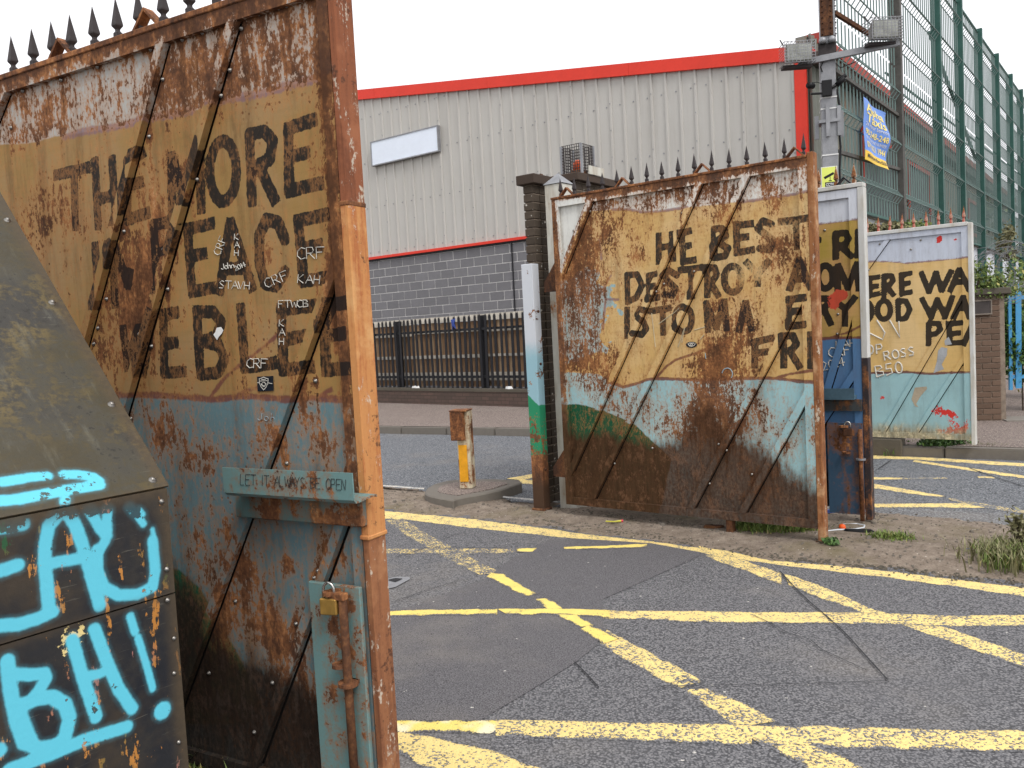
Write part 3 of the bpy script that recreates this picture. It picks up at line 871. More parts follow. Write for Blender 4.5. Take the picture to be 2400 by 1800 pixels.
def make_gate(root, u0, u1, z0, z1, straps, attr_fn, mat, res, fw=.055, strap_w=.045, frame_d=(-.022, .045), strap_d=-.030, stile_r=None, joint=.009):
    """straps: list of ((u, z) low end, (u, z) high end) centre lines, ordered left to right, running low-left to high-right."""
    fr_ = fw; sr = stile_r or fw
    ui0, ui1, zi0, zi1 = u0 + fr_, u1 - sr, z0 + fr_, z1 - fr_
    # diagonal sheet joints follow the straps
    def line_u(s, z):
        (ua, za), (ub, zb) = s
        return ua + (ub - ua) * (z - za) / (zb - za)
    nz = int((zi1 - zi0) / res) + 1
    zs = np.linspace(zi0 - .012, zi1 + .012, nz)
    lo = np.full(nz, ui0 - .012)
    cuts = [np.clip(line_u(s, zs), ui0 - .012, ui1 + .012) for s in straps] + [np.full(nz, ui1 + .012)]
    prev = lo; flip = 0
    for ci, c in enumerate(cuts):
        c = np.maximum(c, prev)
        w = c - prev
        keep = np.where(w > .02)[0]
        if len(keep) > 3:
            k0, k1 = keep[0], keep[-1] + 1
            nu = max(3, int(w.max() / res) + 1)
            s = np.linspace(0, 1, nu)
            U = prev[k0:k1, None] + w[k0:k1, None] * s
            rows = np.stack([U, np.repeat(zs[k0:k1, None], nu, 1)], -1)
            grid_solid('steel_sheet', rows, .0 + .0015 * flip, .006, attr_fn, mat, root)
            flip = 1 - flip
        prev = c
        if ci < len(straps):
            # the next sheet starts a finger's width clear of the strap, over a dark backing bar
            (ua, za), (ub, zb) = straps[ci]; L_ = math.hypot(ub - ua, zb - za); gap = strap_w / 2 * L_ / abs(zb - za)
            prev = np.where((c < ui1) & (c > ui0 - .011), np.minimum(c + gap + joint, ui1 + .012), c)
    MB().box(ui0 - .012, ui1 + .012, .0135, .0175, zi0 - .012, zi1 + .012).build('back_sheet', M['joint'], root)
    # frame
    d0, d1 = frame_d
    grid_solid('stile', rect_rows(u0, ui0, z0, z1, res), d0, d1, attr_fn, mat, root)
    grid_solid('stile', rect_rows(ui1, u1, z0, z1, res), d0, d1, attr_fn, mat, root)
    grid_solid('rail', rect_rows(ui0, ui1, z0, zi0, res), d0 + .001, d1 - .001, attr_fn, mat, root)
    grid_solid('rail', rect_rows(ui0, ui1, zi1, z1, res), d0 + .001, d1 - .001, attr_fn, mat, root)
    for s in straps:
        a, b_ = np.array(s[0]), np.array(s[1])
        dirv = (b_ - a) / np.linalg.norm(b_ - a); h = strap_w / 2 / max(.3, dirv[1])
        # clip the strap to the opening
        t0 = max((zi0 - a[1]) / (b_[1] - a[1]), (ui0 - a[0]) / (b_[0] - a[0]))
        t1 = min((zi1 - a[1]) / (b_[1] - a[1]), (ui1 - a[0]) / (b_[0] - a[0]))
        p, q = a + (b_ - a) * t0, a + (b_ - a) * t1
        h = strap_w / 2
        nrm = np.array([-dirv[1], dirv[0]]) * h
        if p[1] <= zi0 + 1e-6: x = np.array([h / dirv[1], 0]); p0, p1 = p - x, p + x
        else: x = np.array([0, h / dirv[0]]); p0, p1 = p + x, p - x
        if q[1] >= zi1 - 1e-6: x = np.array([h / dirv[1], 0]); q0, q1 = q - x, q + x
        else: x = np.array([0, h / dirv[0]]); q0, q1 = q + x, q - x
        cl = lambda r: np.array([min(max(r[0], ui0), ui1), min(max(r[1], zi0), zi1)])
        grid_solid('strap', quad_rows(cl(p0), cl(p1), cl(q1), cl(q0), res), strap_d, -.0002, attr_fn, mat, root)

def wear(P, bolts, straps):
    """Extra rust round fixings, in runs below them and beside the straps."""
    lst = [(u, z, .020, .020, .30) for u, z in bolts] + [(u, z - .07, .011, .075, .24) for u, z in bolts]
    out = np.zeros(len(P))
    for (cx, cz, rx, rz, amp) in lst:
        s = np.where((np.abs(P[:, 0] - cx) < rx * 3) & (np.abs(P[:, 1] - cz) < rz * 3))[0]
        out[s] += amp * np.exp(-((P[s, 0] - cx) / rx) ** 2 - ((P[s, 1] - cz) / rz) ** 2)
    ds = sd_lines(P, [(list(s), .02) for s in straps])
    return out + np.where(ds > 0, .13 * np.exp(-ds / .03), -.06)
def zig(fr, fn, strokes, hw, d=0.0):
    return [(fr.pts(fn(*s), d), hw) for s in strokes]
def curve(fr, pl, d=0.0):
    q = sorted(fr.pts(pl, d)); return np.array([a for a, _ in q]), np.array([b for _, b in q])
def writing(root, fr, strokes, r, mat, d, name='scribble'):
    b = MB()
    for s in strokes:
        b.tube([(u, d, z) for u, z in fr.pts(s, d)], r, 4)
    return b.build(name, mat, root)

# ------------------------------------------------------------------ the big gate at the left
A1 = at_z(443, 1745, .13)
G1 = Frame(A1, (math.sin(R(61.2)), -math.cos(R(61.2))))
a1, a2, a3 = Z(0, 0, 2.304), Z(0, 500, 2.304), Z(0, 1080, 2.304)
hw = .0220
L1 = zig(G1, a1, [
    [(300, 945), (470, 905)], [(398, 930), (405, 1225)],
    [(512, 870), (528, 1220)], [(603, 862), (625, 1200)], [(520, 1075), (620, 1055)],
    [(685, 875), (690, 1190)], [(685, 872), (770, 825)], [(690, 1005), (760, 985)], [(690, 1185), (795, 1150)],
    [(925, 845), (930, 1150)], [(930, 850), (1000, 1080)], [(1000, 1080), (1068, 775)], [(1075, 765), (1085, 1130)],
    arc(1203, 925, 72, 165),
    [(1345, 740), (1360, 1090)], [(1345, 725), (1425, 708), (1472, 760), (1455, 860), (1365, 905)], [(1395, 895), (1480, 1075)],
    [(1555, 690), (1560, 1020)], [(1555, 692), (1690, 648)], [(1560, 848), (1650, 825)], [(1560, 1030), (1725, 990)],
    [(512, 1330), (528, 1650)], [(605, 1325), (622, 1640)],
    [(830, 1225), (850, 1560)], [(830, 1215), (910, 1200), (955, 1250), (935, 1345), (850, 1375)],
    [(1010, 1230), (1035, 1570)], [(1010, 1238), (1140, 1207)], [(1020, 1385), (1100, 1370)], [(1035, 1575), (1145, 1555)],
    [(1240, 1205), (1185, 1570)], [(1245, 1205), (1358, 1550)], [(1205, 1450), (1320, 1450)],
    [(1535, 1290), (1500, 1200), (1435, 1185), (1400, 1270), (1398, 1420), (1430, 1530), (1490, 1545), (1535, 1470)],
    [(1610, 1185), (1635, 1510)], [(1610, 1192), (1755, 1160)], [(1620, 1345), (1720, 1325)], [(1635, 1518), (1760, 1500)],
], hw) + zig(G1, a2, [
    [(615, 170), (690, 380)], [(700, 320), (690, 385)],
    [(665, 625), (690, 830)], [(690, 820), (740, 640)], [(750, 620), (768, 860)], [(770, 860), (830, 530)],
    [(880, 545), (885, 860)], [(880, 548), (950, 536)], [(885, 705), (945, 697)], [(885, 862), (990, 855)],
    [(1060, 525), (1080, 870)], [(1060, 530), (1150, 532), (1195, 590), (1165, 668), (1080, 692)], [(1080, 692), (1180, 712), (1212, 790), (1175, 860), (1080, 872)],
    [(1298, 512), (1320, 830)], [(1320, 832), (1475, 808)],
    [(1515, 510), (1530, 850)], [(1515, 522), (1690, 498)], [(1525, 685), (1640, 662)], [(1530, 845), (1680, 830)],
    [(1752, 600), (1762, 855)], [(1752, 600), (1795, 492)], [(1790, 492), (1890, 482)], [(1760, 662), (1870, 650)], [(1762, 845), (1940, 832)],
], hw)
top1 = curve(G1, a1((-300, 800), (150, 770), (370, 725), (600, 695), (850, 640), (1050, 600), (1150, 552), (1250, 530), (1400, 510), (1600, 452), (1770, 410), (1900, 380)))
bot1_px = a2((-300, 960), (400, 970), (670, 980), (850, 982), (1000, 992), (1150, 1008), (1250, 993), (1350, 987), (1500, 1002), (1700, 998), (1960, 1012))
bot1 = curve(G1, bot1_px)
pur1 = zig(G1, a1, [[(340, 745), (450, 708), (600, 690), (850, 632), (1040, 598)], [(1120, 560), (1250, 530), (1400, 508), (1600, 450), (1780, 405)]], .013)
brn1 = [(G1.pts(bot1_px), .011)] + zig(G1, a2, [[(1130, 1000), (1200, 900), (1280, 830), (1400, 740), (1540, 620)], [(1240, 995), (1330, 955), (1450, 930)], [(1700, 1000), (1790, 950)]], .006)
grn1 = G1.pts(a3((880, 560), (960, 590), (1080, 690), (1200, 900), (1290, 1060), (1360, 1200), (1425, 1340), (1330, 1420), (880, 1420)))
def px_blobs(fr, fn, lst, k):
    """lst: (x, y, rx, ry, amp) in the pixels of one enlarged view; k = metres per such pixel."""
    out = []
    for x, y, rx, ry, a in lst:
        u, z = fr.px(*fn((x, y))[0]); out.append((u, z, rx * k * 1.6, ry * k, a))
    return out
rs1 = px_blobs(G1, a1, [
    (250, 640, 120, 130, .25), (600, 420, 250, 120, -.10), (1000, 500, 120, 160, .30), (1150, 330, 120, 180, .10), (1450, 350, 260, 220, .16),
    (300, 1120, 170, 200, .42), (850, 1150, 90, 330, .40), (760, 1500, 120, 260, .50), (950, 880, 60, 160, .35), (1600, 560, 120, 200, .12),
    (1440, 1350, 60, 110, .38), (1780, 900, 60, 700, .22), (1820, 1500, 50, 200, .3), (1370, 930, 40, 40, .4), (120, 1300, 120, 200, .25), (1250, 700, 500, 60, -.15), (1200, 1000, 350, 300, -.12)], .00066) + px_blobs(G1, a2, [
    (700, 500, 110, 350, .40), (900, 1150, 90, 160, .40), (1080, 1330, 110, 120, .42), (850, 1230, 50, 120, .25), (1450, 1230, 70, 120, .45), (1750, 1250, 70, 140, .28), (1370, 660, 50, 90, .25),
    (1850, 590, 50, 100, .40), (1300, 900, 60, 90, .22), (580, 800, 120, 200, .25), (1650, 1100, 80, 180, .15), (1150, 1100, 200, 60, -.1)], .00066) + px_blobs(G1, a3, [
    (1330, 640, 90, 200, .50), (1550, 570, 35, 60, .6), (1500, 950, 110, 170, .52), (1640, 1300, 120, 260, .40), (1060, 480, 60, 180, .35), (1780, 480, 60, 140, .4), (1220, 370, 30, 70, .4),
    (1200, 850, 60, 250, .40), (1120, 1250, 250, 300, .25), (1550, 1500, 250, 160, .35), (1000, 900, 200, 300, .15)], .00066)
dirt_shade1 = px_blobs(G1, a3, [(1050, 1250, 380, 380, 1.0), (1200, 1560, 600, 260, 1.1), (960, 800, 150, 330, .7), (1600, 1450, 240, 300, .75), (1000, 300, 120, 250, .3), (1450, 700, 300, 500, .18)], .00066) + px_blobs(G1, a2, [(350, 300, 160, 500, .28), (200, -50, 200, 300, .3), (560, 700, 120, 300, .2)], .00066)  # darkening low and left: dirt plus the shroud's shade painted in
fad1 = px_blobs(G1, a1, [(700, 1100, 50, 60, .16), (950, 950, 50, 120, .10), (400, 1150, 70, 80, .18), (1430, 1330, 45, 80, .26), (520, 1400, 30, 60, .25)], .00066)
BOLTS1 = [(a1, [(125, 492), (332, 432), (529, 362), (816, 268), (986, 215), (1094, 177), (1215, 130), (1400, 75), (1507, 42), (1548, 30), (1735, 98), (1746, 300), (1760, 530), (1785, 932), (1800, 988), (1807, 1410), (1797, 1488), (880, 430), (848, 340), (1155, 425), (1243, 380), (1195, 518), (735, 762), (807, 738), (1020, 893), (1020, 920), (1066, 970), (637, 1115), (672, 1250), (886, 1347), (908, 1562), (577, 1615), (60, 690), (1305, 155)]),
          (a2, [(530, 620), (508, 705), (755, 652), (820, 718), (1622, 832), (1606, 887), (1705, 905), (1515, 1155), (1550, 1350), (708, 1108), (1873, 830)]),
          (a3, [(1300, 405), (1195, 685), (1273, 758), (1097, 948), (1718, 593), (1698, 632), (1600, 880), (1473, 1198), (1375, 1465), (1130, 1145)])]
BP1 = [G1.px(*fn(q)[0]) for fn, pl in BOLTS1 for q in pl]
def order(s):
    (a, b) = s; return (a, b) if a[1] < b[1] else (b, a)
st1 = [order((G1.px(-60, 420), G1.px(24, 205))), order((G1.px(225, 720), G1.px(391, 95))), order((G1.px(290, 982), G1.px(567, 10))),
       order((G1.px(428, 1640), G1.px(800, 610))), order((G1.px(600, 1800), G1.px(815, 1205)))]
def attrs1(P):
    u, z = P[:, 0], P[:, 1]
    a = {}
    a['top'] = z - np.interp(u, *top1); a['bot'] = z - np.interp(u, *bot1)
    a['blk'] = sd_lines(P, L1); a['pur'] = sd_lines(P, pur1); a['brn'] = sd_lines(P, brn1); a['grn'] = sd_poly(P, grn1)
    rim = np.maximum(0, 1 - np.minimum(np.abs(u - .875), np.abs(z - 2.70)) / .06)
    a['rst'] = -.24 + .80 * blobs(P, rs1) + .20 * (a['top'] > 0) + .50 * rim * (z > 1.1) + .02 * (z < 1.1)
    a['rst'] += wear(P, BP1, st1)
    a['fad'] = .6 * blobs(P, fad1) - .06; a['dirt_shade'] = -.10 + blobs(P, dirt_shade1)
    return a
M['gate1'] = gate_paint('mural_paint_left_gate', S(172, 172, 168), S(152, 121, 72), S(156, 126, 86), S(98, 126, 132), seed=0, stain=.6, film=S(40, 32, 26), letter=S(22, 23, 25))  # dirty coats and film, darkened further to paint in shade on this leaf
gate1 = at_frame('steel_gate', 'large rusty painted steel gate leaf at the left reading THE MORE IN PEACE WE BLEE', 'gate', G1, 'painted steel gate leaves')
U1 = .936
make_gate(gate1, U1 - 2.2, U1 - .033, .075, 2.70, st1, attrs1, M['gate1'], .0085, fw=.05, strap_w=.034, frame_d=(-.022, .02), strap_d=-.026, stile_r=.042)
# the end post: a box section seen along its bright outer side, in three welded lengths
for za, zb, mt, ins in ((.02, .985, 'rust_post2', .002), (.985, 2.02, 'rust_post', 0.0), (2.02, 2.76, 'rust_post3', .001)):
    MB().box(U1 - .0325 + ins, U1 - ins, -.026 + ins, .062 - ins, za + .001, zb - .001).build('post_section', M[mt], gate1, bevel=.004)
MB().box(U1 - .036, U1 + .003, -.031, .065, .978, .994).build('weld_collar', M['rust_post'], gate1, bevel=.004)
MB().box(U1 - .034, U1 + .0015, -.028, .0635, 2.008, 2.026).build('weld_collar', M['rust'], gate1, bevel=.004)
MB().box(U1 - 2.255, U1, -.026, .05, 2.701, 2.722).build('top_bar', M['rust'], gate1, bevel=.003)
for x, y in ((171, 155), (277, 140), (377, 122), (500, 100), (625, 88), (742, 72), (872, 60), (1014, 42), (1158, 20), (1310, 0), (60, 170), (1470, -20)):
    u, z = G1.px(x / 2.304 + 0, 100)
    u2 = G1.px(x / 2.304, {171: 160, 277: 150, 377: 132, 500: 117, 625: 100, 742: 80, 872: 62, 1014: 42, 1158: 18, 1310: -8, 60: 175, 1470: -30}[x])[0]
    mesh_obj('spike', spike_me, M['iron'], gate1, (u2, .012, 2.718), (0, 0, R(random.uniform(-6, 6))))
def vbracket(parent, u, z, s=.075, d=.012, mat=None):
    b = MB()
    for sg in (-1, 1):
        b.prism([(u, d - .02, z + s), (u, d + .02, z + s), (u, d + .02, z + s - .012), (u, d - .02, z + s - .012)],
                [(u + sg * s, d - .02, z), (u + sg * s, d + .02, z), (u + sg * (s - .014), d + .02, z), (u + sg * (s - .014), d - .02, z)])
    return b.build('bracket', mat or M['rust'], parent)
vbracket(gate1, G1.px(348, 130)[0], 2.722); vbracket(gate1, G1.px(142, 135)[0], 2.722)
for u, z in BP1: bolt(gate1, u, z, 0.0)
# felt-pen writing on the black capitals
W1 = []; words1 = []
for args in (('CRF', 515, 600, 17, 68, .95), ('John', 519, 632, 13, 8, .62), ('2014', 552, 635, 11, 24, .72), ('STAVH', 513, 676, 18, -2, .82),
             ('CRF', 624, 676, 22, 22, .95), ('CRF', 696, 608, 27, 2, .85), ('KAH', 697, 663, 20, -3, .95),
             ('CRF', 577, 862, 22, -2, .78), ('FTWCB', 653, 722, 17, 2, .85)):
    t_, x_, y_, s_, an_, sp_ = args; words1.append(scribble(t_, x_, y_, s_, an_, sp_))
words1 += [scribble('KAH', 549, 562, 14, 0, .9, down=True), scribble('KAH', 654, 765, 16, 0, .9, down=True)]
for w_ in words1: writing(gate1, G1, w_, .0016, M['scratch_white'], -.001)
M['scratch_faint'] = plain('faint_white_marker', S(150, 168, 176), .8)
writing(gate1, G1, scribble('John', 604, 985, 17, -4, .9), .0012, M['scratch_faint'], -.0005)
# torn paper and a black sticker with a white shield
def flat_on(fr, root, pl, d, mat, name, th=.0012):
    q = fr.pts(pl, d); b = MB()
    b.prism([(u, d + th, z) for u, z in q], [(u, d, z) for u, z in q])
    return b.build(name, mat, root)
flat_on(G1, gate1, a2((1152, 655), (1163, 640), (1170, 618), (1192, 614), (1205, 632), (1196, 650), (1180, 668), (1172, 684)), -.0025, M['paper'], 'torn_paper')
M['sticker'] = plain('black_sticker', S(30, 34, 42), .4)
sk = flat_on(G1, gate1, a2((1388, 882), (1474, 878), (1477, 958), (1391, 962)), -.0022, M['sticker'], 'sticker')
cxs, cys = 1424, 914
sh = [(-26, -22), (-12, -26), (0, -32), (12, -26), (26, -22), (24, 4), (14, 26), (0, 42), (-14, 26), (-24, 4)]
ring = [G1.pts(a2(*[(cxs + x * k, cys + y * k) for x, y in sh]), -.0035) for k in (1.0, .86)]
b = MB()
for i in range(len(sh)):
    j = (i + 1) % len(sh)
    b.quad(*[(u, -.0036, z) for u, z in (ring[0][i], ring[0][j], ring[1][j], ring[1][i])])
b.build('shield_emblem', M['scratch_white'], sk)
EM = [a2((cxs - 20, cys - 8), (cxs + 20, cys - 10)), a2((cxs - 12, cys - 16), (cxs + 10, cys - 17)), a2((cxs - 34, cys), (cxs - 24, cys + 2)), a2((cxs + 24, cys + 2), (cxs + 46, cys + 6)),
      a2(*arc(cxs, cys + 8, 10, 10, n=8)), a2((cxs - 6, cys + 22), (cxs + 6, cys + 22)), a2((cxs - 14, cys + 4), (cxs - 10, cys + 16)), a2((cxs + 14, cys + 4), (cxs + 10, cys + 16))]
writing(sk, G1, EM, .0011, M['scratch_white'], -.0036, 'emblem_lines')
# the folded shelf with its motto
M['teal'] = worn('teal_paint', S(110, 142, 140), -.13, .5, 9, .4, 1)
M['teal_dark'] = worn('teal_dirty', S(96, 124, 122), -.02, .5, 7, .3, 6, dirt=S(84, 70, 50))
sL, sz_top = G1.px(523, 1096, -.13); sR, _ = G1.px(827, 1110, -.13)
z_t, z_b = G1.px(680, 1102, -.13)[1], G1.px(680, 1168, -.13)[1]
prof = [(-.13, z_t), (-.128, z_b + .01), (-.121, z_b), (-.03, z_b + .006), (-.023, z_b + .004), (-.023, z_b - .004), (-.03, z_b + .001), (-.123, z_b - .005), (-.133, z_b + .006), (-.135, z_t)]
shelf = MB().prism([(sL, d, z) for d, z in prof], [(sR, d, z) for d, z in prof]).build('shelf', M['teal'], gate1)
z_k = G1.px(640, 1215, -.03)[1]
uL, uR = G1.px(563, 1190, -.03)[0], G1.px(868, 1200, -.03)[0]
MB().box(uL, min(uR, U1 - .004), -.052, -.0232, z_k - .0, z_b - .006).build('bracket_channel', M['teal_dark'], gate1, bevel=.004)
LT = scribble('LET IT ALWAYS BE OPEN', 563, 1136, 25, -1.8, .82)
# scale the motto to fit the lip
x0_, x1_ = min(p[0] for s in LT for p in s), max(p[0] for s in LT for p in s)
LT = [[(563 + (x - x0_) * (810 - 563) / (x1_ - x0_), y) for x, y in s] for s in LT]
bounds = [0]
for w_ in 'LET IT ALWAYS BE OPEN'.split(): bounds.append(bounds[-1] + sum(len(GLYPH[ch]) for ch in w_))
for a_, b_ in zip(bounds[:-1], bounds[1:]): writing(shelf, G1, LT[a_:b_], .0011, M['pen_dark'], -.1358, 'motto_word')
# lock plate, drop bolt, lugs
lp = G1.pts([(722, 1362), (862, 1378), (880, 1850), (738, 1850)], -.045)
pu0, pu1, pz1 = lp[0][0], U1 - .036, lp[0][1]
MB().box(pu0, pu1, -.046, -.0305, .09, pz1).build('lock_plate', M['teal'], gate1, bevel=.003)
ru, rz = G1.px(845, 1450, -.085)
ru2 = pu1 - .045
M['rust_red'] = worn('rod_paint', S(138, 88, 78), .12, .6, 12, .4, 3)
MB().tube([(ru2, -.075, pz1 - .03), (ru2, -.075, .05)], .014, 10).build('drop_bolt', M['rust_dark'], gate1, smooth=True)
MB().box(ru2 - .05, ru2 + .014, -.09, -.062, pz1 - .035, pz1 - .012).build('bolt_handle', M['rust'], gate1, bevel=.003)
def eye(parent, u, z, r, d0=-.046, out=.055, mat=None, name='lug'):
    b = MB(); n = 14
    for k in range(n):
        a0, a1_ = 2 * math.pi * k / n, 2 * math.pi * (k + 1) / n
        A = lambda a, q: (u + q * math.cos(a), d0 - out + q * math.sin(a))
        for zz_ in ((z - .006, z + .006),):
            i0, i1, o0, o1 = A(a0, r * .45), A(a1_, r * .45), A(a0, r), A(a1_, r)
            b.prism([(*i0, zz_[0]), (*o0, zz_[0]), (*o1, zz_[0]), (*i1, zz_[0])], [(*i0, zz_[1]), (*o0, zz_[1]), (*o1, zz_[1]), (*i1, zz_[1])])
    b.box(u - r * .7, u + r * .7, d0 - out + r * .7, d0 + .001, z - .006, z + .006)
    return b.build(name, mat or M['rust'], parent)
kz = G1.px(857, 1610, -.075)[1]
eye(gate1, ru2, kz, .032, -.046, .029, None, 'keeper_ring')
eu, ez = G1.px(790, 1562, -.09); eye(gate1, eu, ez, .022, -.046, .035)
pu, pz = G1.px(768, 1392, -.09); eye(gate1, pu, pz, .022, -.046, .035)
def padlock(name, label, fr, u, d, z, s=1.0, dull=False):
    o = empty(name, label, 'padlock', tuple(fr.world(u, d, z)), fr.ang + R(10))
    MB().box(-.030 * s, .030 * s, -.012 * s, .012 * s, -.075 * s, -.022 * s).build('padlock_body', M['rust_dark'] if dull else M['brass'], o, bevel=.004 * s)
    pts = [(-.019 * s, 0, -.024 * s)] + [(.019 * s * math.cos(a), 0, .004 * s + .022 * s * math.sin(a)) for a in np.linspace(math.pi, 0, 10)] + [(.019 * s, 0, -.024 * s)]
    MB().tube(pts, .0048 * s, 8).build('shackle', M['chrome'], o, smooth=True)
    return o
padlock('padlock', 'brass padlock hanging from the lock plate of the big left gate', G1, pu, -.085, pz + .008)

# ------------------------------------------------------------------ the gate in the middle
A2, B2 = at_z(1332, 1180, .13), at_z(1941, 1240, .13)
G2 = Frame(A2, (B2 - A2)[:2])
W2 = 2.146
c1, c2 = Z(1200, 300, 2.765), Z(1200, 750, 2.765)
L2 = zig(G2, c1, [
    [(950, 695), (950, 870)], [(1035, 685), (1045, 850)], [(950, 775), (1040, 765)],
    [(1098, 675), (1110, 870)], [(1098, 682), (1150, 668)], [(1100, 772), (1150, 762)], [(1108, 868), (1180, 855)],
    [(1310, 655), (1312, 840)], [(1310, 655), (1370, 652), (1385, 700), (1330, 740), (1400, 780), (1380, 830), (1312, 840)],
    [(1452, 622), (1457, 810)], [(1452, 632), (1550, 620)], [(1452, 712), (1520, 705)], [(1457, 808), (1555, 790)],
    [(1680, 625), (1625, 602), (1592, 650), (1640, 690), (1690, 730), (1670, 790), (1605, 780)],
    [(1740, 607), (1935, 587)], [(1845, 600), (1850, 770)],
    [(745, 955), (750, 1130)], [(745, 952), (810, 950), (842, 1020), (805, 1100), (750, 1125)],
    [(885, 955), (890, 1110)], [(885, 958), (940, 946)], [(885, 1032), (930, 1025)], [(890, 1108), (945, 1098)],
    [(1068, 955), (1015, 922), (985, 960), (1020, 1000), (1060, 1040), (1040, 1085), (985, 1080)],
    [(1090, 922), (1235, 905)], [(1160, 915), (1165, 1095)],
    [(1265, 912), (1265, 1085)], [(1265, 905), (1312, 905), (1327, 950), (1300, 990), (1265, 1000)], [(1285, 1000), (1335, 1085)],
    arc(1430, 980, 55, 85),
    [(1522, 872), (1590, 950)], [(1660, 866), (1590, 950)], [(1590, 950), (1590, 1010)],
    [(1862, 855), (1800, 1040)], [(1867, 855), (1942, 1030)], [(1828, 980), (1908, 975)],
    [(745, 1175), (745, 1350)], [(880, 1185), (832, 1172), (810, 1210), (850, 1250), (870, 1300), (840, 1340), (790, 1330)],
    [(900, 1187), (1020, 1167)], [(975, 1180), (980, 1330)], arc(1110, 1240, 55, 82),
    [(1258, 1135), (1270, 1310)], [(1260, 1140), (1322, 1290)], [(1325, 1290), (1372, 1125)], [(1375, 1125), (1390, 1300)],
    [(1512, 1135), (1470, 1310)], [(1515, 1135), (1552, 1300)], [(1490, 1240), (1540, 1235)],
    [(1800, 1105), (1802, 1280)], [(1790, 1112), (1900, 1100)], [(1800, 1192), (1870, 1186)], [(1802, 1285), (1900, 1274)],
    [(1572, 1400), (1572, 1540)], [(1562, 1390), (1685, 1362)], [(1572, 1462), (1650, 1450)],
    [(1757, 1350), (1762, 1540)], [(1757, 1346), (1822, 1346), (1842, 1400), (1812, 1440), (1762, 1450)], [(1800, 1445), (1862, 1545)],
    [(1945, 1335), (1947, 1540)],
], .026)
top2 = curve(G2, c1((280, 560), (650, 528), (750, 530), (850, 545), (960, 540), (1050, 530), (1150, 515), (1300, 498), (1500, 482), (1700, 450), (1900, 420), (1970, 410)))
bot2_px = c2((200, 330), (560, 350), (650, 408), (720, 435), (800, 415), (900, 380), (1000, 380), (1200, 390), (1400, 380), (1600, 375), (1750, 382), (1850, 396), (2010, 402))
bot2 = curve(G2, bot2_px)
pur2 = zig(G2, c1, [[(650, 528), (750, 528), (850, 545), (960, 540), (1150, 513)], [(1480, 482), (1700, 450), (1960, 408)], [(565, 720), (580, 850)], [(640, 955), (590, 1040), (605, 1110), (690, 1112)], [(605, 1120), (590, 1300)]], .009)
brn2 = [(G2.pts(bot2_px[2:]), .012)] + zig(G2, c2, [[(1700, 378), (1800, 350), (1980, 322)], [(935, 372), (1000, 300), (1060, 258), (1200, 212), (1420, 130)]], .009)
grn2 = G2.pts(c2((300, 545), (450, 548), (600, 590), (720, 640), (800, 680), (900, 780), (960, 830), (1035, 900), (1010, 1000), (960, 1260), (300, 1260)))
leftblue = G2.pts(c1((300, 1000), (520, 930), (560, 1020), (660, 1100), (690, 1150), (600, 1200), (600, 1450), (420, 1520), (300, 1500)))
k2 = 7.0 / 1960 / 2.765
rs2 = px_blobs(G2, c1, [
    (430, 800, 140, 260, .30), (540, 1050, 90, 300, .16), (400, 1100, 60, 200, .20), (620, 650, 70, 130, .42), (690, 800, 200, 200, .10), (830, 700, 60, 120, .22), (820, 830, 40, 60, .4),
    (700, 470, 260, 90, .26), (1000, 440, 130, 90, .26), (1330, 440, 90, 140, .30), (1400, 560, 60, 120, .35), (1250, 380, 120, 60, .2),
    (1040, 1060, 55, 100, .55), (1690, 740, 90, 60, .42), (1740, 850, 60, 130, .42), (1620, 980, 110, 140, .2), (1650, 370, 50, 110, .45), (1720, 490, 40, 110, .4), (1870, 280, 40, 120, .5),
    (1430, 1250, 90, 240, .34), (1530, 1330, 60, 140, .38), (1330, 1150, 30, 40, .4), (1300, 1480, 70, 160, .35), (860, 1180, 120, 120, .1), (1880, 900, 30, 120, .35), (1160, 630, 60, 130, .18),
    (1250, 800, 300, 120, -.12), (1450, 950, 120, 120, -.1), (1780, 330, 90, 60, -.1)], k2) + px_blobs(G2, c2, [
    (500, 300, 120, 160, .40), (560, 420, 140, 60, .3), (760, 560, 130, 120, .36), (1250, 450, 90, 220, .42), (1160, 650, 160, 120, .28), (1050, 750, 120, 100, .25), (1330, 620, 120, 160, .35),
    (1600, 600, 60, 90, .38), (1450, 850, 120, 200, .25), (1780, 800, 30, 60, .4), (1680, 1100, 100, 160, .3), (640, 250, 40, 100, .3), (1350, 300, 60, 130, .35), (1530, 330, 80, 70, .3), (1150, 280, 60, 70, .15)], k2)
dr2 = px_blobs(G2, c2, [(700, 1120, 1000, 260, 1.2), (480, 860, 220, 130, .6), (760, 900, 260, 110, .5), (620, 740, 120, 60, .25), (1300, 900, 170, 300, .75), (1250, 620, 80, 160, .45), (1600, 1250, 500, 110, .8), (1550, 1000, 130, 160, .5), (1850, 1230, 200, 60, .6), (340, 650, 40, 250, .6), (1560, 640, 40, 80, .35)], k2)
fad2 = px_blobs(G2, c1, [(1000, 770, 130, 130, .18), (1650, 700, 110, 130, .24), (1850, 640, 120, 110, .22), (1330, 750, 90, 110, .14), (1430, 980, 130, 130, .20), (1600, 940, 90, 110, .24), (1290, 1000, 80, 110, .1), (850, 1250, 120, 120, .06), (1380, 1220, 150, 120, .16), (1130, 770, 60, 120, .14)], k2)
BOLTS2 = ((c1, [(745, 425), (935, 397), (1100, 370), (1303, 330), (1463, 303), (1620, 275), (585, 455), (343, 495), (507, 540), (400, 665), (1890, 455), (1900, 660), (1905, 900), (1103, 550), (1013, 775), (1180, 930), (985, 1010), (935, 1060), (1890, 1150)]),
          (c2, [(1472, 560), (1390, 845), (1340, 805), (1580, 455), (665, 930), (520, 690), (720, 735), (1955, 560), (1960, 760), (590, 560), (910, 830), (1280, 1060), (1555, 1000)]))
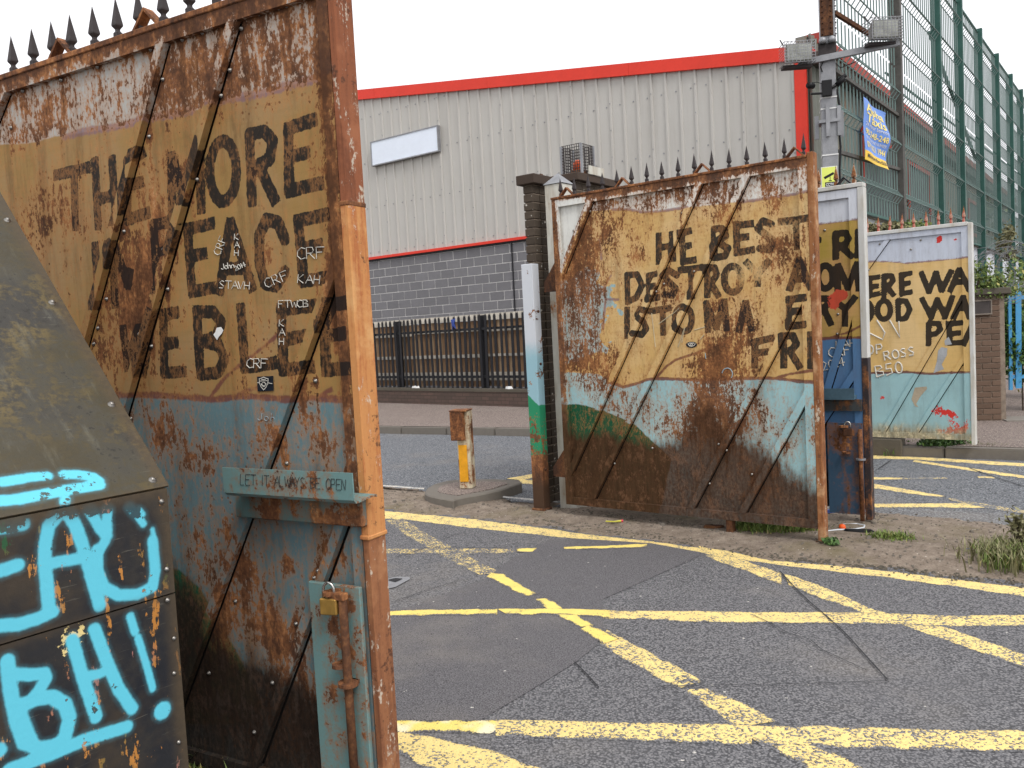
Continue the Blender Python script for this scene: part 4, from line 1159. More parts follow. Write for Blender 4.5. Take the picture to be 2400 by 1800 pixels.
BP2 = [G2.px(*fn(q)[0]) for fn, pl in BOLTS2 for q in pl]
def sp(p, q, d=-.02): return order((G2.px(*p, d), G2.px(*q, d)))
st2 = [sp(c1((325, 930))[0], c1((510, 455))[0]), sp(c2((390, 960))[0], c1((1225, 330))[0]), sp(c2((515, 1170))[0], c1((1530, 285))[0]), sp(c2((1155, 1230))[0], c1((1915, 1020))[0]), sp(c2((1480, 1270))[0], c2((1940, 430))[0])]
def attrs2(P):
    u, z = P[:, 0], P[:, 1]
    a = {}
    a['top'] = z - np.interp(u, *top2)
    a['bot'] = np.minimum(z - np.interp(u, *bot2), sd_poly(P, leftblue))
    a['blk'] = sd_lines(P, L2); a['pur'] = sd_lines(P, pur2); a['brn'] = sd_lines(P, brn2); a['grn'] = sd_poly(P, grn2)
    e = np.minimum(np.minimum(u, W2 - u), np.minimum(z - .13, 2.68 - z))
    rim = np.clip(1 - (e - .04) / .03, 0, 1)
    a['rst'] = -.28 + .72 * blobs(P, rs2) + .03 * (a['top'] > 0) + .50 * rim * np.clip((z - .5) * 1.2, 0, 1)
    a['rst'] += wear(P, BP2, st2)
    a['fad'] = 1.2 * blobs(P, fad2); a['dirt_shade'] = -.15 + blobs(P, dr2) + .6 * rim * np.clip(1.2 - z, 0, 1)
    bl = sd_poly(P, leftblue) + .05 * vnoise(u, z, 7.0, 2) + .03 * vnoise(u, z, 19.0, 5)
    a['bot'] = np.minimum(z - np.interp(u, *bot2), bl)
    a['rst'] = a['rst'] + .22 * np.clip(-sd_poly(P, leftzone) / .1, 0, 1)
    # the small corner sheet is still sound white paint
    corner = sd_poly(P, cornerW)
    a['rst'] = np.where(corner < -.004, -.62 + .62 * np.exp(corner / .03), a['rst']); a['top'] = np.where(corner < .02, .2, a['top'])
    return a
leftzone = G2.pts(c1((300, 560), (520, 560), (560, 720), (600, 1000), (640, 1120), (600, 1480), (640, 1600), (300, 1600)))
cornerW = G2.pts(c1((290, 470), (500, 440), (325, 930)))
M['gate2'] = gate_paint('mural_paint_middle_gate', S(222, 222, 216), S(204, 168, 108), S(214, 183, 132), S(154, 191, 196), seed=4.0, film=S(80, 54, 36), heart=.4, green=S(22, 90, 60))
gate2 = at_frame('steel_gate', 'rust-streaked mural gate leaf in the middle with faded THE BEST DESTROY lettering', 'gate', G2, 'painted steel gate leaves')
make_gate(gate2, 0, W2 - .0605, .13, 2.665, st2, attrs2, M['gate2'], .0095, fw=.062, strap_w=.05, frame_d=(-.03, .05), strap_d=-.032)
MB().box(W2 - .06, W2 - .015, -.035, .05, .03, 2.70).build('end_post', M['rust_post_b'], gate2, bevel=.005)
MB().box(-.004, W2 - .0605, -.038, .05, 2.6655, 2.684).build('top_bar', M['rust'], gate2, bevel=.003)
for x, y in ((318, 435), (405, 425), (497, 405), (586, 385), (680, 375), (776, 360), (874, 345), (973, 330), (1077, 308), (1184, 290), (1294, 268), (1407, 245), (1522, 225), (1643, 205), (1765, 180), (1889, 160)):
    u, z = G2.px(*c1((x, y))[0], .01)
    mesh_obj('spike', spike_me, M['iron'], gate2, (u, .01, 2.68), (0, R(random.uniform(-1.5, 1.5)), R(random.uniform(-8, 8))), (1, 1, random.uniform(.92, 1.03)))
for x, y in ((355, 428), (718, 362), (1233, 270), (1832, 165)):
    vbracket(gate2, G2.px(*c1((x, y))[0], .01)[0], 2.682)
for u, z in BP2: bolt(gate2, u, z, 0.0, None, None, 1.25)
# hinges towards the post, ground stop and the worn eye at the foot
for zc in (2.02, .45):
    MB().prism([(-.002, .0, zc - .10), (-.002, .06, zc - .10), (-.002, .06, zc + .16), (-.002, .0, zc + .16)], [(-.15, .02, zc - .10), (-.15, .05, zc - .10), (-.15, .05, zc - .02), (-.15, .02, zc - .02)]).build('hinge', M['rust_dark'], gate2)
uu = G2.px(*c2((1410, 1330))[0])[0]
MB().box(uu - .02, uu + .03, -.02, .04, 0.0, .129).build('ground_stop', M['rust_dark'], gate2)
MB().tube([(W2 - .06, -.03, .05), (W2 - .075, -.05, .03), (W2 - .055, -.055, -.0), (W2 - .03, -.05, .02), (W2 - .02, -.035, .06)], .008, 6).build('chain_loop', M['rust_dark'], gate2)
# oval sticker
ov = arc(1163, 160, 36, 20, n=14)
so = flat_on(G2, gate2, c2(*ov), -.003, M['sticker'], 'sticker')
writing(so, G2, [c2((1140, 152), (1150, 168), (1165, 172), (1180, 165), (1188, 152)), c2((1148, 150), (1180, 150)), c2(*arc(1163, 160, 7, 7, n=6))], .003, M['scratch_white'], -.0045, 'emblem_lines')
writing(gate2, G2, [c1((905, 1200), (930, 1420)), c1((950, 1270), (1060, 1190), (1090, 1160)), c1((1075, 1420), (1120, 1290), (1100, 1390)), c1((1220, 1370), (1245, 1340)), c1((1180, 1310), (1250, 1290))], .0035, plain('white_wash', S(190, 178, 150), .9), -.0005)
writing(gate2, G2, [c2(*arc(1395, 350, 34, 38, 190, 400, 12)), c2((1252, 215), (1256, 250))], .0035, M['scratch_faint'], -.0005)

# ------------------------------------------------------------------ the white-framed gate half hidden behind it
A3 = at_z(2042, 1199, .12)
e3 = (math.sin(R(54)), -math.cos(R(54)))
G3 = Frame(A3, e3)        # origin at its free end; the leaf runs back to negative u
d1, d2 = Z(1800, 400, 3.687), Z(1800, 800, 3.687)
L3 = zig(G3, d1, [
    [(582, 545), (586, 750)], [(582, 545), (672, 538), (702, 590), (662, 640), (590, 660)], [(625, 650), (725, 740)], [(785, 525), (785, 735)], [(432, 600), (440, 600)],
    arc(495, 920, 65, 100), [(602, 825), (602, 1025)], [(608, 825), (692, 1010)], [(692, 1010), (772, 812)], [(782, 808), (792, 1020)],
    [(430, 1110), (432, 1330)], [(430, 1105), (510, 1105), (530, 1150), (470, 1190)], [(480, 1190), (540, 1320)], [(562, 1112), (662, 1190)], [(752, 1100), (670, 1195)], [(667, 1190), (668, 1325)]], .025)
top3 = curve(G3, d1((200, 500), (430, 462), (800, 418), (850, 412)))
bot3_px = d1((200, 1480), (470, 1450), (600, 1445), (840, 1440))
bot3 = curve(G3, bot3_px)
brn3 = [(G3.pts(bot3_px), .012)] + zig(G3, d1, [[(540, 1440), (690, 1400), (830, 1330)]], .009)
flk3 = px_blobs(G3, d1, [(600, 1080, 70, 70, .75), (560, 1200, 60, 120, .75), (490, 1400, 50, 60, .6), (650, 1050, 40, 50, .5)], 6.3 / 1960 / 3.687)
dr3 = px_blobs(G3, d2, [(700, 1300, 300, 330, 1.3), (700, 550, 300, 40, .55), (800, 700, 60, 200, .4)], 6.3 / 1960 / 3.687)
def attrs3(P):
    u, z = P[:, 0], P[:, 1]; a = {}
    a['top'] = z - np.interp(u, *top3); a['bot'] = z - np.interp(u, *bot3)
    a['blk'] = sd_lines(P, L3); a['pur'] = np.abs(a['top']) - .008; a['brn'] = sd_lines(P, brn3); a['grn'] = np.full(len(P), 1.0)
    a['rst'] = np.full(len(P), -.62) + .25 * (z < .8); a['fad'] = np.zeros(len(P)); a['dirt_shade'] = -.25 + blobs(P, dr3); a['flk'] = -.5 + blobs(P, flk3)
    return a
M['gate3'] = gate_paint('mural_paint_white_framed_gate', S(214, 218, 226), S(176, 150, 72), S(196, 154, 102), S(84, 124, 166), .9, film=S(58, 44, 34), flake=S(206, 84, 62), seed=8, letter=S(27, 27, 29), speck=.3, stain=.25)
gate3 = at_frame('steel_gate', 'white-framed mural gate leaf with blue lower half, half hidden behind the middle gate', 'gate', G3, 'painted steel gate leaves')
s3 = [order((G3.px(1925, 960), G3.px(*d1((820, 880))[0]))), order((G3.px(*d2((600, 500))[0]), G3.px(*d2((800, 200))[0])))]
make_gate(gate3, -2.1, -.035, .14, 2.515, s3, attrs3, M['gate3'], .012, fw=.06, strap_w=.05, frame_d=(-.02, .04), strap_d=-.02)
M['white_frame'] = worn('white_frame_paint', S(206, 206, 202), -.42, .5, 4, .3, 3, dirt=S(180, 174, 160))
M['black_red'] = worn('black_over_red_paint', S(52, 46, 48), -.16, .6, 8, .3, 2)
MB().box(-.0345, .012, -.028, .06, 1.27, 2.52).build('end_post', M['white_frame'], gate3, bevel=.004)
MB().box(-.0345, .012, -.028, .06, .06, 1.2695).build('end_post', M['black_red'], gate3, bevel=.004)
MB().box(-2.1, .01, -.03, .06, 2.521, 2.553).build('top_bar', M['white_frame'], gate3, bevel=.004)
zt3 = G3.px(*d2((650, 398))[0])[1]; zb3 = G3.px(*d2((650, 495))[0])[1]
MB().prism([(-1.2, d, z) for d, z in ((-.10, zt3), (-.095, zb3), (-.03, zb3 + .004), (-.021, zb3 + .012), (-.0205, zb3 + .03), (-.085, zb3 + .02), (-.09, zt3))], [(-.075, d, z) for d, z in ((-.10, zt3), (-.095, zb3), (-.03, zb3 + .004), (-.021, zb3 + .012), (-.0205, zb3 + .03), (-.085, zb3 + .02), (-.09, zt3))]).build('shelf', plain('slate_blue_paint', S(74, 98, 112), .5, 0, .2), gate3)
zk3 = G3.px(*d2((650, 595))[0])[1]
MB().box(-1.1, -.0375, -.05, -.022, zk3, zb3 - .002).build('bracket_channel', worn('channel_blue', S(66, 72, 74), -.2, .6, 8, dirt=S(56, 48, 42)), gate3)
M['blue_grime'] = worn('blue_grime', S(62, 88, 112), -.16, .6, 4, .3, 7, dirt=S(58, 46, 38))
pl3u = G3.px(*d2((530, 900))[0])[0]; pl3z = G3.px(*d2((650, 700))[0])[1]
MB().box(pl3u, -.037, -.05, -.0205, .10, pl3z).build('lock_plate', M['blue_grime'], gate3)
rd3 = G3.px(*d2((800, 1000))[0], -.08)[0]
MB().tube([(rd3, -.075, pl3z - .04), (rd3, -.075, .06)], .016, 8).build('drop_bolt', M['rust'], gate3, smooth=True)
eye(gate3, rd3, G3.px(*d2((800, 1020))[0], -.08)[1], .035, -.05, .025, M['galv'], 'keeper_ring')
q3 = G3.px(*d2((680, 960))[0], -.07); eye(gate3, q3[0], q3[1], .03, -.05, .03)
q3 = G3.px(*d2((655, 735))[0], -.07); eye(gate3, q3[0], q3[1], .035, -.05, .03)
padlock('padlock', 'dull rusty padlock with bright shackle on the white-framed gate', G3, q3[0] + .03, -.085, q3[1] + .01, 1.05, True)
writing(gate3, G3, scribble('KAH', *d1((590, 1535))[0], 17, 6, .95) + scribble('CRF', *d1((525, 1615))[0], 22, 8, .85) + scribble('2014', *d2((475, 255))[0], 20, 14, .8), .0045, M['scratch_white'], -.001)
for x, y in ((520, 200), (485, 200), (725, 170), (490, 515), (605, 1240), (755, 1245), (770, 1380), (600, 1410), (735, 1170), (765, 1150)):
    u, z = G3.px(*d1((x, y))[0]); bolt(gate3, u, z, 0, None, None, 1.3)
M['white_spike'] = worn('cream_spike', S(206, 198, 184), .0, .6, 14, .4, 1)
for x in (-.62, -.33, -.04 - .0):
    mesh_obj('spike', spike_me, M['white_spike'], gate3, (G3.px(2000 if x > -.1 else 1958 if x > -.5 else 1917, 415)[0], .02, 2.55), None, (1.1, 1.1, 1.0))
vbracket(gate3, G3.px(1977, 425)[0], 2.553, .06, .015, M['black'])

# ------------------------------------------------------------------ the far gate standing on the pavement
A4, B4 = at_z(2030, 1025, .2), at_z(2285, 1034, .2)
G4 = Frame(A4, (B4 - A4)[:2])
W4 = G4.px(2285, 1000)[0]
L4 = zig(G4, d1, [
    [(877, 925), (882, 1080)], [(877, 930), (950, 920)], [(877, 1002), (940, 998)], [(882, 1078), (950, 1065)],
    [(1002, 915), (1002, 1080)], [(1002, 908), (1068, 908), (1080, 950), (1050, 990), (1002, 1000)], [(1025, 1000), (1082, 1072)],
    [(1152, 895), (1157, 1062)], [(1152, 900), (1230, 888)], [(1152, 980), (1215, 972)], [(1157, 1062), (1232, 1050)],
    [(1325, 885), (1390, 1045)], [(1392, 1045), (1450, 885)], [(1452, 885), (1500, 1035)], [(1502, 1035), (1580, 872)],
    [(1652, 855), (1575, 1035)], [(1657, 855), (1742, 1030)], [(1612, 965), (1710, 962)],
    arc(855, 1215, 40, 80), arc(1002, 1205, 55, 82), [(1122, 1122), (1127, 1285)], [(1122, 1122), (1190, 1126), (1225, 1200), (1190, 1278), (1127, 1285)],
    [(1332, 1112), (1410, 1265)], [(1412, 1265), (1460, 1112)], [(1462, 1112), (1530, 1265)], [(1532, 1265), (1592, 1092)],
    [(1685, 1095), (1605, 1268)], [(1690, 1095), (1742, 1268)], [(1642, 1192), (1728, 1190)],
    [(1387, 1325), (1387, 1500)], [(1387, 1320), (1472, 1320), (1492, 1370), (1452, 1410), (1387, 1420)],
    [(1562, 1320), (1572, 1490)], [(1562, 1325), (1670, 1315)], [(1570, 1410), (1650, 1402)], [(1572, 1490), (1680, 1485)], [(1762, 1345), (1695, 1498)]], .029)
top4 = curve(G4, d1((600, 800), (840, 790), (950, 783), (1100, 790), (1180, 800), (1300, 790), (1450, 775), (1760, 745)))
bot4_px = d2((700, 280), (860, 276), (1200, 265), (1400, 280), (1600, 270), (1790, 265))
bot4 = curve(G4, bot4_px)
flk4 = px_blobs(G4, d1, [(1480, 590, 25, 50, .85), (1615, 595, 25, 25, .8), (1380, 720, 60, 80, .5), (1690, 780, 40, 30, .45), (1430, 1200, 60, 50, .42), (1630, 940, 30, 30, .6), (1440, 880, 30, 40, .4)], 9.2 / 1960 / 3.687) + px_blobs(G4, d2, [(1660, 760, 110, 110, .62), (1620, 600, 90, 130, .36), (1430, 580, 50, 100, .5), (985, 490, 20, 50, .7), (930, 520, 20, 20, .6), (1500, 780, 80, 30, .45), (1535, 620, 40, 40, .4)], 9.2 / 1960 / 3.687)
dr4 = px_blobs(G4, d2, [(1100, 830, 900, 130, .95), (1300, 700, 700, 160, .25)], 9.2 / 1960 / 3.687)
def attrs4(P):
    u, z = P[:, 0], P[:, 1]; a = {}
    a['top'] = z - np.interp(u, *top4); a['bot'] = z - np.interp(u, *bot4)
    a['blk'] = sd_lines(P, L4); a['pur'] = np.abs(a['top']) - .010; a['brn'] = sd_lines(P, [(G4.pts(bot4_px), .013)]); a['grn'] = np.full(len(P), 1.0)
    a['rst'] = np.full(len(P), -.72) + .22 * np.clip(.6 - z, 0, 1); a['fad'] = np.zeros(len(P)); a['dirt_shade'] = -.3 + blobs(P, dr4); a['flk'] = -.38 + blobs(P, flk4)
    return a
M['gate4'] = gate_paint('mural_paint_far_gate', S(196, 202, 214), S(212, 176, 112), S(220, 188, 134), S(156, 193, 197), .9, film=S(172, 160, 130), stain=.2, flake=S(206, 60, 54), seed=12, letter=S(28, 28, 30), speck=.25)
gate4 = at_frame('steel_gate', 'well-kept white-framed mural gate leaf on the far pavement, ochre with turquoise base', 'gate', G4, 'painted steel gate leaves')
s4 = [order((G4.px(*d2((500, 780))[0]), G4.px(*d1((1060, 560))[0]))), order((G4.px(*d2((985, 800))[0]), G4.px(*d2((1410, 90))[0]))), order((G4.px(*d2((1265, 810))[0]), G4.px(*d2((1715, 110))[0])))]
s4[0] = (G4.px(*d1((530, 1300))[0]), G4.px(*d1((1060, 560))[0]))
s4[1] = (G4.px(*d2((985, 800))[0]), G4.px(*d1((1690, 1060))[0]))
z40, z41 = .21, G4.px(2275, 528)[1]
make_gate(gate4, -1.1, W4 - .03, z40, z41, s4, attrs4, M['gate4'], .02, fw=.06, strap_w=.045, frame_d=(-.02, .04), strap_d=-.014)
MB().box(W4 - .0295, W4 + .01, -.03, .06, z40 - .05, z41 + .03).build('end_post', M['white_frame'], gate4, bevel=.004)
MB().box(-1.1, W4 - .03, -.035, .06, z41 + .001, z41 + .04).build('top_bar', M['white_frame'], gate4, bevel=.004)
M['red_spike'] = worn('red_white_spike', S(176, 84, 70), -.05, .6, 12, .5, 1, dirt=S(212, 200, 186))
for x, y in ((855, 510), (955, 495), (1052, 500), (1157, 485), (1262, 470), (1370, 455), (1475, 455), (1583, 445), (1692, 435), (735, 520)):
    u, z = G4.px(*d1((x, y))[0], .01); mesh_obj('spike', spike_me, M['red_spike'], gate4, (u, .01, z41 + .038), (0, R(random.uniform(-3, 3)), 0), (1.0, 1.0, 1.1))
writing(gate4, G4, [d1((870, 1400), (990, 1460), (1010, 1400), (940, 1290)), d1((1050, 1290), (1140, 1440), (1130, 1300))] + scribble('OP', *d1((850, 1590))[0], 22, 4, 1.1) + scribble('ROSS', *d1((1010, 1640))[0], 20, 10, .95) + scribble('B50', *d2((940, 310))[0], 26, 10, .9), .009, M['scratch_white'], -.002)
M['bare'] = plain('bare_grey_metal', S(168, 170, 172), .5, 0, .15)
for pl in (d1((1525, 1470), (1560, 1435), (1590, 1500), (1530, 1510)), d2((1470, 80), (1500, 50), (1550, 60), (1545, 120), (1500, 200), (1520, 240), (1430, 275), (1460, 170))):
    flat_on(G4, gate4, pl, -.002, M['bare'], 'bare_patch')
flat_on(G4, gate4, d2((1270, 400), (1370, 390), (1375, 410), (1320, 470), (1280, 540), (1300, 570), (1270, 560), (1240, 500)), -.002, plain('undercoat', S(178, 164, 142), .8), 'bare_patch')
for x, y in ((950, 570), (1210, 545), (965, 635), (955, 695), (1320, 600), (1235, 680), (870, 855), (1440, 530), (1555, 490), (1690, 640), (1715, 1330), (1710, 1170)):
    u, z = G4.px(*d1((x, y))[0]); bolt(gate4, u, z, 0, None, None, 1.5)
# block it rests on
sb = G4.px(2090, 1050)[0]
stop = empty('support_block', 'dark low concrete block under the far mural gate', 'support block', tuple(G4.world(sb - .55, .02, .0)), G4.ang)
MB().box(-.3, .66, -.05, .12, -.0, .195).build('block', M['conc_dark'], stop, bevel=.01)

# ================================================================== STEEL SHROUD IN THE FOREGROUND
e5 = (math.sin(R(37.6)), math.cos(R(37.6)))
d5 = ray(389, 1142); c5 = EYE_V + d5 * (2.3 / d5[1])
G5 = Frame(c5, e5)
f1z = G5.px(389, 1142)[1]; f2z = G5.px(409, 1389)[1]
# slope direction found from the traced upper edge
def back_z(x, y):
    best = None
    r = ray(x, y); P0 = G5.o; n = G5.e
    p = EYE_V + r * (np.dot(P0 - EYE_V, n) / np.dot(r, n)); return G5.local(p)[1], p[2]
bd, bz = back_z(0, 462)
slope_k = (bz - f1z) / bd
BD = 1.08; BZ = f1z + slope_k * BD
b5, b6 = Z(0, 1080, 4.608), Z(0, 1440, 4.608)
spray = [([(b5(*s) if True else 0), w]) for s, w in (
    ([(0, 720), (240, 680)], 1), ([(0, 1185), (180, 1125)], 1),
    ([(660, 540), (520, 700), (480, 900), (475, 1100), (500, 1350), (525, 1640)], 1), ([(700, 530), (800, 680), (880, 900), (960, 1180), (1070, 1560)], 1), ([(470, 1115), (900, 1045)], .9),
    ([(960, 535), (1080, 740), (1150, 810)], .85), ([(1150, 535), (1150, 800), (1120, 880), (1050, 1000)], .8), ([(1040, 960), (1045, 1180), (1110, 1360), (1270, 1450), (1480, 1440), (1640, 1360), (1670, 1180), (1640, 860)], .95),
    ([(1390, 500), (1480, 590), (1540, 680)], .6), ([(1500, 520), (1545, 580)], .3), ([(1635, 740), (1650, 800)], .4))]
spray += [([(b6(*s) if True else 0), w]) for s, w in (
    ([(-20, 120), (200, 105), (400, 40), (560, -30)], 1),
    ([(80, 500), (110, 800), (180, 1150), (260, 1380), (430, 1450)], 1.05), ([(150, 640), (330, 655), (470, 635), (500, 690), (410, 840), (300, 960)], .95),
    ([(200, 1000), (400, 910), (560, 890), (700, 970), (750, 1120), (700, 1340), (560, 1430), (400, 1450)], 1.1), ([(200, 980), (230, 1150), (330, 1390)], 1.1),
    ([(780, 275), (900, 700), (1040, 1110)], 1), ([(1020, 155), (1150, 500), (1280, 800), (1430, 1020)], 1), ([(930, 670), (1080, 640), (1160, 590)], .8),
    ([(1405, 20), (1460, 190)], .7), ([(1490, 250), (1580, 540), (1650, 800)], .62), ([(1755, 1040)], 1.55),
    ([(100, 1680), (330, 1590), (600, 1490), (900, 1360), (1370, 1215)], 1.05), ([(-10, 1450), (5, 1480)], .9))]
rnd3 = lambda q: q if len(q) != 2 else [q[0], ((q[0][0] + q[1][0]) / 2, (q[0][1] + q[1][1]) / 2), q[1]]
SPR = [(rnd3(G5.pts(s)), .0155 * w) for s, w in spray]
slope_n = np.array([0, -slope_k, 1.0])   # in local (u, d, z): plane z = f1z + k d
def slope_px(x, y):
    r = ray(x, y); a = G5.e; bb = G5.b
    n = np.array([0, 0, 1.0]) - slope_k * bb
    P0 = G5.o + np.array([0, 0, f1z])
    p = EYE_V + r * (np.dot(P0 - EYE_V, n) / np.dot(r, n)); u, d = G5.local(p); return (u, d * math.hypot(1, slope_k))
SPS = [(rnd3([slope_px(*q) for q in b5(*s)]), .016 * w) for s, w in (
    ([(20, 245), (240, 210)], .9), ([(300, 195), (500, 180)], .85), ([(690, 165), (850, 165), (1000, 190), (1060, 230)], .9), ([(-60, 455), (200, 430), (560, 360), (750, 325), (1060, 275)], 1.0), ([(700, 430), (690, 480)], .7))]
def shroud_mat(name, steel, flakes, cover, seed=0.0):
    t = NT(name); c = t.mapping(t.co('Object'), None, (seed, 0, seed))
    n1 = t.noise(c, 6, 8, .68); n2 = t.noise(t.mapping(c, (14, 14, 3)), 1.6, 7, .68); nf = t.noise(c, 60, 4, .65); nb = t.noise(c, 2.0, 4, .6)
    col = t.mix(t.step(nb, .35, .65), steel[0], steel[1])
    col = t.mix(t.mul(t.step(n1, .45, .65), .8), col, steel[2])
    scr = t.noise(t.mapping(c, (3, 3, 60), None, (.0, .5, .0)), 2.0, 4, .7)
    col = t.mix(t.mul(t.step(scr, .62, .70), .35), col, S(150, 146, 132))
    if flakes:
        r = t.add(t.mad(n1, .7, -.35), t.mad(n2, 1.4, -.7), t.mad(nf, .3, -.15))
        hue = t.ramp(t.noise(c, 3.5, 2, .5), [(.36, S(150, 104, 96)), (.46, S(176, 118, 52)), (.55, S(186, 126, 60)), (.66, S(40, 84, 52))])
        col = t.mix(t.mul(t.step(t.noise(c, 1.7, 5, .7), .48, .62), .8), col, S(66, 56, 44))
        col = t.mix(t.step(r, .135, .165), col, hue)
        col = t.mix(t.step(t.add(t.attr('pal'), t.mad(nf, 1.0, -.5), t.mad(n1, 1.1, -.55)), .45, .48), col, S(226, 204, 138))
    else:
        col = t.mix(t.mul(t.step(t.add(n1, t.mad(nf, .5, -.25)), .46, .66), .85), col, S(104, 90, 56))
        col = t.mix(t.mul(t.step(t.add(nb, t.mad(nf, .25, -.12)), .46, .60), .8), col, S(64, 58, 42))
        col = t.mix(t.mul(t.step(n2, .55, .72), .25), col, S(130, 128, 114))
        col = t.mix(t.mul(t.step(t.add(n1, t.mad(nf, .8, -.4)), .38, .28), .8), col, S(44, 42, 38))
    e = t.add(t.attr('cyn'), t.mad(nf, .006, -.003))
    haze = t.mul(t.step(t.add(t.attr('cyn'), t.mad(nf, .012, -.006)), .015, .0), .13)
    col = t.mix(haze, col, S(92, 180, 200))
    cy = t.mul(t.step(e, .0045, -.0035), t.step(t.add(n1, t.mad(nf, .55, -.27), t.attr('wr')), cover, cover - .03))
    col = t.mix(cy, col, t.mix(t.mul(nb, .4), S(92, 198, 220), S(112, 192, 210)))
    col = t.mix(t.mul(t.step(t.attr('edg'), .05, .0), .75), col, t.mix(nf, S(60, 52, 40), S(96, 80, 58)))
    t.bump(t.add(t.mul(nf, .5), t.mul(n1, .5)), .45, .004)
    return t.done(col, .5, spec=.4)
M['shroud'] = shroud_mat('painted_shroud_steel', (S(28, 30, 36), S(38, 38, 40), S(56, 52, 46)), True, .67)
M['shroud_top'] = shroud_mat('weathered_shroud_top', (S(58, 56, 52), S(82, 78, 64), S(42, 40, 36)), False, .60, 3.0)
shroud = at_frame('steel_shroud', 'dark steel shroud with sloping top and cyan spray-painted letters in the left foreground', 'steel shroud', G5)
SL = -1.75
PALE = G5.pts(b6((640, 300), (720, 120), (880, 180), (900, 420)))
pc = np.mean(np.array(PALE), 0)
def attr_front(P):
    z = P[:, 1]
    edge = np.minimum(-P[:, 0], np.minimum(np.abs(z - f1z), np.abs(z - f2z) + .02))
    q = ((P[:, 0] - pc[0]) / .05) ** 2 + ((z - pc[1]) / .06) ** 2
    return {'cyn': sd_lines(P, SPR), 'edg': edge, 'pal': np.exp(-q) * .62, 'wr': .28 * np.exp(-((z - f1z) / .03) ** 2) + .20 * np.exp(-((P[:, 0] + .10) / .04) ** 2 - ((z - f1z + .06) / .05) ** 2)}
def attr_slope(P):
    return {'cyn': sd_lines(P, SPS), 'edg': np.minimum(-P[:, 0], P[:, 1] * 2 + .02), 'pal': np.zeros(len(P)), 'wr': np.full(len(P), .0)}
grid_solid('upper_panel', rect_rows(SL, 0, f2z + .003, f1z - .002, .006), -.004, .03, attr_front, M['shroud'], shroud)
grid_solid('lower_panel', rect_rows(SL, .002, .02, f2z - .002, .007), 0.0, .03, attr_front, M['shroud'], shroud)
sl_len = BD * math.hypot(1, slope_k)
so_ = grid_solid('sloping_panel', rect_rows(SL, .006, .0, sl_len, .008), -.006, .0, attr_slope, M['shroud_top'], shroud)
so_.rotation_euler = (-(math.pi / 2 - math.atan(slope_k)), 0, 0); so_.location = (0, 0.0, f1z)
e_ = MB().prism([(-.012, .032, .02), (-.012, BD, .02), (-.012, BD, BZ - .03), (-.012, .032, f1z - .03)], [(-.002, .032, .02), (-.002, BD, .02), (-.002, BD, BZ - .03), (-.002, .032, f1z - .03)])
e_.build('end_plate', M['rust_dark'], shroud)
MB().box(SL, -.013, BD - .01, BD, .02, BZ - .02).build('back_plate', M['rust_dark'], shroud)
MB().box(-.012, .004, .0305, .045, .02, f1z - .03).build('corner_angle', M['rust_dark'], shroud)
for x, y in ((1735, 438), (1792, 1168), (1800, 1503)):
    u, z = G5.px(*b5((x, y))[0]); bolt(shroud, u, z, -.004, None, None, .95)
for x, y in ((2190, 240), (1880, 635), (2000, 1380)):
    u, z = G5.px(*b6((min(x, 1930), y))[0]); bolt(shroud, min(u, -.012), z, 0, None, None, .8)
for x, y in ((1645, 228),):
    u, s_ = slope_px(*b5((x, y))[0])
for (x, y) in ((357, 1130), (261, 953), (122, 714), (17, 521)):
    u, s_ = slope_px(x, y)
    o = mesh_obj('bolt', bolt_me, M['bolt'], shroud, (min(u, -.012), s_ / math.hypot(1, slope_k), f1z + s_ * slope_k / math.hypot(1, slope_k) + .004), (math.atan(slope_k), 0, 0))

# ================================================================== WAREHOUSE
eB = (math.sin(R(53.3)), -math.cos(R(53.3)))
dm = ray(1030, 788); GB = Frame(EYE_V + dm * (22.0 / dm[1]), eB)
UC = GB.px(1893, 330)[0]                      # right-hand corner
GB = Frame(GB.world(UC), eB)                  # move the origin to that corner
r0, r1 = GB.px(845, 212), GB.px(1834, 114)
def roof_z(u): return r0[1] + (r1[1] - r0[1]) * (u - r0[0]) / (r1[0] - r0[0])
z_clad = GB.px(1237, 553)[1]
LB = 40.0; RIDGE = -19.0
def top_z(u): return roof_z(u) if u > RIDGE else roof_z(RIDGE) - (RIDGE - u) * .15
wh = at_frame('warehouse', 'large warehouse with grey ribbed cladding, red roof trim and a grey block base', 'building', GB)
MB().prism([(u, .0125, z) for u, z in ((-LB, 0), (0, 0), (0, top_z(0) - .1), (RIDGE, top_z(RIDGE) - .1), (-LB, top_z(-LB) - .1))], [(u, .3, z) for u, z in ((-LB, 0), (0, 0), (0, top_z(0) - .1), (RIDGE, top_z(RIDGE) - .1), (-LB, top_z(-LB) - .1))]).build('wall_core', M['mortar'], wh)
for k in range(39):
    u1 = -.2 - k * 1.0; u0 = u1 - 1.0 + .002
    prof = []
    for j in range(3):
        a = u0 + j / 3
        prof += [(a, 0.0), (a + .262, 0.0), (a + .276, -.034), (a + .318, -.034), (a + .332, 0.0)]
    b = MB(); n = len(prof)
    for (ua, da), (ub, db) in zip(prof[:-1], prof[1:]):
        b.quad((ua, da, z_clad), (ub, db, z_clad), (ub, db, top_z(ub) - .15), (ua, da, top_z(ua) - .15))
    b.build('cladding_sheet', M['cladding'], wh)
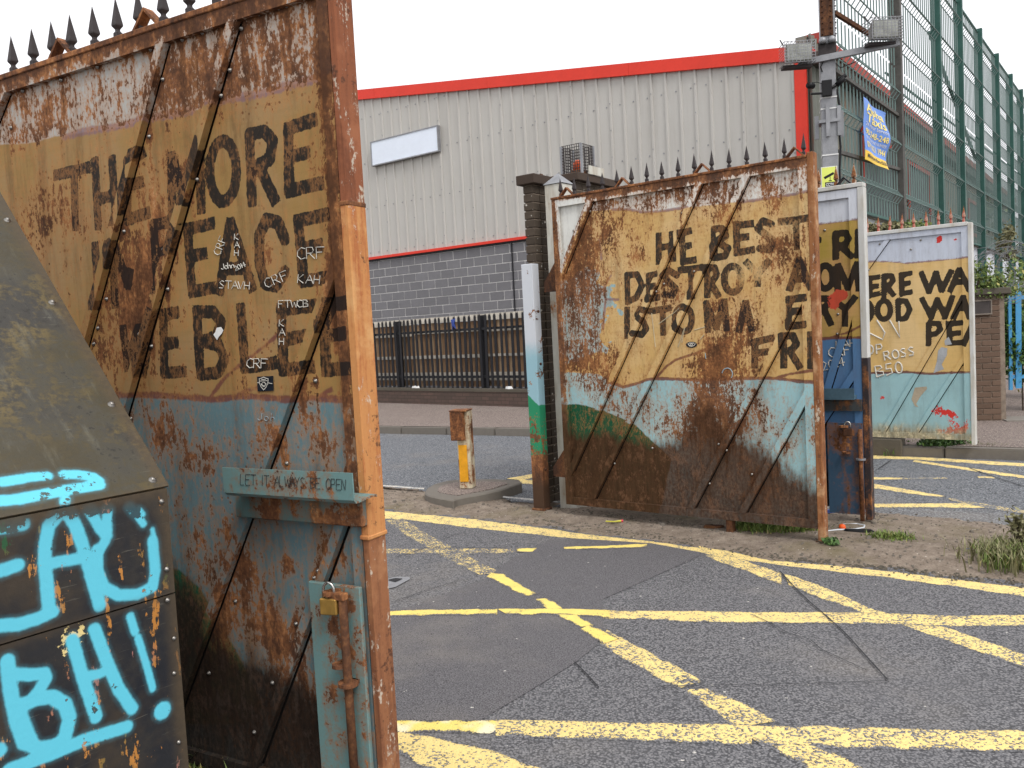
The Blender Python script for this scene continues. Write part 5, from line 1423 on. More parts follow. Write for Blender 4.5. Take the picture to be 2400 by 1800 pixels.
# screw heads in rows along the sheeting rails
b = MB()
for zz_ in [z_clad + .12 + 1.22 * i for i in range(5)]:
    for k in range(72):
        u = -.2 - (k + .42) / 3
        if u > -16 and zz_ < top_z(u) - .3: b.box(u - .012, u + .012, -.012, -.0005, zz_ - .012, zz_ + .012)
for k in range(15):
    u = -.2 - k * 1.0 - .037
    zz_ = z_clad + .3
    while zz_ < top_z(u) - .3:
        b.box(u - .010, u + .010, -.045, -.0345, zz_ - .010, zz_ + .010); zz_ += .58
tag(b.build('screw_heads', M['galv'], wh), kind='stuff')
def trim(name, ua, ub, h, th, dz=0.0):
    return MB().prism([(ua, -th, top_z(ua) + dz), (ua, .3, top_z(ua) + dz), (ua, .3, top_z(ua) - h), (ua, -th, top_z(ua) - h)], [(ub, -th, top_z(ub) + dz), (ub, .3, top_z(ub) + dz), (ub, .3, top_z(ub) - h), (ub, -th, top_z(ub) - h)]).build(name, M['red_trim'], wh)
for k in range(5):
    ua, ub = .12 - k * 3.84 - 3.835, .12 - k * 3.84
    trim('roof_trim', max(ua, RIDGE), ub, .26, .09)
trim('roof_trim', -LB, RIDGE - .003, .26, .09)
MB().box(-.2, .02, -.06, .05, .0, top_z(0) - .262).build('corner_trim', M['red_trim'], wh)
MB().box(-LB, -.2005, -.075, .0, z_clad - .07, z_clad - .003).build('drip_trim', M['red_trim'], wh)
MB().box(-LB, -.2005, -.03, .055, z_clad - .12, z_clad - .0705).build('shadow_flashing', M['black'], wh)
# blocks: those in view one by one, the rest joined
bl_w, bl_h = .45, .225
bl_me = MB().box(-.2165, .2165, 0, .05, -.104, .104).mesh('block')
bl_half = MB().box(-.1065, .1065, 0, .05, -.1065, .1065).mesh('block_half')
u_lo, u_hi = GB.px(868, 640)[0] - .3, GB.px(1262, 640)[0] + .2
rest = MB(); cnt = 0
for row in range(17):
    zc = z_clad - .125 - .1125 - row * bl_h
    for k in range(90):
        uc = -.25 - (k + (.5 if row % 2 else 0)) * bl_w
        if uc < -LB: break
        if row < 10 and u_lo < uc < u_hi and cnt < 295:
            cnt += 1
            mesh_obj('block', bl_me, M['block'], wh, (uc, random.uniform(.003, .008), zc))
        else:
            rest.box(uc - .2165, uc + .2165, .005, .055, zc - .104, zc + .104)
tag(rest.build('block_courses', M['block'], wh), kind='stuff')
uw = GB.px(1203, 640)[0]
MB().tube([(uw, -.012, z_clad - .1), (uw, -.012, .2)], .016, 6).build('downpipe', M['black'], wh)
# side wall in corrugated sheet, eaves, gutter, windows
GS = Frame(GB.world(0.02, .0), (-eB[1], eB[0]))
side = at_frame('corrugated_shed', 'long corrugated side building with red eaves behind the green mesh fence', 'building', GS)
ev = r1[1] - .35
z_e = GS.px(2101, 247)[1]
LS = 34.0
b = MB(); pitch = .24; n = int(LS / pitch * 6); z_lo = 0.0
uu_ = [.02 + i * pitch / 6 for i in range(n)]
pr = [(u, -.05 - .045 * math.cos(2 * math.pi * u / pitch)) for u in uu_]
for (ua, da), (ub, db) in zip(pr[:-1], pr[1:]): b.quad((ua, da, z_lo), (ub, db, z_lo), (ub, db, z_e - .05), (ua, da, z_e - .05))
b.build('corrugated_wall', M['corrugated'], side)
MB().box(.02, LS, .0, .2, 0, z_e - .08).build('wall_core', M['corrugated'], side)
M['red_eave'] = worn('red_eaves_paint', S(170, 68, 60), -.2, .6, 3)
MB().box(.45, LS, -.16, .12, z_e - .14, z_e + .06).build('eaves_board', M['red_eave'], side)
MB().box(.02, LS, -.30, -.075, z_e - .62, z_e - .42).build('gutter_beam', plain('dark_brown_steel', S(78, 72, 66), .7, 0, .2), side)
M['dark_glass'] = plain('dark_shutter', S(62, 74, 72), .5, 0, .15)
for (x0, x1, zt, zb) in ((2020, 2098, -1.35, -3.5), (2125, 2172, -1.45, -3.3), (2265, 2297, -1.5, -2.6), (2330, 2352, -1.5, -2.6)):
    ua, ub = GS.px(x0, 350, -.08)[0], GS.px(x1, 350, -.08)[0]
    w = MB().box(ua, ub, -.10, -.0655, z_e + zb, z_e + zt).build('window', M['dark_glass'], side)
    f = MB()
    f.box(ua - .12, ub + .12, -.15, -.1005, z_e + zt, z_e + zt + .12); f.box(ua - .12, ub + .12, -.15, -.1005, z_e + zb - .12, z_e + zb)
    f.box(ua - .12, ua, -.15, -.1005, z_e + zb + .001, z_e + zt - .001); f.box(ub, ub + .12, -.15, -.1005, z_e + zb + .001, z_e + zt - .001)
    f.build('window_frame', M['red_eave'], w)
# roof behind the parapet
MB().prism([(0.0, .31, top_z(0) - .15), (RIDGE, .31, top_z(RIDGE) - .15), (RIDGE, .31, top_z(RIDGE) - .25), (0.0, .31, top_z(0) - .25)], [(0.0, 30, top_z(0) - .15), (RIDGE, 30, top_z(RIDGE) - .15), (RIDGE, 30, top_z(RIDGE) - .25), (0.0, 30, top_z(0) - .25)]).build('roof_sheet', M['cladding'], wh)

# blank white sign on the cladding
sg = GB.pts([(870, 335), (1023, 302), (1028, 354), (875, 387)], -.12)
su0, su1 = sg[0][0], (sg[1][0] + sg[2][0]) / 2; sz0, sz1 = sg[3][1], sg[0][1]
sign = empty('sign_board', 'blank white rectangular sign board on the grey cladding', 'sign', tuple(GB.world((su0 + su1) / 2, -.035, sz0)), GB.ang)
wS, hS = (su1 - su0) / 2, sz1 - sz0
MB().box(-wS, wS, -.085, 0.0, 0, hS).build('panel', M['white_panel'], sign)
f = MB(); f.box(-wS - .03, wS + .03, -.10, .002, -.03, -.001); f.box(-wS - .03, wS + .03, -.10, .002, hS + .001, hS + .03); f.box(-wS - .03, -wS - .001, -.10, .002, -.001, hS + .001); f.box(wS + .001, wS + .03, -.10, .002, -.001, hS + .001)
f.build('sign_frame', M['galv'], sign)

# ================================================================== LOW WALL, PALISADE AND TIMBER FENCE
pA, pB = at_z(890, 944, PAV), at_z(1264, 955, PAV)
GW = Frame(pB, (pB - pA)[:2])
zwt = GW.px(1080, 911)[1]
def bricks_mat(name, c1_, c2_, mor, sc):
    t = NT(name); co = t.co('Object')
    sx = t.n.new('ShaderNodeSeparateXYZ'); t.l.new(co, sx.inputs[0]); cb = t.n.new('ShaderNodeCombineXYZ')
    t.l.new(sx.outputs[0], cb.inputs[0]); t.l.new(sx.outputs[2], cb.inputs[1])
    br = t.n.new('ShaderNodeTexBrick'); t.l.new(cb.outputs[0], br.inputs['Vector'])
    br.inputs['Scale'].default_value = 1.0; br.inputs['Brick Width'].default_value = .225; br.inputs['Row Height'].default_value = .075; br.inputs['Mortar Size'].default_value = .006
    br.inputs['Color1'].default_value = (*c1_, 1); br.inputs['Color2'].default_value = (*c2_, 1); br.inputs['Mortar'].default_value = (*mor, 1)
    n = t.noise(co, 8, 5, .65)
    return t.done(t.mix(t.mad(n, .9, -.15), br.outputs['Color'], S(70, 62, 56)), .9)
M['far_brick'] = bricks_mat('low_wall_bricks', S(104, 84, 76), S(88, 74, 68), S(70, 62, 56), 1)
low = at_frame('brick_wall', 'low dark brick wall along the pavement under the black fence', 'wall', GW)
MB().box(-16, 5, 0, .225, .05, zwt - .06).build('brickwork', M['far_brick'], low)
for k in range(28):
    MB().box(5 - .75 * (k + 1) + .004, 5 - .75 * k, -.012, .24, zwt - .059, zwt).build('coping', M['conc_dark'], low)
pal = at_frame('palisade_fence', 'black steel palisade fence on the low brick wall across the road', 'fence', GW)
zpt, zpb = GW.px(1080, 740, .16)[1], zwt + .0
tp_prof = [(-.034, 0), (-.034, zpt - zpb - .06), (-.017, zpt - zpb - .005), (0, zpt - zpb - .05), (.017, zpt - zpb + .0), (.034, zpt - zpb - .06), (.034, 0)]
b = MB(); b.prism([(x, -.006, z) for x, z in tp_prof], [(x, .006, z) for x, z in tp_prof]); pale_me = b.mesh('pale')
ul = GW.px(872, 850)[0]; ur = 2.6; k = 0; u = ur
while u > ul - 5.0:
    mesh_obj('pale', pale_me, M['black'], pal, (u, .135, zpb + .002), (R(random.uniform(-.8, .8)), R(random.uniform(-.7, .7)), R(random.uniform(-6, 6))))
    u -= .152
for zz_ in (zpt - .30, zpb + .24):
    MB().box(ul - 5, ur, .142, .19, zz_ - .025, zz_ + .025).build('rail', M['black'], pal)
u = GW.px(1118, 850)[0]
for uu_p in (u, u - 2.75, u - 5.5, u - 8.25, u + 2.75):
    MB().box(uu_p - .05, uu_p + .05, .1905, .29, zwt + .002, zpt - .02).build('post', M['black'], pal)
wood = at_frame('timber_fence', 'weathered timber board fence behind the black palisade', 'fence', GW)
bd_me = MB().box(-.068, .068, 0, .022, 0, zpt - zwt - .14).mesh('board')
u = ur
while u > ul - 5.0:
    mesh_obj('board', bd_me, M['timber'], wood, (u, .345 + random.uniform(-.004, .004), zwt + .015 + random.uniform(-.01, .02)), (0, R(random.uniform(-.4, .4)), 0)); u -= .143
for zz_, h in ((zpt - .06, .14), (zpt - .33, .07), (zpt - .86, .06), (zwt + .28, .10), (zwt + .19, .07)):
    for k in range(6):
        u1 = ur - k * 2.2 + random.uniform(-.1, .1)
        MB().box(u1 - 2.18, u1, .300, .344, zz_ - h / 2 + random.uniform(-.02, .02), zz_ + h / 2).build('fence_rail', M['timber_grey'], wood)

# ================================================================== PIERS AND POSTS BY THE MIDDLE GATE
BR = (.215, .1025, .065)
brick_me = MB().box(-.1075, .1075, 0, .1025, 0, .065).mesh('brick'); half_me = MB().box(-.05125, .05125, 0, .1025, 0, .065).mesh('half_brick')
for me_ in (brick_me, half_me):
    bm = bmesh.new(); bm.from_mesh(me_); bmesh.ops.bevel(bm, geom=list(bm.edges), offset=.004, segments=1, affect='EDGES'); bm.to_mesh(me_); bm.free()
def brick_skin(root, mat, u0, u1, z0, z1, d, along='u', top_fit=False):
    """One face of brickwork built brick by brick; along='u' on a face at depth d, else on the end face u=d."""
    row = 0; z = z0 + (((z1 - z0 + .01) % .075) if top_fit else 0)
    while z + .06 <= z1:
        x = u0 + (0 if row % 2 == 0 else .1125 if u1 - u0 > .16 else 0)
        if row % 2 and u1 - u0 > .16:
            xs = [(u0 + .0512, half_me)]
        else: xs = []
        while x + .205 <= u1 + .012: xs.append((x + .1075, brick_me)); x += .225
        if u1 - x > .08: xs.append((x + .0512, half_me))
        for xc, me_ in xs:
            if along == 'u': loc, rot = (xc, d + random.uniform(-.002, .002), z), (0, 0, 0)
            else: loc, rot = (d + random.uniform(-.002, .002), xc, z), (0, 0, R(90))
            mesh_obj('brick', me_, mat, root, loc, rot)
        z += .075; row += 1
n2v = (-eB[1], eB[0])
# narrow pier: its end towards the road, long face beside the gate
pp = at_z(1253, 1204, 0) ; dd_ = ray(1252, 500); pc_ = EYE_V + dd_ * (7.45 / dd_[1])
GP = Frame(pc_, eB)
zcap = GP.px(1254, 407)[1]; zcol = GP.px(1254, 430)[1]
pier = at_frame('brick_pier', 'narrow dark brick pier with projecting cap beside the blue and green painted post', 'brick pier', GP)
MB().box(-.098, -.012, .012, .43, 0, zcol).build('mortar_core', M['mortar_dark'], pier)
brick_skin(pier, M['brick_dark'], -.1075, -.003, .0, zcol - .01, -.002, 'u', True)
brick_skin(pier, M['brick_dark'], .105, .44, .0, zcol - .01, -.0015, 'd', True)
MB().prism([(-.15, -.045, zcol), (.045, -.045, zcol), (.045, .49, zcol), (-.15, .49, zcol)], [(-.15, -.045, zcap), (.045, -.045, zcap), (.045, .49, zcap), (-.15, .49, zcap)]).build('cap', M['cap'], pier, bevel=.006)
vbracket(pier, -.04, zcap, .035, .2, M['rust_dark'])
# painted flat post: white, blue, green
pb_ = at_z(1275, 1202, 0)
GQ = Frame(pb_, eB)
zq = GQ.px(1262, 617)[1]
def post_paint():
    t = NT('mural_post_paint'); c = t.co('Object'); sx = t.n.new('ShaderNodeSeparateXYZ'); t.l.new(c, sx.inputs[0])
    z = sx.outputs[2]; n1 = t.noise(c, 7, 8, .68); nf = t.noise(c, 60, 3, .6); w = t.mad(n1, .2, -.1)
    hh = t.add(z, t.mul(sx.outputs[0], .9))
    col = t.mix(t.step(t.add(z, w), 1.55, 1.35), S(206, 210, 216), S(150, 188, 200))
    col = t.mix(t.step(t.add(hh, t.mul(w, .3)), .99, .98), col, S(42, 138, 98))
    r = t.add(t.mad(n1, 1.2, -.62), t.mad(nf, .5, -.25), t.step(z, .6, .0), t.mul(t.step(z, 1.0, .6), .12))
    col = t.mix(t.step(r, .10, .14), col, rust_colour(t, c)); col = t.mix(t.step(z, .38, .22), col, t.mix(n1, S(84, 60, 42), S(60, 44, 34)))
    t.bump(nf, .4, .003); return t.done(col, .55)
M['mural_post'] = post_paint()
mp = at_frame('painted_post', 'slim steel post painted white, pale blue and green in front of the brick pier', 'post', GQ)
MB().box(-.075, .040, -.05, .05, -.02, zq).build('channel', M['mural_post'], mp, bevel=.004)
MB().box(-.085, .055, -.07, .06, -.005, .05).build('foot', M['rust_dark'], mp, bevel=.008)
for y_ in (722 + 8, 853, 1100):
    u, z = GQ.px(1262 + (y_ - 730) * .045, y_, -.05); bolt(mp, u, z, -.05, None, M['rust_dark'], 1.6)
# white square hinge post with a pyramid cap
dh = ray(1309, 440); hc = EYE_V + dh * (7.42 / dh[1])
GH = Frame(hc, eB)
zh = GH.px(1307, 434)[1]; za_ = GH.px(1308, 406)[1]
hp = at_frame('gate_post', 'white square steel hinge post with grey pyramid cap at the middle gate', 'gate post', GH)
M['white_post'] = worn('white_post_paint', S(206, 204, 194), -.34, .5, 4, .2, 5, dirt=S(168, 158, 140))
MB().box(-.09, .09, -.09, .09, -.02, zh).build('shaft', M['white_post'], hp, bevel=.006)
MB().prism([(-.1, -.1, zh + .001), (.1, -.1, zh + .001), (.1, .1, zh + .001), (-.1, .1, zh + .001)], [(-.002, -.002, za_), (.002, -.002, za_), (.002, .002, za_), (-.002, .002, za_)]).build('pyramid_cap', M['galv'], hp)
# wide pier carrying the beacon
dp = ray(1351, 420); pc2 = EYE_V + dp * (8.0 / dp[1])
GR = Frame(pc2, eB)
zc1, zc0 = GR.px(1351, 405)[1], GR.px(1351, 424)[1]
pier2 = at_frame('brick_pier', 'wide dark brick pier behind the middle gate with a caged beacon on top', 'brick pier', GR)
MB().box(-.30, -.012, .012, .62, 0, zc0).build('mortar_core', M['mortar_dark'], pier2)
brick_skin(pier2, M['brick_dark'], -.33, -.003, 1.2, zc0 - .01, -.002, 'u', True)
brick_skin(pier2, M['brick_dark'], .105, .64, 1.2, zc0 - .01, -.0015, 'd', True)
MB().prism([(-.37, -.05, zc0), (.05, -.05, zc0), (.05, .70, zc0), (-.37, .70, zc0)], [(-.37, -.05, zc1), (.05, -.05, zc1), (.05, .70, zc1), (-.37, .70, zc1)]).build('cap', M['cap'], pier2, bevel=.006)
bcn = empty('beacon_cage', 'orange beacon light inside a grey wire mesh cage on the brick pier', 'beacon', tuple(GR.world(-.075, .16, zc1)), GR.ang)
hc_ = .28; hw_ = .112
for sx_ in (-1, 1):
    for sy_ in (-1, 1):
        MB().box(sx_ * hw_ - .010, sx_ * hw_ + .010, sy_ * hw_ - .010, sy_ * hw_ + .010, 0, hc_).build('corner_bar', M['galv'], bcn)
for sd in range(4):
    b = MB()
    for j in range(1, 9):
        t_ = -hw_ + 2 * hw_ * j / 9
        if sd < 2: y_ = (-hw_, hw_)[sd]; b.box(t_ - .003, t_ + .003, y_ - .002, y_ + .002, .01, hc_)
        else: x_ = (-hw_, hw_)[sd - 2]; b.box(x_ - .002, x_ + .002, t_ - .003, t_ + .003, .01, hc_)
    for j in range(1, 11):
        z_ = hc_ * j / 10
        if sd < 2: y_ = (-hw_, hw_)[sd]; b.box(-hw_, hw_, y_ - .0035, y_ - .0025, z_ - .003, z_ + .003)
        else: x_ = (-hw_, hw_)[sd - 2]; b.box(x_ - .0035, x_ - .0025, -hw_, hw_, z_ - .003, z_ + .003)
    b.build('mesh_side', M['iron'], bcn)
M['orange'] = plain('orange_lens', S(232, 96, 40), .3, 0, .1, 12)
MB().lathe([(.045, .05), (.047, .10), (.043, .13), (.02, .15)], 14).build('beacon_lens', M['orange'], bcn, smooth=True)
MB().box(-.055, .075, -.055, .055, .0, .052).build('beacon_base', M['rust'], bcn, bevel=.004)
MB().box(hw_ + .012, hw_ + .024, -.02, .26, .0, .08).build('fixing_plate', M['white_post'], bcn)

# ================================================================== RIGHT-HAND BRICK PILLAR
q0 = at_z(2361, 985, PAV)                      # near right corner of the front face
q1 = at_z(2288, 983, PAV)
GK = Frame(q0, eB)
zk1, zk0 = GK.px(2340, 676)[1], GK.px(2340, 688)[1]
wk = .62
pil = at_frame('brick_pillar', 'brown brick pillar with concrete coping and a blank plaque beside the far gate', 'brick pillar', GK)
ek = (q0 - q1)[:2]
GK2 = Frame(q0, (.97, -.24)); pil.rotation_euler = (0, 0, GK2.ang)
zk1, zk0 = GK2.px(2340, 674)[1], GK2.px(2340, 690)[1]
MB().box(-wk + .008, -.010, .010, .42, PAV - .05, zk0).build('mortar_core', M['mortar_dark'], pil)
brick_skin(pil, M['brick'], -wk, -.0, PAV + .01, zk0 - .005, 0.0)
brick_skin(pil, M['brick'], .106, .44, PAV + .01, zk0 - .005, 0.0005, 'd')
MB().prism([(-wk - .05, -.06, zk0), (.06, -.06, zk0), (.06, .5, zk0), (-wk - .05, .5, zk0)], [(-wk - .04, -.05, zk1), (.05, -.05, zk1), (.05, .49, zk1), (-wk - .04, .49, zk1)]).build('coping', M['conc_dark'], pil, bevel=.012)
pu0_, pz0_ = GK2.px(2270, 738); pu1_, pz1_ = GK2.px(2321, 703)
MB().box(pu0_, pu1_, -.022, -.004, pz0_, pz1_).build('plaque', plain('dark_plaque', S(74, 68, 66), .5), pil)
f = MB(); f.box(pu0_ - .01, pu1_ + .012, -.030, -.0225, pz1_ - .012, pz1_ + .006); f.box(pu0_ - .01, pu1_ + .012, -.034, -.0225, pz0_ - .008, pz0_ + .008); f.box(pu1_ - .004, pu1_ + .012, -.030, -.0225, pz0_ + .0085, pz1_ - .0125)
f.build('plaque_frame', plain('plaque_rim', S(128, 118, 108), .6), pil)
MB().box(-.05, .3, -.16, .3, PAV - .02, PAV + .015).build('footing', M['concrete'], pil)

# ================================================================== TALL GREEN MESH FENCE ON ITS WALL
ef = (math.sin(R(38.0)), math.cos(R(38.0)))
CF = 3.6                                        # distance of the fence line from the viewer
GF = Frame((-CF * ef[1], CF * ef[0]), ef)       # u runs away to the right; outward side faces the road
def fu(x, y=400): return GF.px(x, y)[0]
zft = GF.px(2251, 16)[1]; zfb = GF.px(2289, 570)[1] - .05
M['green'] = plain('green_coated_steel', S(54, 92, 84), .55, 0, .12, 3)
M['green_wire'] = plain('green_mesh_wire', S(112, 132, 128), .6, 0, .05, 3)
M['post_brown'] = plain('weathered_dark_post', S(84, 82, 78), .7, 0, .2, 3)
mf = at_frame('mesh_fence', 'very tall green welded mesh security fence with steel posts', 'fence', GF)
posts_x = [2105, 2199, 2251, 2297, 2336, 2368, 2392]
pu_ = [fu(x) for x in posts_x]
stp = pu_[3] - pu_[2]
pu_ += [pu_[-1] + stp * 1.0, pu_[-1] + stp * 2, pu_[-1] + 3 * stp]
for i, u in enumerate(pu_):
    w = .11 if i else .13
    MB().box(u - w / 2, u + w / 2, -.10, .08, .1, zft + (.25 if i < 2 else .05)).build('fence_post', M['post_brown'] if i == 0 else M['green'], mf)
u_start = fu(1958)
ends = [u_start] + pu_
def mesh_panel(ua, ub, z0, z1, wire):
    """Upright wires with V-folds pressed into the panel, and cross wires."""
    b = MB(); zs = [z0]; ds = [0.0]; nf = max(1, int(round((z1 - z0) / 1.05)))
    for k in range(nf):
        zc = z0 + (k + .5) * (z1 - z0) / nf
        zs += [zc - .11, zc, zc + .11]; ds += [0, -.085, 0]
    zs.append(z1); ds.append(0)
    n = int((ub - ua) / wire)
    r = .0058
    for i in range(n):
        u = ua + (i + .5) * (ub - ua) / n
        base = len(b.v)
        for z, d in zip(zs, ds):
            b.v += [(u - r, d - .012, z), (u + r, d - .012, z), (u + r, d + .006, z), (u - r, d + .006, z)]
        for k in range(len(zs) - 1):
            p = base + k * 4
            for j in range(4): b.f.append((p + j, p + (j + 1) % 4, p + 4 + (j + 1) % 4, p + 4 + j))
    for z, d in zip(zs[1:-1], ds[1:-1]):
        b.box(ua, ub, d - .006, d + .010, z - .006, z + .006)
    return b.build('mesh_panel', M['green_wire'], mf)
for ua, ub in zip(ends[:-1], ends[1:]):
    for (za, zb) in ((zfb, zfb + (zft - zfb) * .5 - .02), (zfb + (zft - zfb) * .5 + .02, zft)):
        mesh_panel(ua + .02, ub - .02, za, zb, .17)
for z in (zfb + .02, zft - .03):
    MB().box(u_start, pu_[-1], -.02, .03, z - .02, z + .02).build('fence_rail', M['green'], mf)
for a, bq in ((1, 3),):
    MB().beam((pu_[2] - stp * .9, .12, zft - 1.2), (pu_[3] + .2, .12, zfb + 2.2), .06, .06).build('brace', M['green'], mf)
for z in (zfb + 2.6,):
    MB().tube([(pu_[0], .16, z), (pu_[-1], .16, z + .3)], .022, 6).build('tie_rail', M['green'], mf)
for za, zb, nm in ((GF.px(1968, 361)[1], GF.px(2123, 407)[1], 'lower_rail'), (GF.px(1964, 175)[1], GF.px(2120, 285)[1], 'upper_rail')):
    MB().beam((u_start, -.03, za), (pu_[0], -.03, zb), .05, .05).build(nm, M['post_brown'], mf)
rw = at_frame('retaining_wall', 'pale rendered wall carrying the green mesh fence', 'wall', GF)
ru0 = fu(1955); MB().box(ru0, pu_[-1] + 1, .085, .35, .05, zfb - .02).build('render', M['retain'], rw)
MB().box(ru0 - .02, pu_[-1] + 1, .05, .40, zfb - .019, zfb + .06).build('coping', M['concrete'], rw)

# ------------------------------------------------------------------ lattice-spliced steel pole with lamps and cameras
dpole = ray(1943, 300); GLo = EYE_V + dpole * (11.2 / dpole[1])
GL = Frame(GLo, (math.cos(R(-17)), math.sin(R(-17))))
pole = at_frame('steel_pole', 'grey square steel pole with a bolted splice plate and cross arm', 'pole', GL)
def lz(y, x=1943): return GL.px(x, y)[1]
zp_top = lz(-60)
MB().box(-.095, .095, -.095, .095, 0, lz(118)).build('shaft', M['galv'], pole, bevel=.006)
MB().box(-.082, .082, -.082, .082, lz(118) + .001, zp_top).build('upper_shaft', M['galv'], pole, bevel=.006)
sp_ = MB().box(-.078, .078, -.104, -.0825, lz(88), lz(2)).build('splice_plate', M['rust_dark'], pole)
sp2 = MB().box(.0825, .104, -.078, .078, lz(88), lz(2)).build('splice_plate', M['galv'], pole)
for i in range(7):
    for x_ in (-.05, .05):
        bolt(sp_, x_, lz(84) + (lz(6) - lz(84)) * i / 6, -.104, None, M['rust_dark'], 1.6)
        mesh_obj('bolt', bolt_me, M['iron'], sp2, (.104, x_, lz(84) + (lz(6) - lz(84)) * i / 6), (0, R(90), 0), (1.6,) * 3)
# cross arm
aL = GL.px(1880, 148, -.13); aR = GL.px(2108, 100, -.13)
MB().beam((aL[0] - .05, -.13, aL[1]), (aR[0], -.13, aR[1]), .06, .075).build('cross_arm', M['galv'], pole)
MB().box(-.11, .11, -.10, .0, lz(120) - .06, lz(106)).build('saddle', M['iron'], pole)
for x_ in (-.055, .06):
    MB().lathe([(.045, 0), (.05, .03), (.045, .06), (.02, .08)], 10, (x_, -.115, lz(106))).build('insulator', M['galv'], pole, smooth=True)
MB().beam((.10, -.02, lz(32)), (GL.px(2040, 82, .3)[0], .3, GL.px(2040, 82, .3)[1]), .05, .05).build('stay', M['rust_dark'], pole)
b = MB()
for y_ in (232, 258, 366):
    z_ = lz(y_); b.box(-.102, .102, -.102, .102, z_ - .008, z_ + .008)
tag(b.build('cable_tie', M['paper'], pole), kind='stuff')
MB().box(-.13, .13, -.13, .13, lz(291), lz(284)).build('clamp_band', M['galv'], pole)
for x_, y_, h_ in ((-.15, 0.0, .30), (-.02, -.125, .42), (.12, -.11, .38), (.16, .02, .34), (.0, .14, .3)):
    MB().box(x_ - .025, x_ + .025, y_ - .012, y_ + .012, lz(291) - .18, lz(291) - .18 + h_).build('climb_guard_blade', M['galv'], pole)
MB().tube([(.105, -.06, lz(215)), (.135, -.08, lz(260)), (.115, -.08, lz(310)), (.13, -.07, lz(350)), (.11, -.07, lz(400)), (.11, -.06, 2.4)], .014, 6).build('cable', M['cable'], pole)
MB().tube([(-.06, -.10, lz(150)), (-.09, -.12, lz(160)), (-.07, -.11, lz(172))], .008, 5).build('cable', M['cable'], pole)
MB().tube([(GL.px(2030, 122, -.1)[0], -.1, GL.px(2030, 122, -.1)[1]), (GL.px(2005, 145, -.1)[0], -.1, GL.px(2005, 145, -.1)[1]), (GL.px(1970, 158, -.1)[0], -.08, GL.px(1970, 158, -.1)[1]), (.09, -.05, lz(150))], .007, 5).build('cable', M['cable'], pole)
# floodlights in wire guards
def floodlight(label, x, y, ang, tilt):
    u, z = GL.px(x, y, -.16)
    o = empty('floodlight', label, 'floodlight', tuple(GL.world(u, -.16, z)), GL.ang + R(ang), 'floodlights on the pole arm')
    w, h, d = .17, .115, .13
    MB().prism([(-w, -d, -h * .9), (w, -d, -h * .9), (w, -d, h), (-w, -d, h)], [(-w * .7, d * .6, -h * .6), (w * .7, d * .6, -h * .6), (w * .7, d * .6, h * .6), (-w * .7, d * .6, h * .6)]).build('housing', plain('lamp_housing', S(126, 126, 122), .5, .2), o)
    MB().box(-w * .9, w * .9, -d - .006, -d - .0005, -h * .8, h * .9).build('lamp_glass', plain('lamp_glass', S(176, 178, 170), .2, .0, .2, 9, .6), o)
    g = MB()
    for j in range(9):
        x_ = -w * 1.15 + 2.3 * w * j / 8; g.box(x_ - .003, x_ + .003, -d - .05, -d - .044, -h * 1.1, h * 1.2)
    for j in range(8):
        z_ = -h * 1.1 + 2.3 * h * j / 7; g.box(-w * 1.15, w * 1.15, -d - .0435, -d - .0375, z_ - .003, z_ + .003)
        for s_ in (-1, 1): g.box(s_ * w * 1.15 - .003, s_ * w * 1.15 + .003, -d - .045, d * .7, z_ - .003, z_ + .003)
    for j in range(9):
        x_ = -w * 1.15 + 2.3 * w * j / 8; g.box(x_ - .003, x_ + .003, -d - .045, d * .7, h * 1.2 - .003, h * 1.2 + .003); g.box(x_ - .003, x_ + .003, -d - .045, d * .7, -h * 1.1 - .003, -h * 1.1 + .003)
    g.build('wire_guard', M['galv'], o)
    MB().box(-w * 1.1, w * 1.1, -.06, .06, -h - .05, -h * 1.12).build('mount', M['iron'], o)
    for s_ in (-1, 1):
        MB().beam((s_ * w * 1.0, -.02, h * 1.2), (s_ * w * 1.1, .05, h * 2.0), .012, .012).build('guard_arm', M['iron'], o)
    return o
floodlight('floodlight in a wire guard on the left end of the pole arm', 1866, 131, 14, 0)
floodlight('floodlight in a wire guard on the right end of the pole arm', 2064, 77, 20, 0)
# small cameras on a black box
cb_u, cb_z = GL.px(1938, 207, -.12)
camo = empty('security_camera', 'black junction box with two small security cameras on the grey pole', 'camera', tuple(GL.world(cb_u, -.115, cb_z)), GL.ang)
MB().box(-.062, .062, -.04, .018, -.10, .10).build('junction_box', M['cable'], camo, bevel=.004)
MB().tube([(-.06, -.02, -.06), (-.2, -.03, -.05)], .016, 8).build('bracket_arm', M['cable'], camo)
MB().tube([(-.23, -.09, .045), (-.17, .0, .055)], .038, 10).build('camera_body', M['cable'], camo, smooth=True)
MB().tube([(.06, -.01, .0), (.15, .02, .05)], .02, 8).build('bracket_arm', M['cable'], camo)
MB().tube([(.12, .02, .03), (.22, -.02, .10)], .034, 10).build('camera_body', M['cable'], camo, smooth=True)
MB().tube([(.14, .03, .09), (.24, .0, .14)], .026, 10).build('camera_body', M['cable'], camo, smooth=True)
MB().tube([(-.06, -.03, .06), (-.12, -.03, .09), (-.19, -.03, .09)], .005, 5).build('lead', M['cable'], camo)

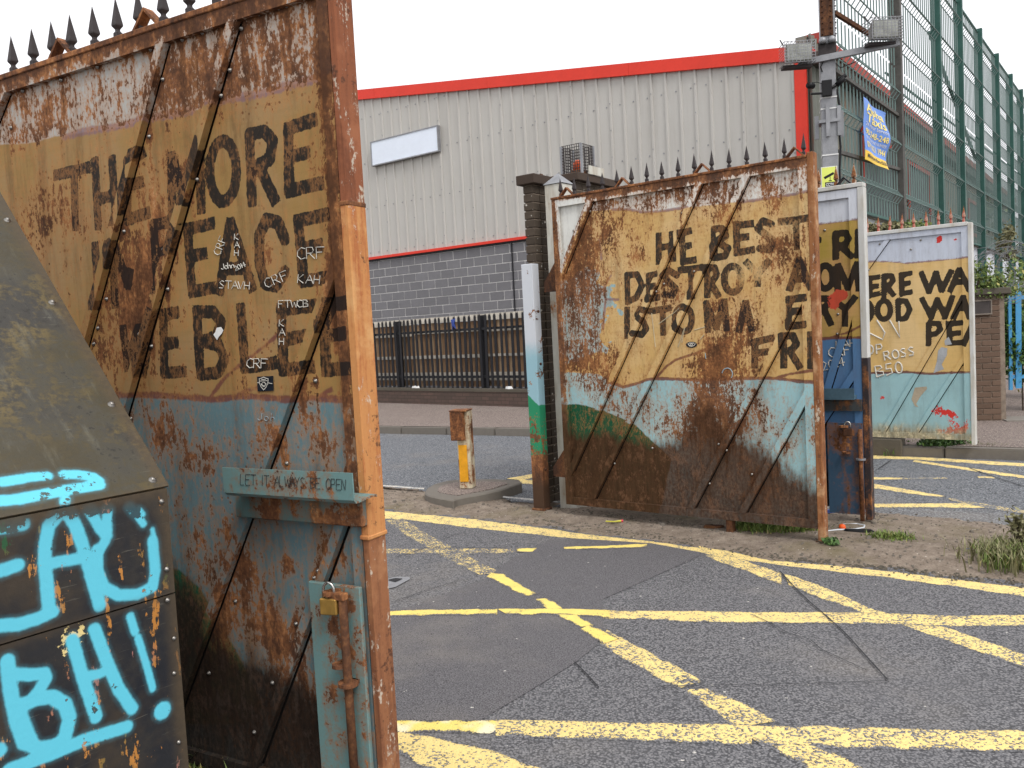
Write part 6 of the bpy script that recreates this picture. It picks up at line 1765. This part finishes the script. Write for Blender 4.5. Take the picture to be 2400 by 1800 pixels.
# ------------------------------------------------------------------ printed lettering
def text_mesh(s, size, align='LEFT', bold=0.0):
    cu = bpy.data.curves.new('lettering', 'FONT'); cu.body = s; cu.size = size; cu.align_x = align; cu.offset = bold; cu.resolution_u = 3
    to = bpy.data.objects.new('lettering', cu); COL.objects.link(to)
    dg = bpy.context.evaluated_depsgraph_get(); dg.update()
    me = bpy.data.meshes.new_from_object(to.evaluated_get(dg)); me.materials.clear()
    bpy.data.objects.remove(to); bpy.data.curves.remove(cu)
    return me
def print_on(parent, s, size, x, z, d, mat, width=None, bold=0.0, warp=None, italic=0.0, align='LEFT'):
    me = text_mesh(s, size, align, bold)
    co = np.zeros(len(me.vertices) * 3); me.vertices.foreach_get('co', co); co = co.reshape(-1, 3)
    if width is not None and len(co): co[:, 0] *= width / max(1e-6, co[:, 0].max())
    out = np.column_stack([co[:, 0] + x + italic * co[:, 1], np.full(len(co), d), co[:, 1] + z])
    if warp: out = warp(out)
    me.vertices.foreach_set('co', out.ravel()); me.update(); me.name = 'lettering'
    return mesh_obj('lettering', me, mat, parent)
# CCTV notice
cs = GL.pts([(1926, 392), (1964, 388), (1967, 440), (1928, 446)], -.11)
su, sw = cs[0][0] - .01, cs[1][0] - cs[0][0]; cz0, cz1 = cs[2][1] - .14, cs[0][1]
cct = empty('warning_sign', 'yellow-green CCTV warning sign with a camera picture on the grey pole', 'sign', tuple(GL.world(su, -.10, cz0)), GL.ang)
hh_ = cz1 - cz0
MB().box(0, sw, -.008, 0, 0, hh_).build('sign_plate', M['paper'], cct)
MB().box(.008, sw - .008, -.0095, -.0083, .008, hh_ - .008).build('sign_face', plain('lime_yellow', S(222, 232, 116), .5, 0, .04), cct)
cxm = sw / 2; zt_ = hh_ * .80
b = MB(); b.prism([(cxm - .07, -.0105, zt_ - .045), (cxm + .05, -.0105, zt_ + .01), (cxm + .062, -.0105, zt_ - .018), (cxm - .055, -.0105, zt_ - .075)], [(cxm - .07, -.0097, zt_ - .045), (cxm + .05, -.0097, zt_ + .01), (cxm + .062, -.0097, zt_ - .018), (cxm - .055, -.0097, zt_ - .075)])
b.box(cxm + .005, cxm + .013, -.0105, -.0097, zt_ - .095, zt_ - .045); b.box(cxm - .01, cxm + .03, -.0105, -.0097, zt_ - .105, zt_ - .094)
b.build('camera_symbol', M['black'], cct)
MB().box(cxm - .055, cxm + .065, -.0105, -.0097, zt_ - .175, zt_ - .115).build('caption_panel', M['black'], cct)
print_on(cct, 'CCTV', .05, cxm - .046, zt_ - .163, -.0115, M['paper'], .10, .001)
# taxi banner hung on the mesh
gb0, gb1 = GF.px(2024, 232, -.14), GF.px(2080, 398, -.14)
bu0, bu1 = GF.px(2024, 300, -.14)[0], GF.px(2079, 300, -.14)[0]
bz1 = (GF.px(2024, 230, -.14)[1] + GF.px(2077, 262, -.14)[1]) / 2 ; bz0 = (GF.px(2028, 374, -.14)[1] + GF.px(2079, 398, -.14)[1]) / 2
ban = empty('taxi_banner', 'blue and yellow Alpha Taxis banner hung on the mesh fence', 'banner', tuple(GF.world(bu0, -.13, bz0)), GF.ang)
bw, bh = bu1 - bu0, bz1 - bz0
def sag(P):
    P = P.copy(); s = P[:, 0] / bw; t = P[:, 2] / bh
    P[:, 1] += -.03 * np.sin(t * 9 + s * 3) * (.3 + s) - .02 * np.sin(s * 7 + 1)
    return P
def ban_patch(name, x0, x1, z0, z1, d, mat):
    xs, zs = np.linspace(x0, x1, 14), np.linspace(z0, z1, 20); X, Zz = np.meshgrid(xs, zs)
    P = sag(np.column_stack([X.ravel(), np.full(X.size, d), Zz.ravel()])); idx = np.arange(X.size).reshape(X.shape)
    q = np.stack([idx[:-1, :-1], idx[:-1, 1:], idx[1:, 1:], idx[1:, :-1]], -1).reshape(-1, 4)
    me = bpy.data.meshes.new(name); me.from_pydata(P.tolist(), [], q.tolist()); me.update()
    return mesh_obj(name, me, mat, ban)
M['ban_blue'] = plain('banner_blue', S(104, 146, 222), .5, 0, .04); M['ban_yel'] = plain('banner_yellow', S(238, 196, 60), .5, 0, .04); M['ban_txt'] = plain('banner_lettering', S(248, 226, 130), .5, 0, .03)
ban_patch('banner_sheet', 0, bw, bh * .155, bh, 0, M['ban_blue']); ban_patch('banner_strip', 0, bw, 0, bh * .1545, 0, M['ban_yel'])
for s_, sz_, zf, wf, mt, bo, xf in (('Alpha', .30, .80, .80, 'ban_txt', .003, .08), ('Taxis', .30, .645, .78, 'ban_txt', .003, .10), ('24 Hour Service', .13, .575, .84, 'paper', .0, .08), ('90-248-248', .20, .44, .86, 'ban_txt', .002, .08),
                             ('OR FREEPHONE NUMBER', .10, .36, .84, 'paper', 0, .08), ('079 3621 1944', .22, .22, .86, 'ban_txt', .002, .08), ('Minimum Fare £2.50', .12, .055, .86, 'cable', .002, .08)):
    print_on(ban, s_, sz_ * bh / 1.5, bw * xf, bh * zf, -.006, M[mt], bw * wf, bo, sag)

# ------------------------------------------------------------------ razor wire, blue fence, plants
rz = empty('razor_wire', 'tangled coil of razor wire above the brown brick pillar', 'razor wire')
rc = at_z(2310, 640, 2.0); rd_ = ray(2335, 640); rc = EYE_V + rd_ * (11.3 / rd_[1])
b = MB()
for cidx, (ox, oz, rr, ln) in enumerate(((0.15, .0, .36, .9), (-.05, -.04, .30, 1.3), (.25, .05, .25, .8))):
    pts = []
    for i in range(130):
        a = i * .41 + cidx; s = i / 130
        wob = 1 + .16 * math.sin(i * .083 + cidx) + .10 * math.sin(i * .211 + 2 * cidx)
        pts.append((rc[0] + ox + (s - .5) * ln * .55 + rr * math.cos(a) * wob + .05 * math.sin(i * .05), rc[1] + (s - .5) * .8, rc[2] + oz + rr * math.sin(a) * wob))
    b.tube(pts[:95], .0028, 4)
    for i in range(0, 95):
        p = pts[i]
        b.box(p[0] - .013, p[0] + .013, p[1] - .002, p[1] + .002, p[2] - .004, p[2] + .004)
b.build('wire_coil', plain('razor_steel', S(120, 120, 122), .5, .3), rz)
M['blue_paint'] = worn('blue_palisade_paint', S(82, 158, 206), -.36, .5, 6)
bf0 = at_z(2372, 1010, PAV); dbf = ray(2385, 800); bfp = EYE_V + dbf * (11.6 / dbf[1])
GU = Frame(bfp, (math.cos(R(-12)), math.sin(R(-12))))
bfen = at_frame('blue_fence', 'bright blue steel palisade fence at the right edge behind the brick pillar', 'fence', GU)
zu1 = GU.px(2385, 665)[1]; zu0 = GU.px(2385, 910)[1]
pr_ = [(-.036, zu0), (-.036, zu1 - .14), (-.02, zu1 - .07), (0, zu1), (.02, zu1 - .07), (.036, zu1 - .14), (.036, zu0)]
b = MB().prism([(x, -.008, z) for x, z in pr_], [(x, .008, z) for x, z in pr_]); bp_me = b.mesh('pale')
for i in range(6):
    mesh_obj('pale', bp_me, M['blue_paint'], bfen, (i * .17 - .0, 0, -.01 * i), (0, R(random.uniform(-1, 1)), 0))
MB().box(-.115, -.075, -.02, .03, zu0 - .02, zu1 - .16).build('gate_stile', M['blue_paint'], bfen)
for z in (zu1 - .19, zu0 + .16):
    MB().box(-.0745, 1.2, .009, .05, z - .025, z + .025).build('rail', M['blue_paint'], bfen)

def foliage(centre, radii, n, size, flat=0.0, seed=0, shell=.55, droop=0.0, clumps=14):
    rg = np.random.default_rng(seed); b = MB()
    cl = rg.normal(0, 1, (clumps, 3)); cl /= np.linalg.norm(cl, axis=1, keepdims=True); cl *= rg.uniform(.35, 1.0, (clumps, 1))
    for i in range(n):
        c = cl[rg.integers(clumps)] + rg.normal(0, .22, 3)
        p = np.array(centre) + c * np.array(radii)
        if p[2] < .01: p[2] = abs(p[2]) * .3 + .01
        a = rg.normal(0, 1, 3); a /= np.linalg.norm(a); bb = np.cross(a, rg.normal(0, 1, 3)); bb /= np.linalg.norm(bb) + 1e-9
        s = size * rg.uniform(.6, 1.4)
        a, bb = a * s, bb * s * .6
        b.quad(tuple(p - a), tuple(p - bb * .9 + a * .1), tuple(p + a), tuple(p + bb * .9 + a * .1))
    return b
def plant(name, label, cat, base, radii, n, size, mat, seed, stems=5, stem_mat=None, lift=0.0, group=None, part='leaves'):
    o = empty(name, label, cat, base, 0, group)
    foliage((0, 0, radii[2] * .9 + lift), radii, n, size, seed=seed).build(part, mat, o)
    rg = np.random.default_rng(seed + 50); b = MB()
    for i in range(stems):
        e = rg.normal(0, .45, 2) * np.array(radii[:2]); h = radii[2] * rg.uniform(.9, 1.7) + lift
        b.tube([(0 + e[0] * .2, e[1] * .2, -.02), (e[0] * .6, e[1] * .6, h * .5), (e[0] * 1.2, e[1] * 1.2, h)], [.012, .009, .004], 5)
    b.build('stems', stem_mat or M['bark'], o)
    return o
def spot(x, y, Y):
    r = ray(x, y); return EYE_V + r * (Y / r[1])
p = spot(2278, 650, 11.0); plant('bush', 'leafy green bush under the razor wire behind the far gate', 'bush', (p[0], p[1], p[2] - .35), (.34, .25, .28), 1500, .028, M['leaf'], 3, lift=.0)
p = spot(2330, 672, 11.0); plant('bush', 'low sprawling greenery on top of the brown brick pillar', 'bush', (p[0], p[1], p[2] - .16), (.34, .2, .10), 800, .022, M['leaf'], 4)
p = spot(2395, 760, 11.75); plant('bush', 'ivy climbing through the bright blue fence', 'ivy', (p[0], p[1], PAV), (.55, .15, .75), 3400, .036, M['leaf_dark'], 5, lift=.35)
p = spot(2372, 640, 13.2); plant('bush', 'pale shrub behind the blue fence at the right edge', 'bush', (p[0] + .3, p[1], .1), (.9, .5, 1.0), 3000, .045, M['leaf'], 6, lift=.3)
p = spot(2062, 515, 12.6); plant('bush', 'tangle of brambles above the white-framed far gate', 'bush', (p[0], p[1], p[2] - .28), (.55, .3, .16), 1800, .030, M['leaf_dry'], 7)
p = spot(2115, 530, 12.9); plant('bush', 'small green weeds on the wall above the far gate spikes', 'weeds', (p[0], p[1], p[2] - .22), (.45, .3, .15), 1300, .026, M['leaf'], 8)
p = spot(2360, 560, 14.2); plant('bush', 'dry shrub on the pale wall under the mesh fence', 'bush', (p[0], p[1], p[2] - .35), (.22, .2, .32), 600, .03, M['leaf_dry'], 9)
# trees beyond the mesh fence
def tree(label, base, h, r, seed):
    o = empty('tree', label, 'tree', base, 0, 'trees beyond the mesh fence')
    b = MB().tube([(0, 0, -.1), (.1, .05, h * .3), (.0, .1, h * .62)], [.22, .16, .07], 8)
    rg = np.random.default_rng(seed)
    for i in range(7):
        a = rg.uniform(0, 6.28); z0 = h * rg.uniform(.25, .55)
        b.tube([(0, 0, z0), (math.cos(a) * r * .5, math.sin(a) * r * .5, z0 + h * .18), (math.cos(a) * r * .9, math.sin(a) * r * .9, z0 + h * .3)], [.08, .05, .02], 6)
    b.build('trunk', M['bark'], o)
    foliage((0, 0, h * .66), (r, r, h * .36), 5200, .11, seed=seed, clumps=26).build('crown', M['tree_leaf'], o)
tp = GF.world(fu(2330) + 6, 5.5); tree('grey-green tree nearest behind the mesh fence', (tp[0], tp[1], 0), 6.6, 2.0, 21)
tp = GF.world(fu(2390) + 9, 4.0); tree('small tree far behind the mesh fence at the right edge', (tp[0], tp[1], 0), 6.8, 2.2, 22)
tp = GF.world(fu(2250) + 2, 3.1); plant('bush', 'climber on the corrugated roof edge behind the mesh fence', 'climber', (tp[0], tp[1], z_e - .9), (.9, .4, .5), 900, .06, M['tree_leaf'], 23)

# ------------------------------------------------------------------ grass, weeds, stones, litter
def grass_patch(name, label, pts, n, h, mat, seed, spread=.05):
    """Short blades round points on the ground."""
    rg = np.random.default_rng(seed); b = MB(); pts = np.array(pts)
    for i in range(n):
        c = pts[rg.integers(len(pts))] + rg.normal(0, spread, 2)
        a = rg.uniform(0, 6.28); l = h * rg.uniform(.5, 1.3); w = .0035 * rg.uniform(.7, 1.6); lean = rg.uniform(.1, .9) * l
        z = .015
        dx, dy = math.cos(a), math.sin(a)
        m = (c[0] + dx * lean * .35, c[1] + dy * lean * .35, z + l * .6); t_ = (c[0] + dx * lean, c[1] + dy * lean, z + l)
        b.quad((c[0] - dy * w, c[1] + dx * w, z - .02), (c[0] + dy * w, c[1] - dx * w, z - .02), (m[0] + dy * w, m[1] - dx * w, m[2]), (m[0] - dy * w, m[1] + dx * w, m[2]))
        b.poly([(m[0] - dy * w, m[1] + dx * w, m[2]), (m[0] + dy * w, m[1] - dx * w, m[2]), t_])
    o = b.build(name, mat); return tag(o, label, 'grass', None, 'stuff')
def along(pl, n): return resample(np.array(G(pl)), n)
grass_patch('grass', 'short grass along the edge of the traffic island', along(z6((860, 1030), (960, 990), (1120, 950), (1240, 930)), 14), 2200, .07, M['grass'], 1, .045)
grass_patch('grass', 'short grass under the right end of the middle gate', np.vstack([along(c2((1500, 1380), (1700, 1390), (1880, 1385)), 10), along(c2((1560, 1350), (1950, 1370)), 10)]), 3200, .075, M['grass'], 2, .05)
grass_patch('grass', 'weedy grass at the foot of the left gate', np.vstack([along([(440, 1790), (520, 1800), (600, 1830)], 8), np.array([at_z(470, 1790)[:2], at_z(540, 1775)[:2]])]), 1200, .10, M['leaf'], 3, .06)
grass_patch('grass', 'yellowish tufts on the dirt verge at the right', along(z8((1280, 190), (1420, 200)), 5), 500, .05, M['grass'], 4, .05)
grass_patch('grass', 'dry grass along the foot of the far kerb', along(zr((1250, 940), (1500, 950), (1800, 975), (2000, 985)), 20), 900, .10, M['leaf_dry'], 5, .05)
grass_patch('grass', 'grass under the far mural gate', along(zr((885, 960), (1080, 985), (1400, 930)), 10), 600, .08, M['leaf_dark'], 6, .06)
rgc = np.random.default_rng(8); pc3 = np.array([at_z(2392, 1322)[:2] + rgc.normal(0, 1, 2) * np.array([.09, .08]) for _ in range(40)] + [at_z(2330, 1300)[:2]])
grass_patch('grass', 'clump of long green and dry grass at the right edge of the verge', pc3, 1500, .085, M['grass'], 31, .05)
grass_patch('grass', 'thin dry straw round the grass clump at the right', pc3, 900, .11, M['leaf_dry'], 36, .09)
p = at_z(2395, 1300); plant('bush', 'dead brown weed standing in the grass clump at the right', 'weed', (p[0], p[1], .05), (.12, .12, .13), 500, .018, M['leaf_dry'], 32)
p = at_z(1938, 1285); plant('bush', 'small dark weed under the corner of the middle gate', 'weed', (p[0], p[1], .02), (.09, .07, .03), 260, .016, M['leaf_dark'], 33)
p = at_z(530, 1800); plant('bush', 'spiky little weed growing at the foot of the left gate', 'weed', (p[0], p[1], 0), (.10, .07, .055), 420, .017, M['grass'], 34)
p = spot(2090, 1052, 9.4); plant('bush', 'dark weeds on the kerb beside the far gate', 'weed', (p[0] + .45, p[1] - .25, .05), (.3, .15, .08), 900, .022, M['leaf_dark'], 35)
# stones on the verge
rg = np.random.default_rng(5); b = MB(); Vp = VERGE_Q
cand = np.column_stack([rg.uniform(-2.5, 6.5, 9000), rg.uniform(3.2, 9.5, 9000)]); cand = cand[sd_poly(cand, Vp) < .05][:1500]
for (x, y), vz in zip(cand, verge_z(cand)):
    s = rg.uniform(.004, .014) * (2.2 if rg.random() < .04 else 1); n = 5
    base = [(x + s * rg.uniform(.7, 1.3) * math.cos(6.28 * k / n), y + s * rg.uniform(.7, 1.3) * math.sin(6.28 * k / n), vz - .003) for k in range(n)]
    tp_ = [(x + (p_[0] - x) * .6, y + (p_[1] - y) * .6, vz + s * .6) for p_ in base]
    b.prism(base, tp_)
tag(b.build('gravel', M['stone']), 'loose stones and chippings scattered on the dirt verge', 'gravel', None, 'stuff')
rgd = np.random.default_rng(11); b = MB()
edge_l = np.vstack([resample(np.array(G(z8((300, 248), (600, 312), (1000, 345), (1400, 388), (1700, 425), (2212, 486)))), 60), resample(np.array(G(z7((1100, 70), (1500, 120), (1900, 175), (2212, 222)))), 30), resample(np.array(G(c2((300, 1270), (800, 1330), (1300, 1390)))), 30)])
for i in range(620):
    x, y = edge_l[rgd.integers(len(edge_l))] + rgd.normal(0, .045, 2) + np.array([.02, .03]); s = rgd.uniform(.004, .012); vz = float(verge_z(np.array([[x, y]]))[0])
    base = [(x + s * rgd.uniform(.6, 1.6) * math.cos(6.28 * k / 5), y + s * rgd.uniform(.6, 1.2) * math.sin(6.28 * k / 5), max(vz, .006) - .003) for k in range(5)]
    b.prism(base, [(x + (p_[0] - x) * .6, y + (p_[1] - y) * .6, max(vz, .006) + s * .5) for p_ in base])
tag(b.build('debris', M['conc_dark']), 'dark crumbs of asphalt along the edge of the yellow line', 'debris', None, 'stuff')
# litter
M['rag'] = plain('blue_rag', S(58, 78, 150), .7)
M['lit_blue'] = plain('blue_plastic', S(70, 96, 170), .4); M['lit_clear'] = plain('cloudy_plastic', S(206, 212, 218), .3); M['lit_green'] = plain('green_wrapper', S(110, 200, 120), .5)
q = at_z(*zr((1610, 975))[0]); o = empty('plastic_bottle', 'crushed clear bottle with a blue label lying in the far gutter', 'bottle', (q[0], q[1], .05), R(-30))
MB().tube([(-.13, 0, 0), (-.125, 0, 0), (-.05, 0, 0)], [.015, .034, .034], 10).build('bottle_end', M['lit_clear'], o, smooth=True)
MB().tube([(-.05, 0, 0), (.03, 0, -.005)], .035, 10).build('bottle_label', M['lit_blue'], o, smooth=True)
MB().tube([(.03, 0, -.005), (.10, 0, 0), (.13, 0, 0), (.16, 0, 0)], [.033, .03, .014, .013], 10).build('bottle_neck', M['lit_clear'], o, smooth=True)
def scrap(name, label, cat, x, y, s, mat, rz=0, asp=.5, z=.03):
    q = at_z(x, y); rg_ = np.random.default_rng(int(x)); pts = [(s * math.cos(a) * rg_.uniform(.6, 1.1), s * asp * math.sin(a) * rg_.uniform(.6, 1.1)) for a in np.linspace(0, 5.6, 8)]
    o = MB().prism([(px_, py_, 0) for px_, py_ in pts], [(px_ * .9, py_ * .9, .012 + .012 * (i % 2)) for i, (px_, py_) in enumerate(pts)]).build(name, mat, None, loc=(q[0], q[1], z), rot=(0, 0, rz))
    return tag(o, label, cat)
scrap('wrapper', 'bright green wrapper in the far gutter', 'litter', *zr((1990, 1008))[0], .11, M['lit_green'], -.4, .3)
scrap('wrapper', 'flat blue plastic strip behind the corner of the middle gate', 'litter', *zr((620, 1508))[0], .2, M['lit_blue'], -.05, .12)
scrap('wrapper', 'small blue scrap beside the grass clump at the right', 'litter', *z8((1860, 288))[0], .03, M['lit_blue'], .2, .35)
scrap('wrapper', 'scrap of dark sheet lying on the verge by the gate corner', 'litter', *z8((1140, 160))[0], .17, M['cable'], -.3, .2)
scrap('wrapper', 'white litter fragment on the kerb under the far gate', 'litter', *zr((945, 975))[0], .05, M['paper'], .2, .6)
scrap('wrapper', 'rusty flat plate lying under the middle gate', 'scrap', *c2((1310, 1375))[0], .12, M['rust_dark'], -.3, .35)
q = at_z(*z8((1035, 140))[0]); o = tag(MB().lathe([(.02, 0), (.026, .01), (.024, .03), (.012, .04)], 10).build('bottle_cap', M['orange'], None, True, loc=(q[0], q[1], .03)), 'orange plastic cap lying on the verge by the gate corner', 'litter')
q = [at_z(*pp_) for pp_ in z8((920, 165), (1000, 155), (1060, 152), (1120, 150), (1175, 140), (1180, 125), (1130, 115), (1060, 118), (1030, 120))]
tag(MB().tube([(a[0], a[1], .045) for a in q], .0055, 6).build('loose_cable', M['lit_clear']), 'loop of white cable on the verge by the gate corner', 'cable')
q = [at_z(*pp_) for pp_ in c2((610, 1340), (660, 1343), (720, 1337))]
st_ = tag(MB().tube([(a[0], a[1], .045) for a in q], [.006, .006, .010], 6).build('straw', plain('lime_straw', S(196, 190, 70), .5)), 'thin yellow stick with a pink end lying in front of the middle gate', 'litter')
MB().tube([(q[1][0] * .2 + q[2][0] * .8, q[1][1] * .2 + q[2][1] * .8, .045), (q[2][0], q[2][1], .045)], .012, 6).build('pink_tip', plain('pink_plastic', S(214, 70, 90), .5), st_)

for x_, y_, lab, mt in ((1064, 760, 'blue plastic rag caught on the black palisade fence', 'rag'),):
    u, z = GW.px(x_, y_, .12)
    pts_ = [(-.06, .10), (.05, .12), (.03, .02), (.05, -.10), (-.01, -.03), (-.05, -.12), (-.04, .0)]
    o = MB().prism([(a_, -.012 + .02 * (i_ % 2), c_) for i_, (a_, c_) in enumerate(pts_)], [(a_, .006 + .02 * (i_ % 2), c_) for i_, (a_, c_) in enumerate(pts_)]).build('plastic_rag', M[mt], None, loc=tuple(GW.world(u, .10, z)), rot=(0, 0, GW.ang))
    tag(o, lab, 'litter')
for x_, y_, s_, lab in ((975, 909, .16, 'white rubbish on the low wall under the left part of the palisade'), (1192, 905, .12, 'pale rubbish on the low wall under the right part of the palisade')):
    u, z = GW.px(x_, y_, .06); rg_ = np.random.default_rng(int(x_))
    b = MB()
    pts_ = [(s_ * math.cos(a_) * rg_.uniform(.6, 1.1), .04 * math.sin(a_) * rg_.uniform(.6, 1.1)) for a_ in np.linspace(0, 5.6, 9)]
    o = b.prism([(p_[0], p_[1], 0) for p_ in pts_], [(p_[0] * .8, p_[1] * .8, .03 + .02 * (i_ % 2)) for i_, p_ in enumerate(pts_)]).build('rubbish', M['paper'], None, loc=tuple(GW.world(u, .06, zwt + .001)), rot=(0, 0, GW.ang))
    tag(o, lab, 'litter')
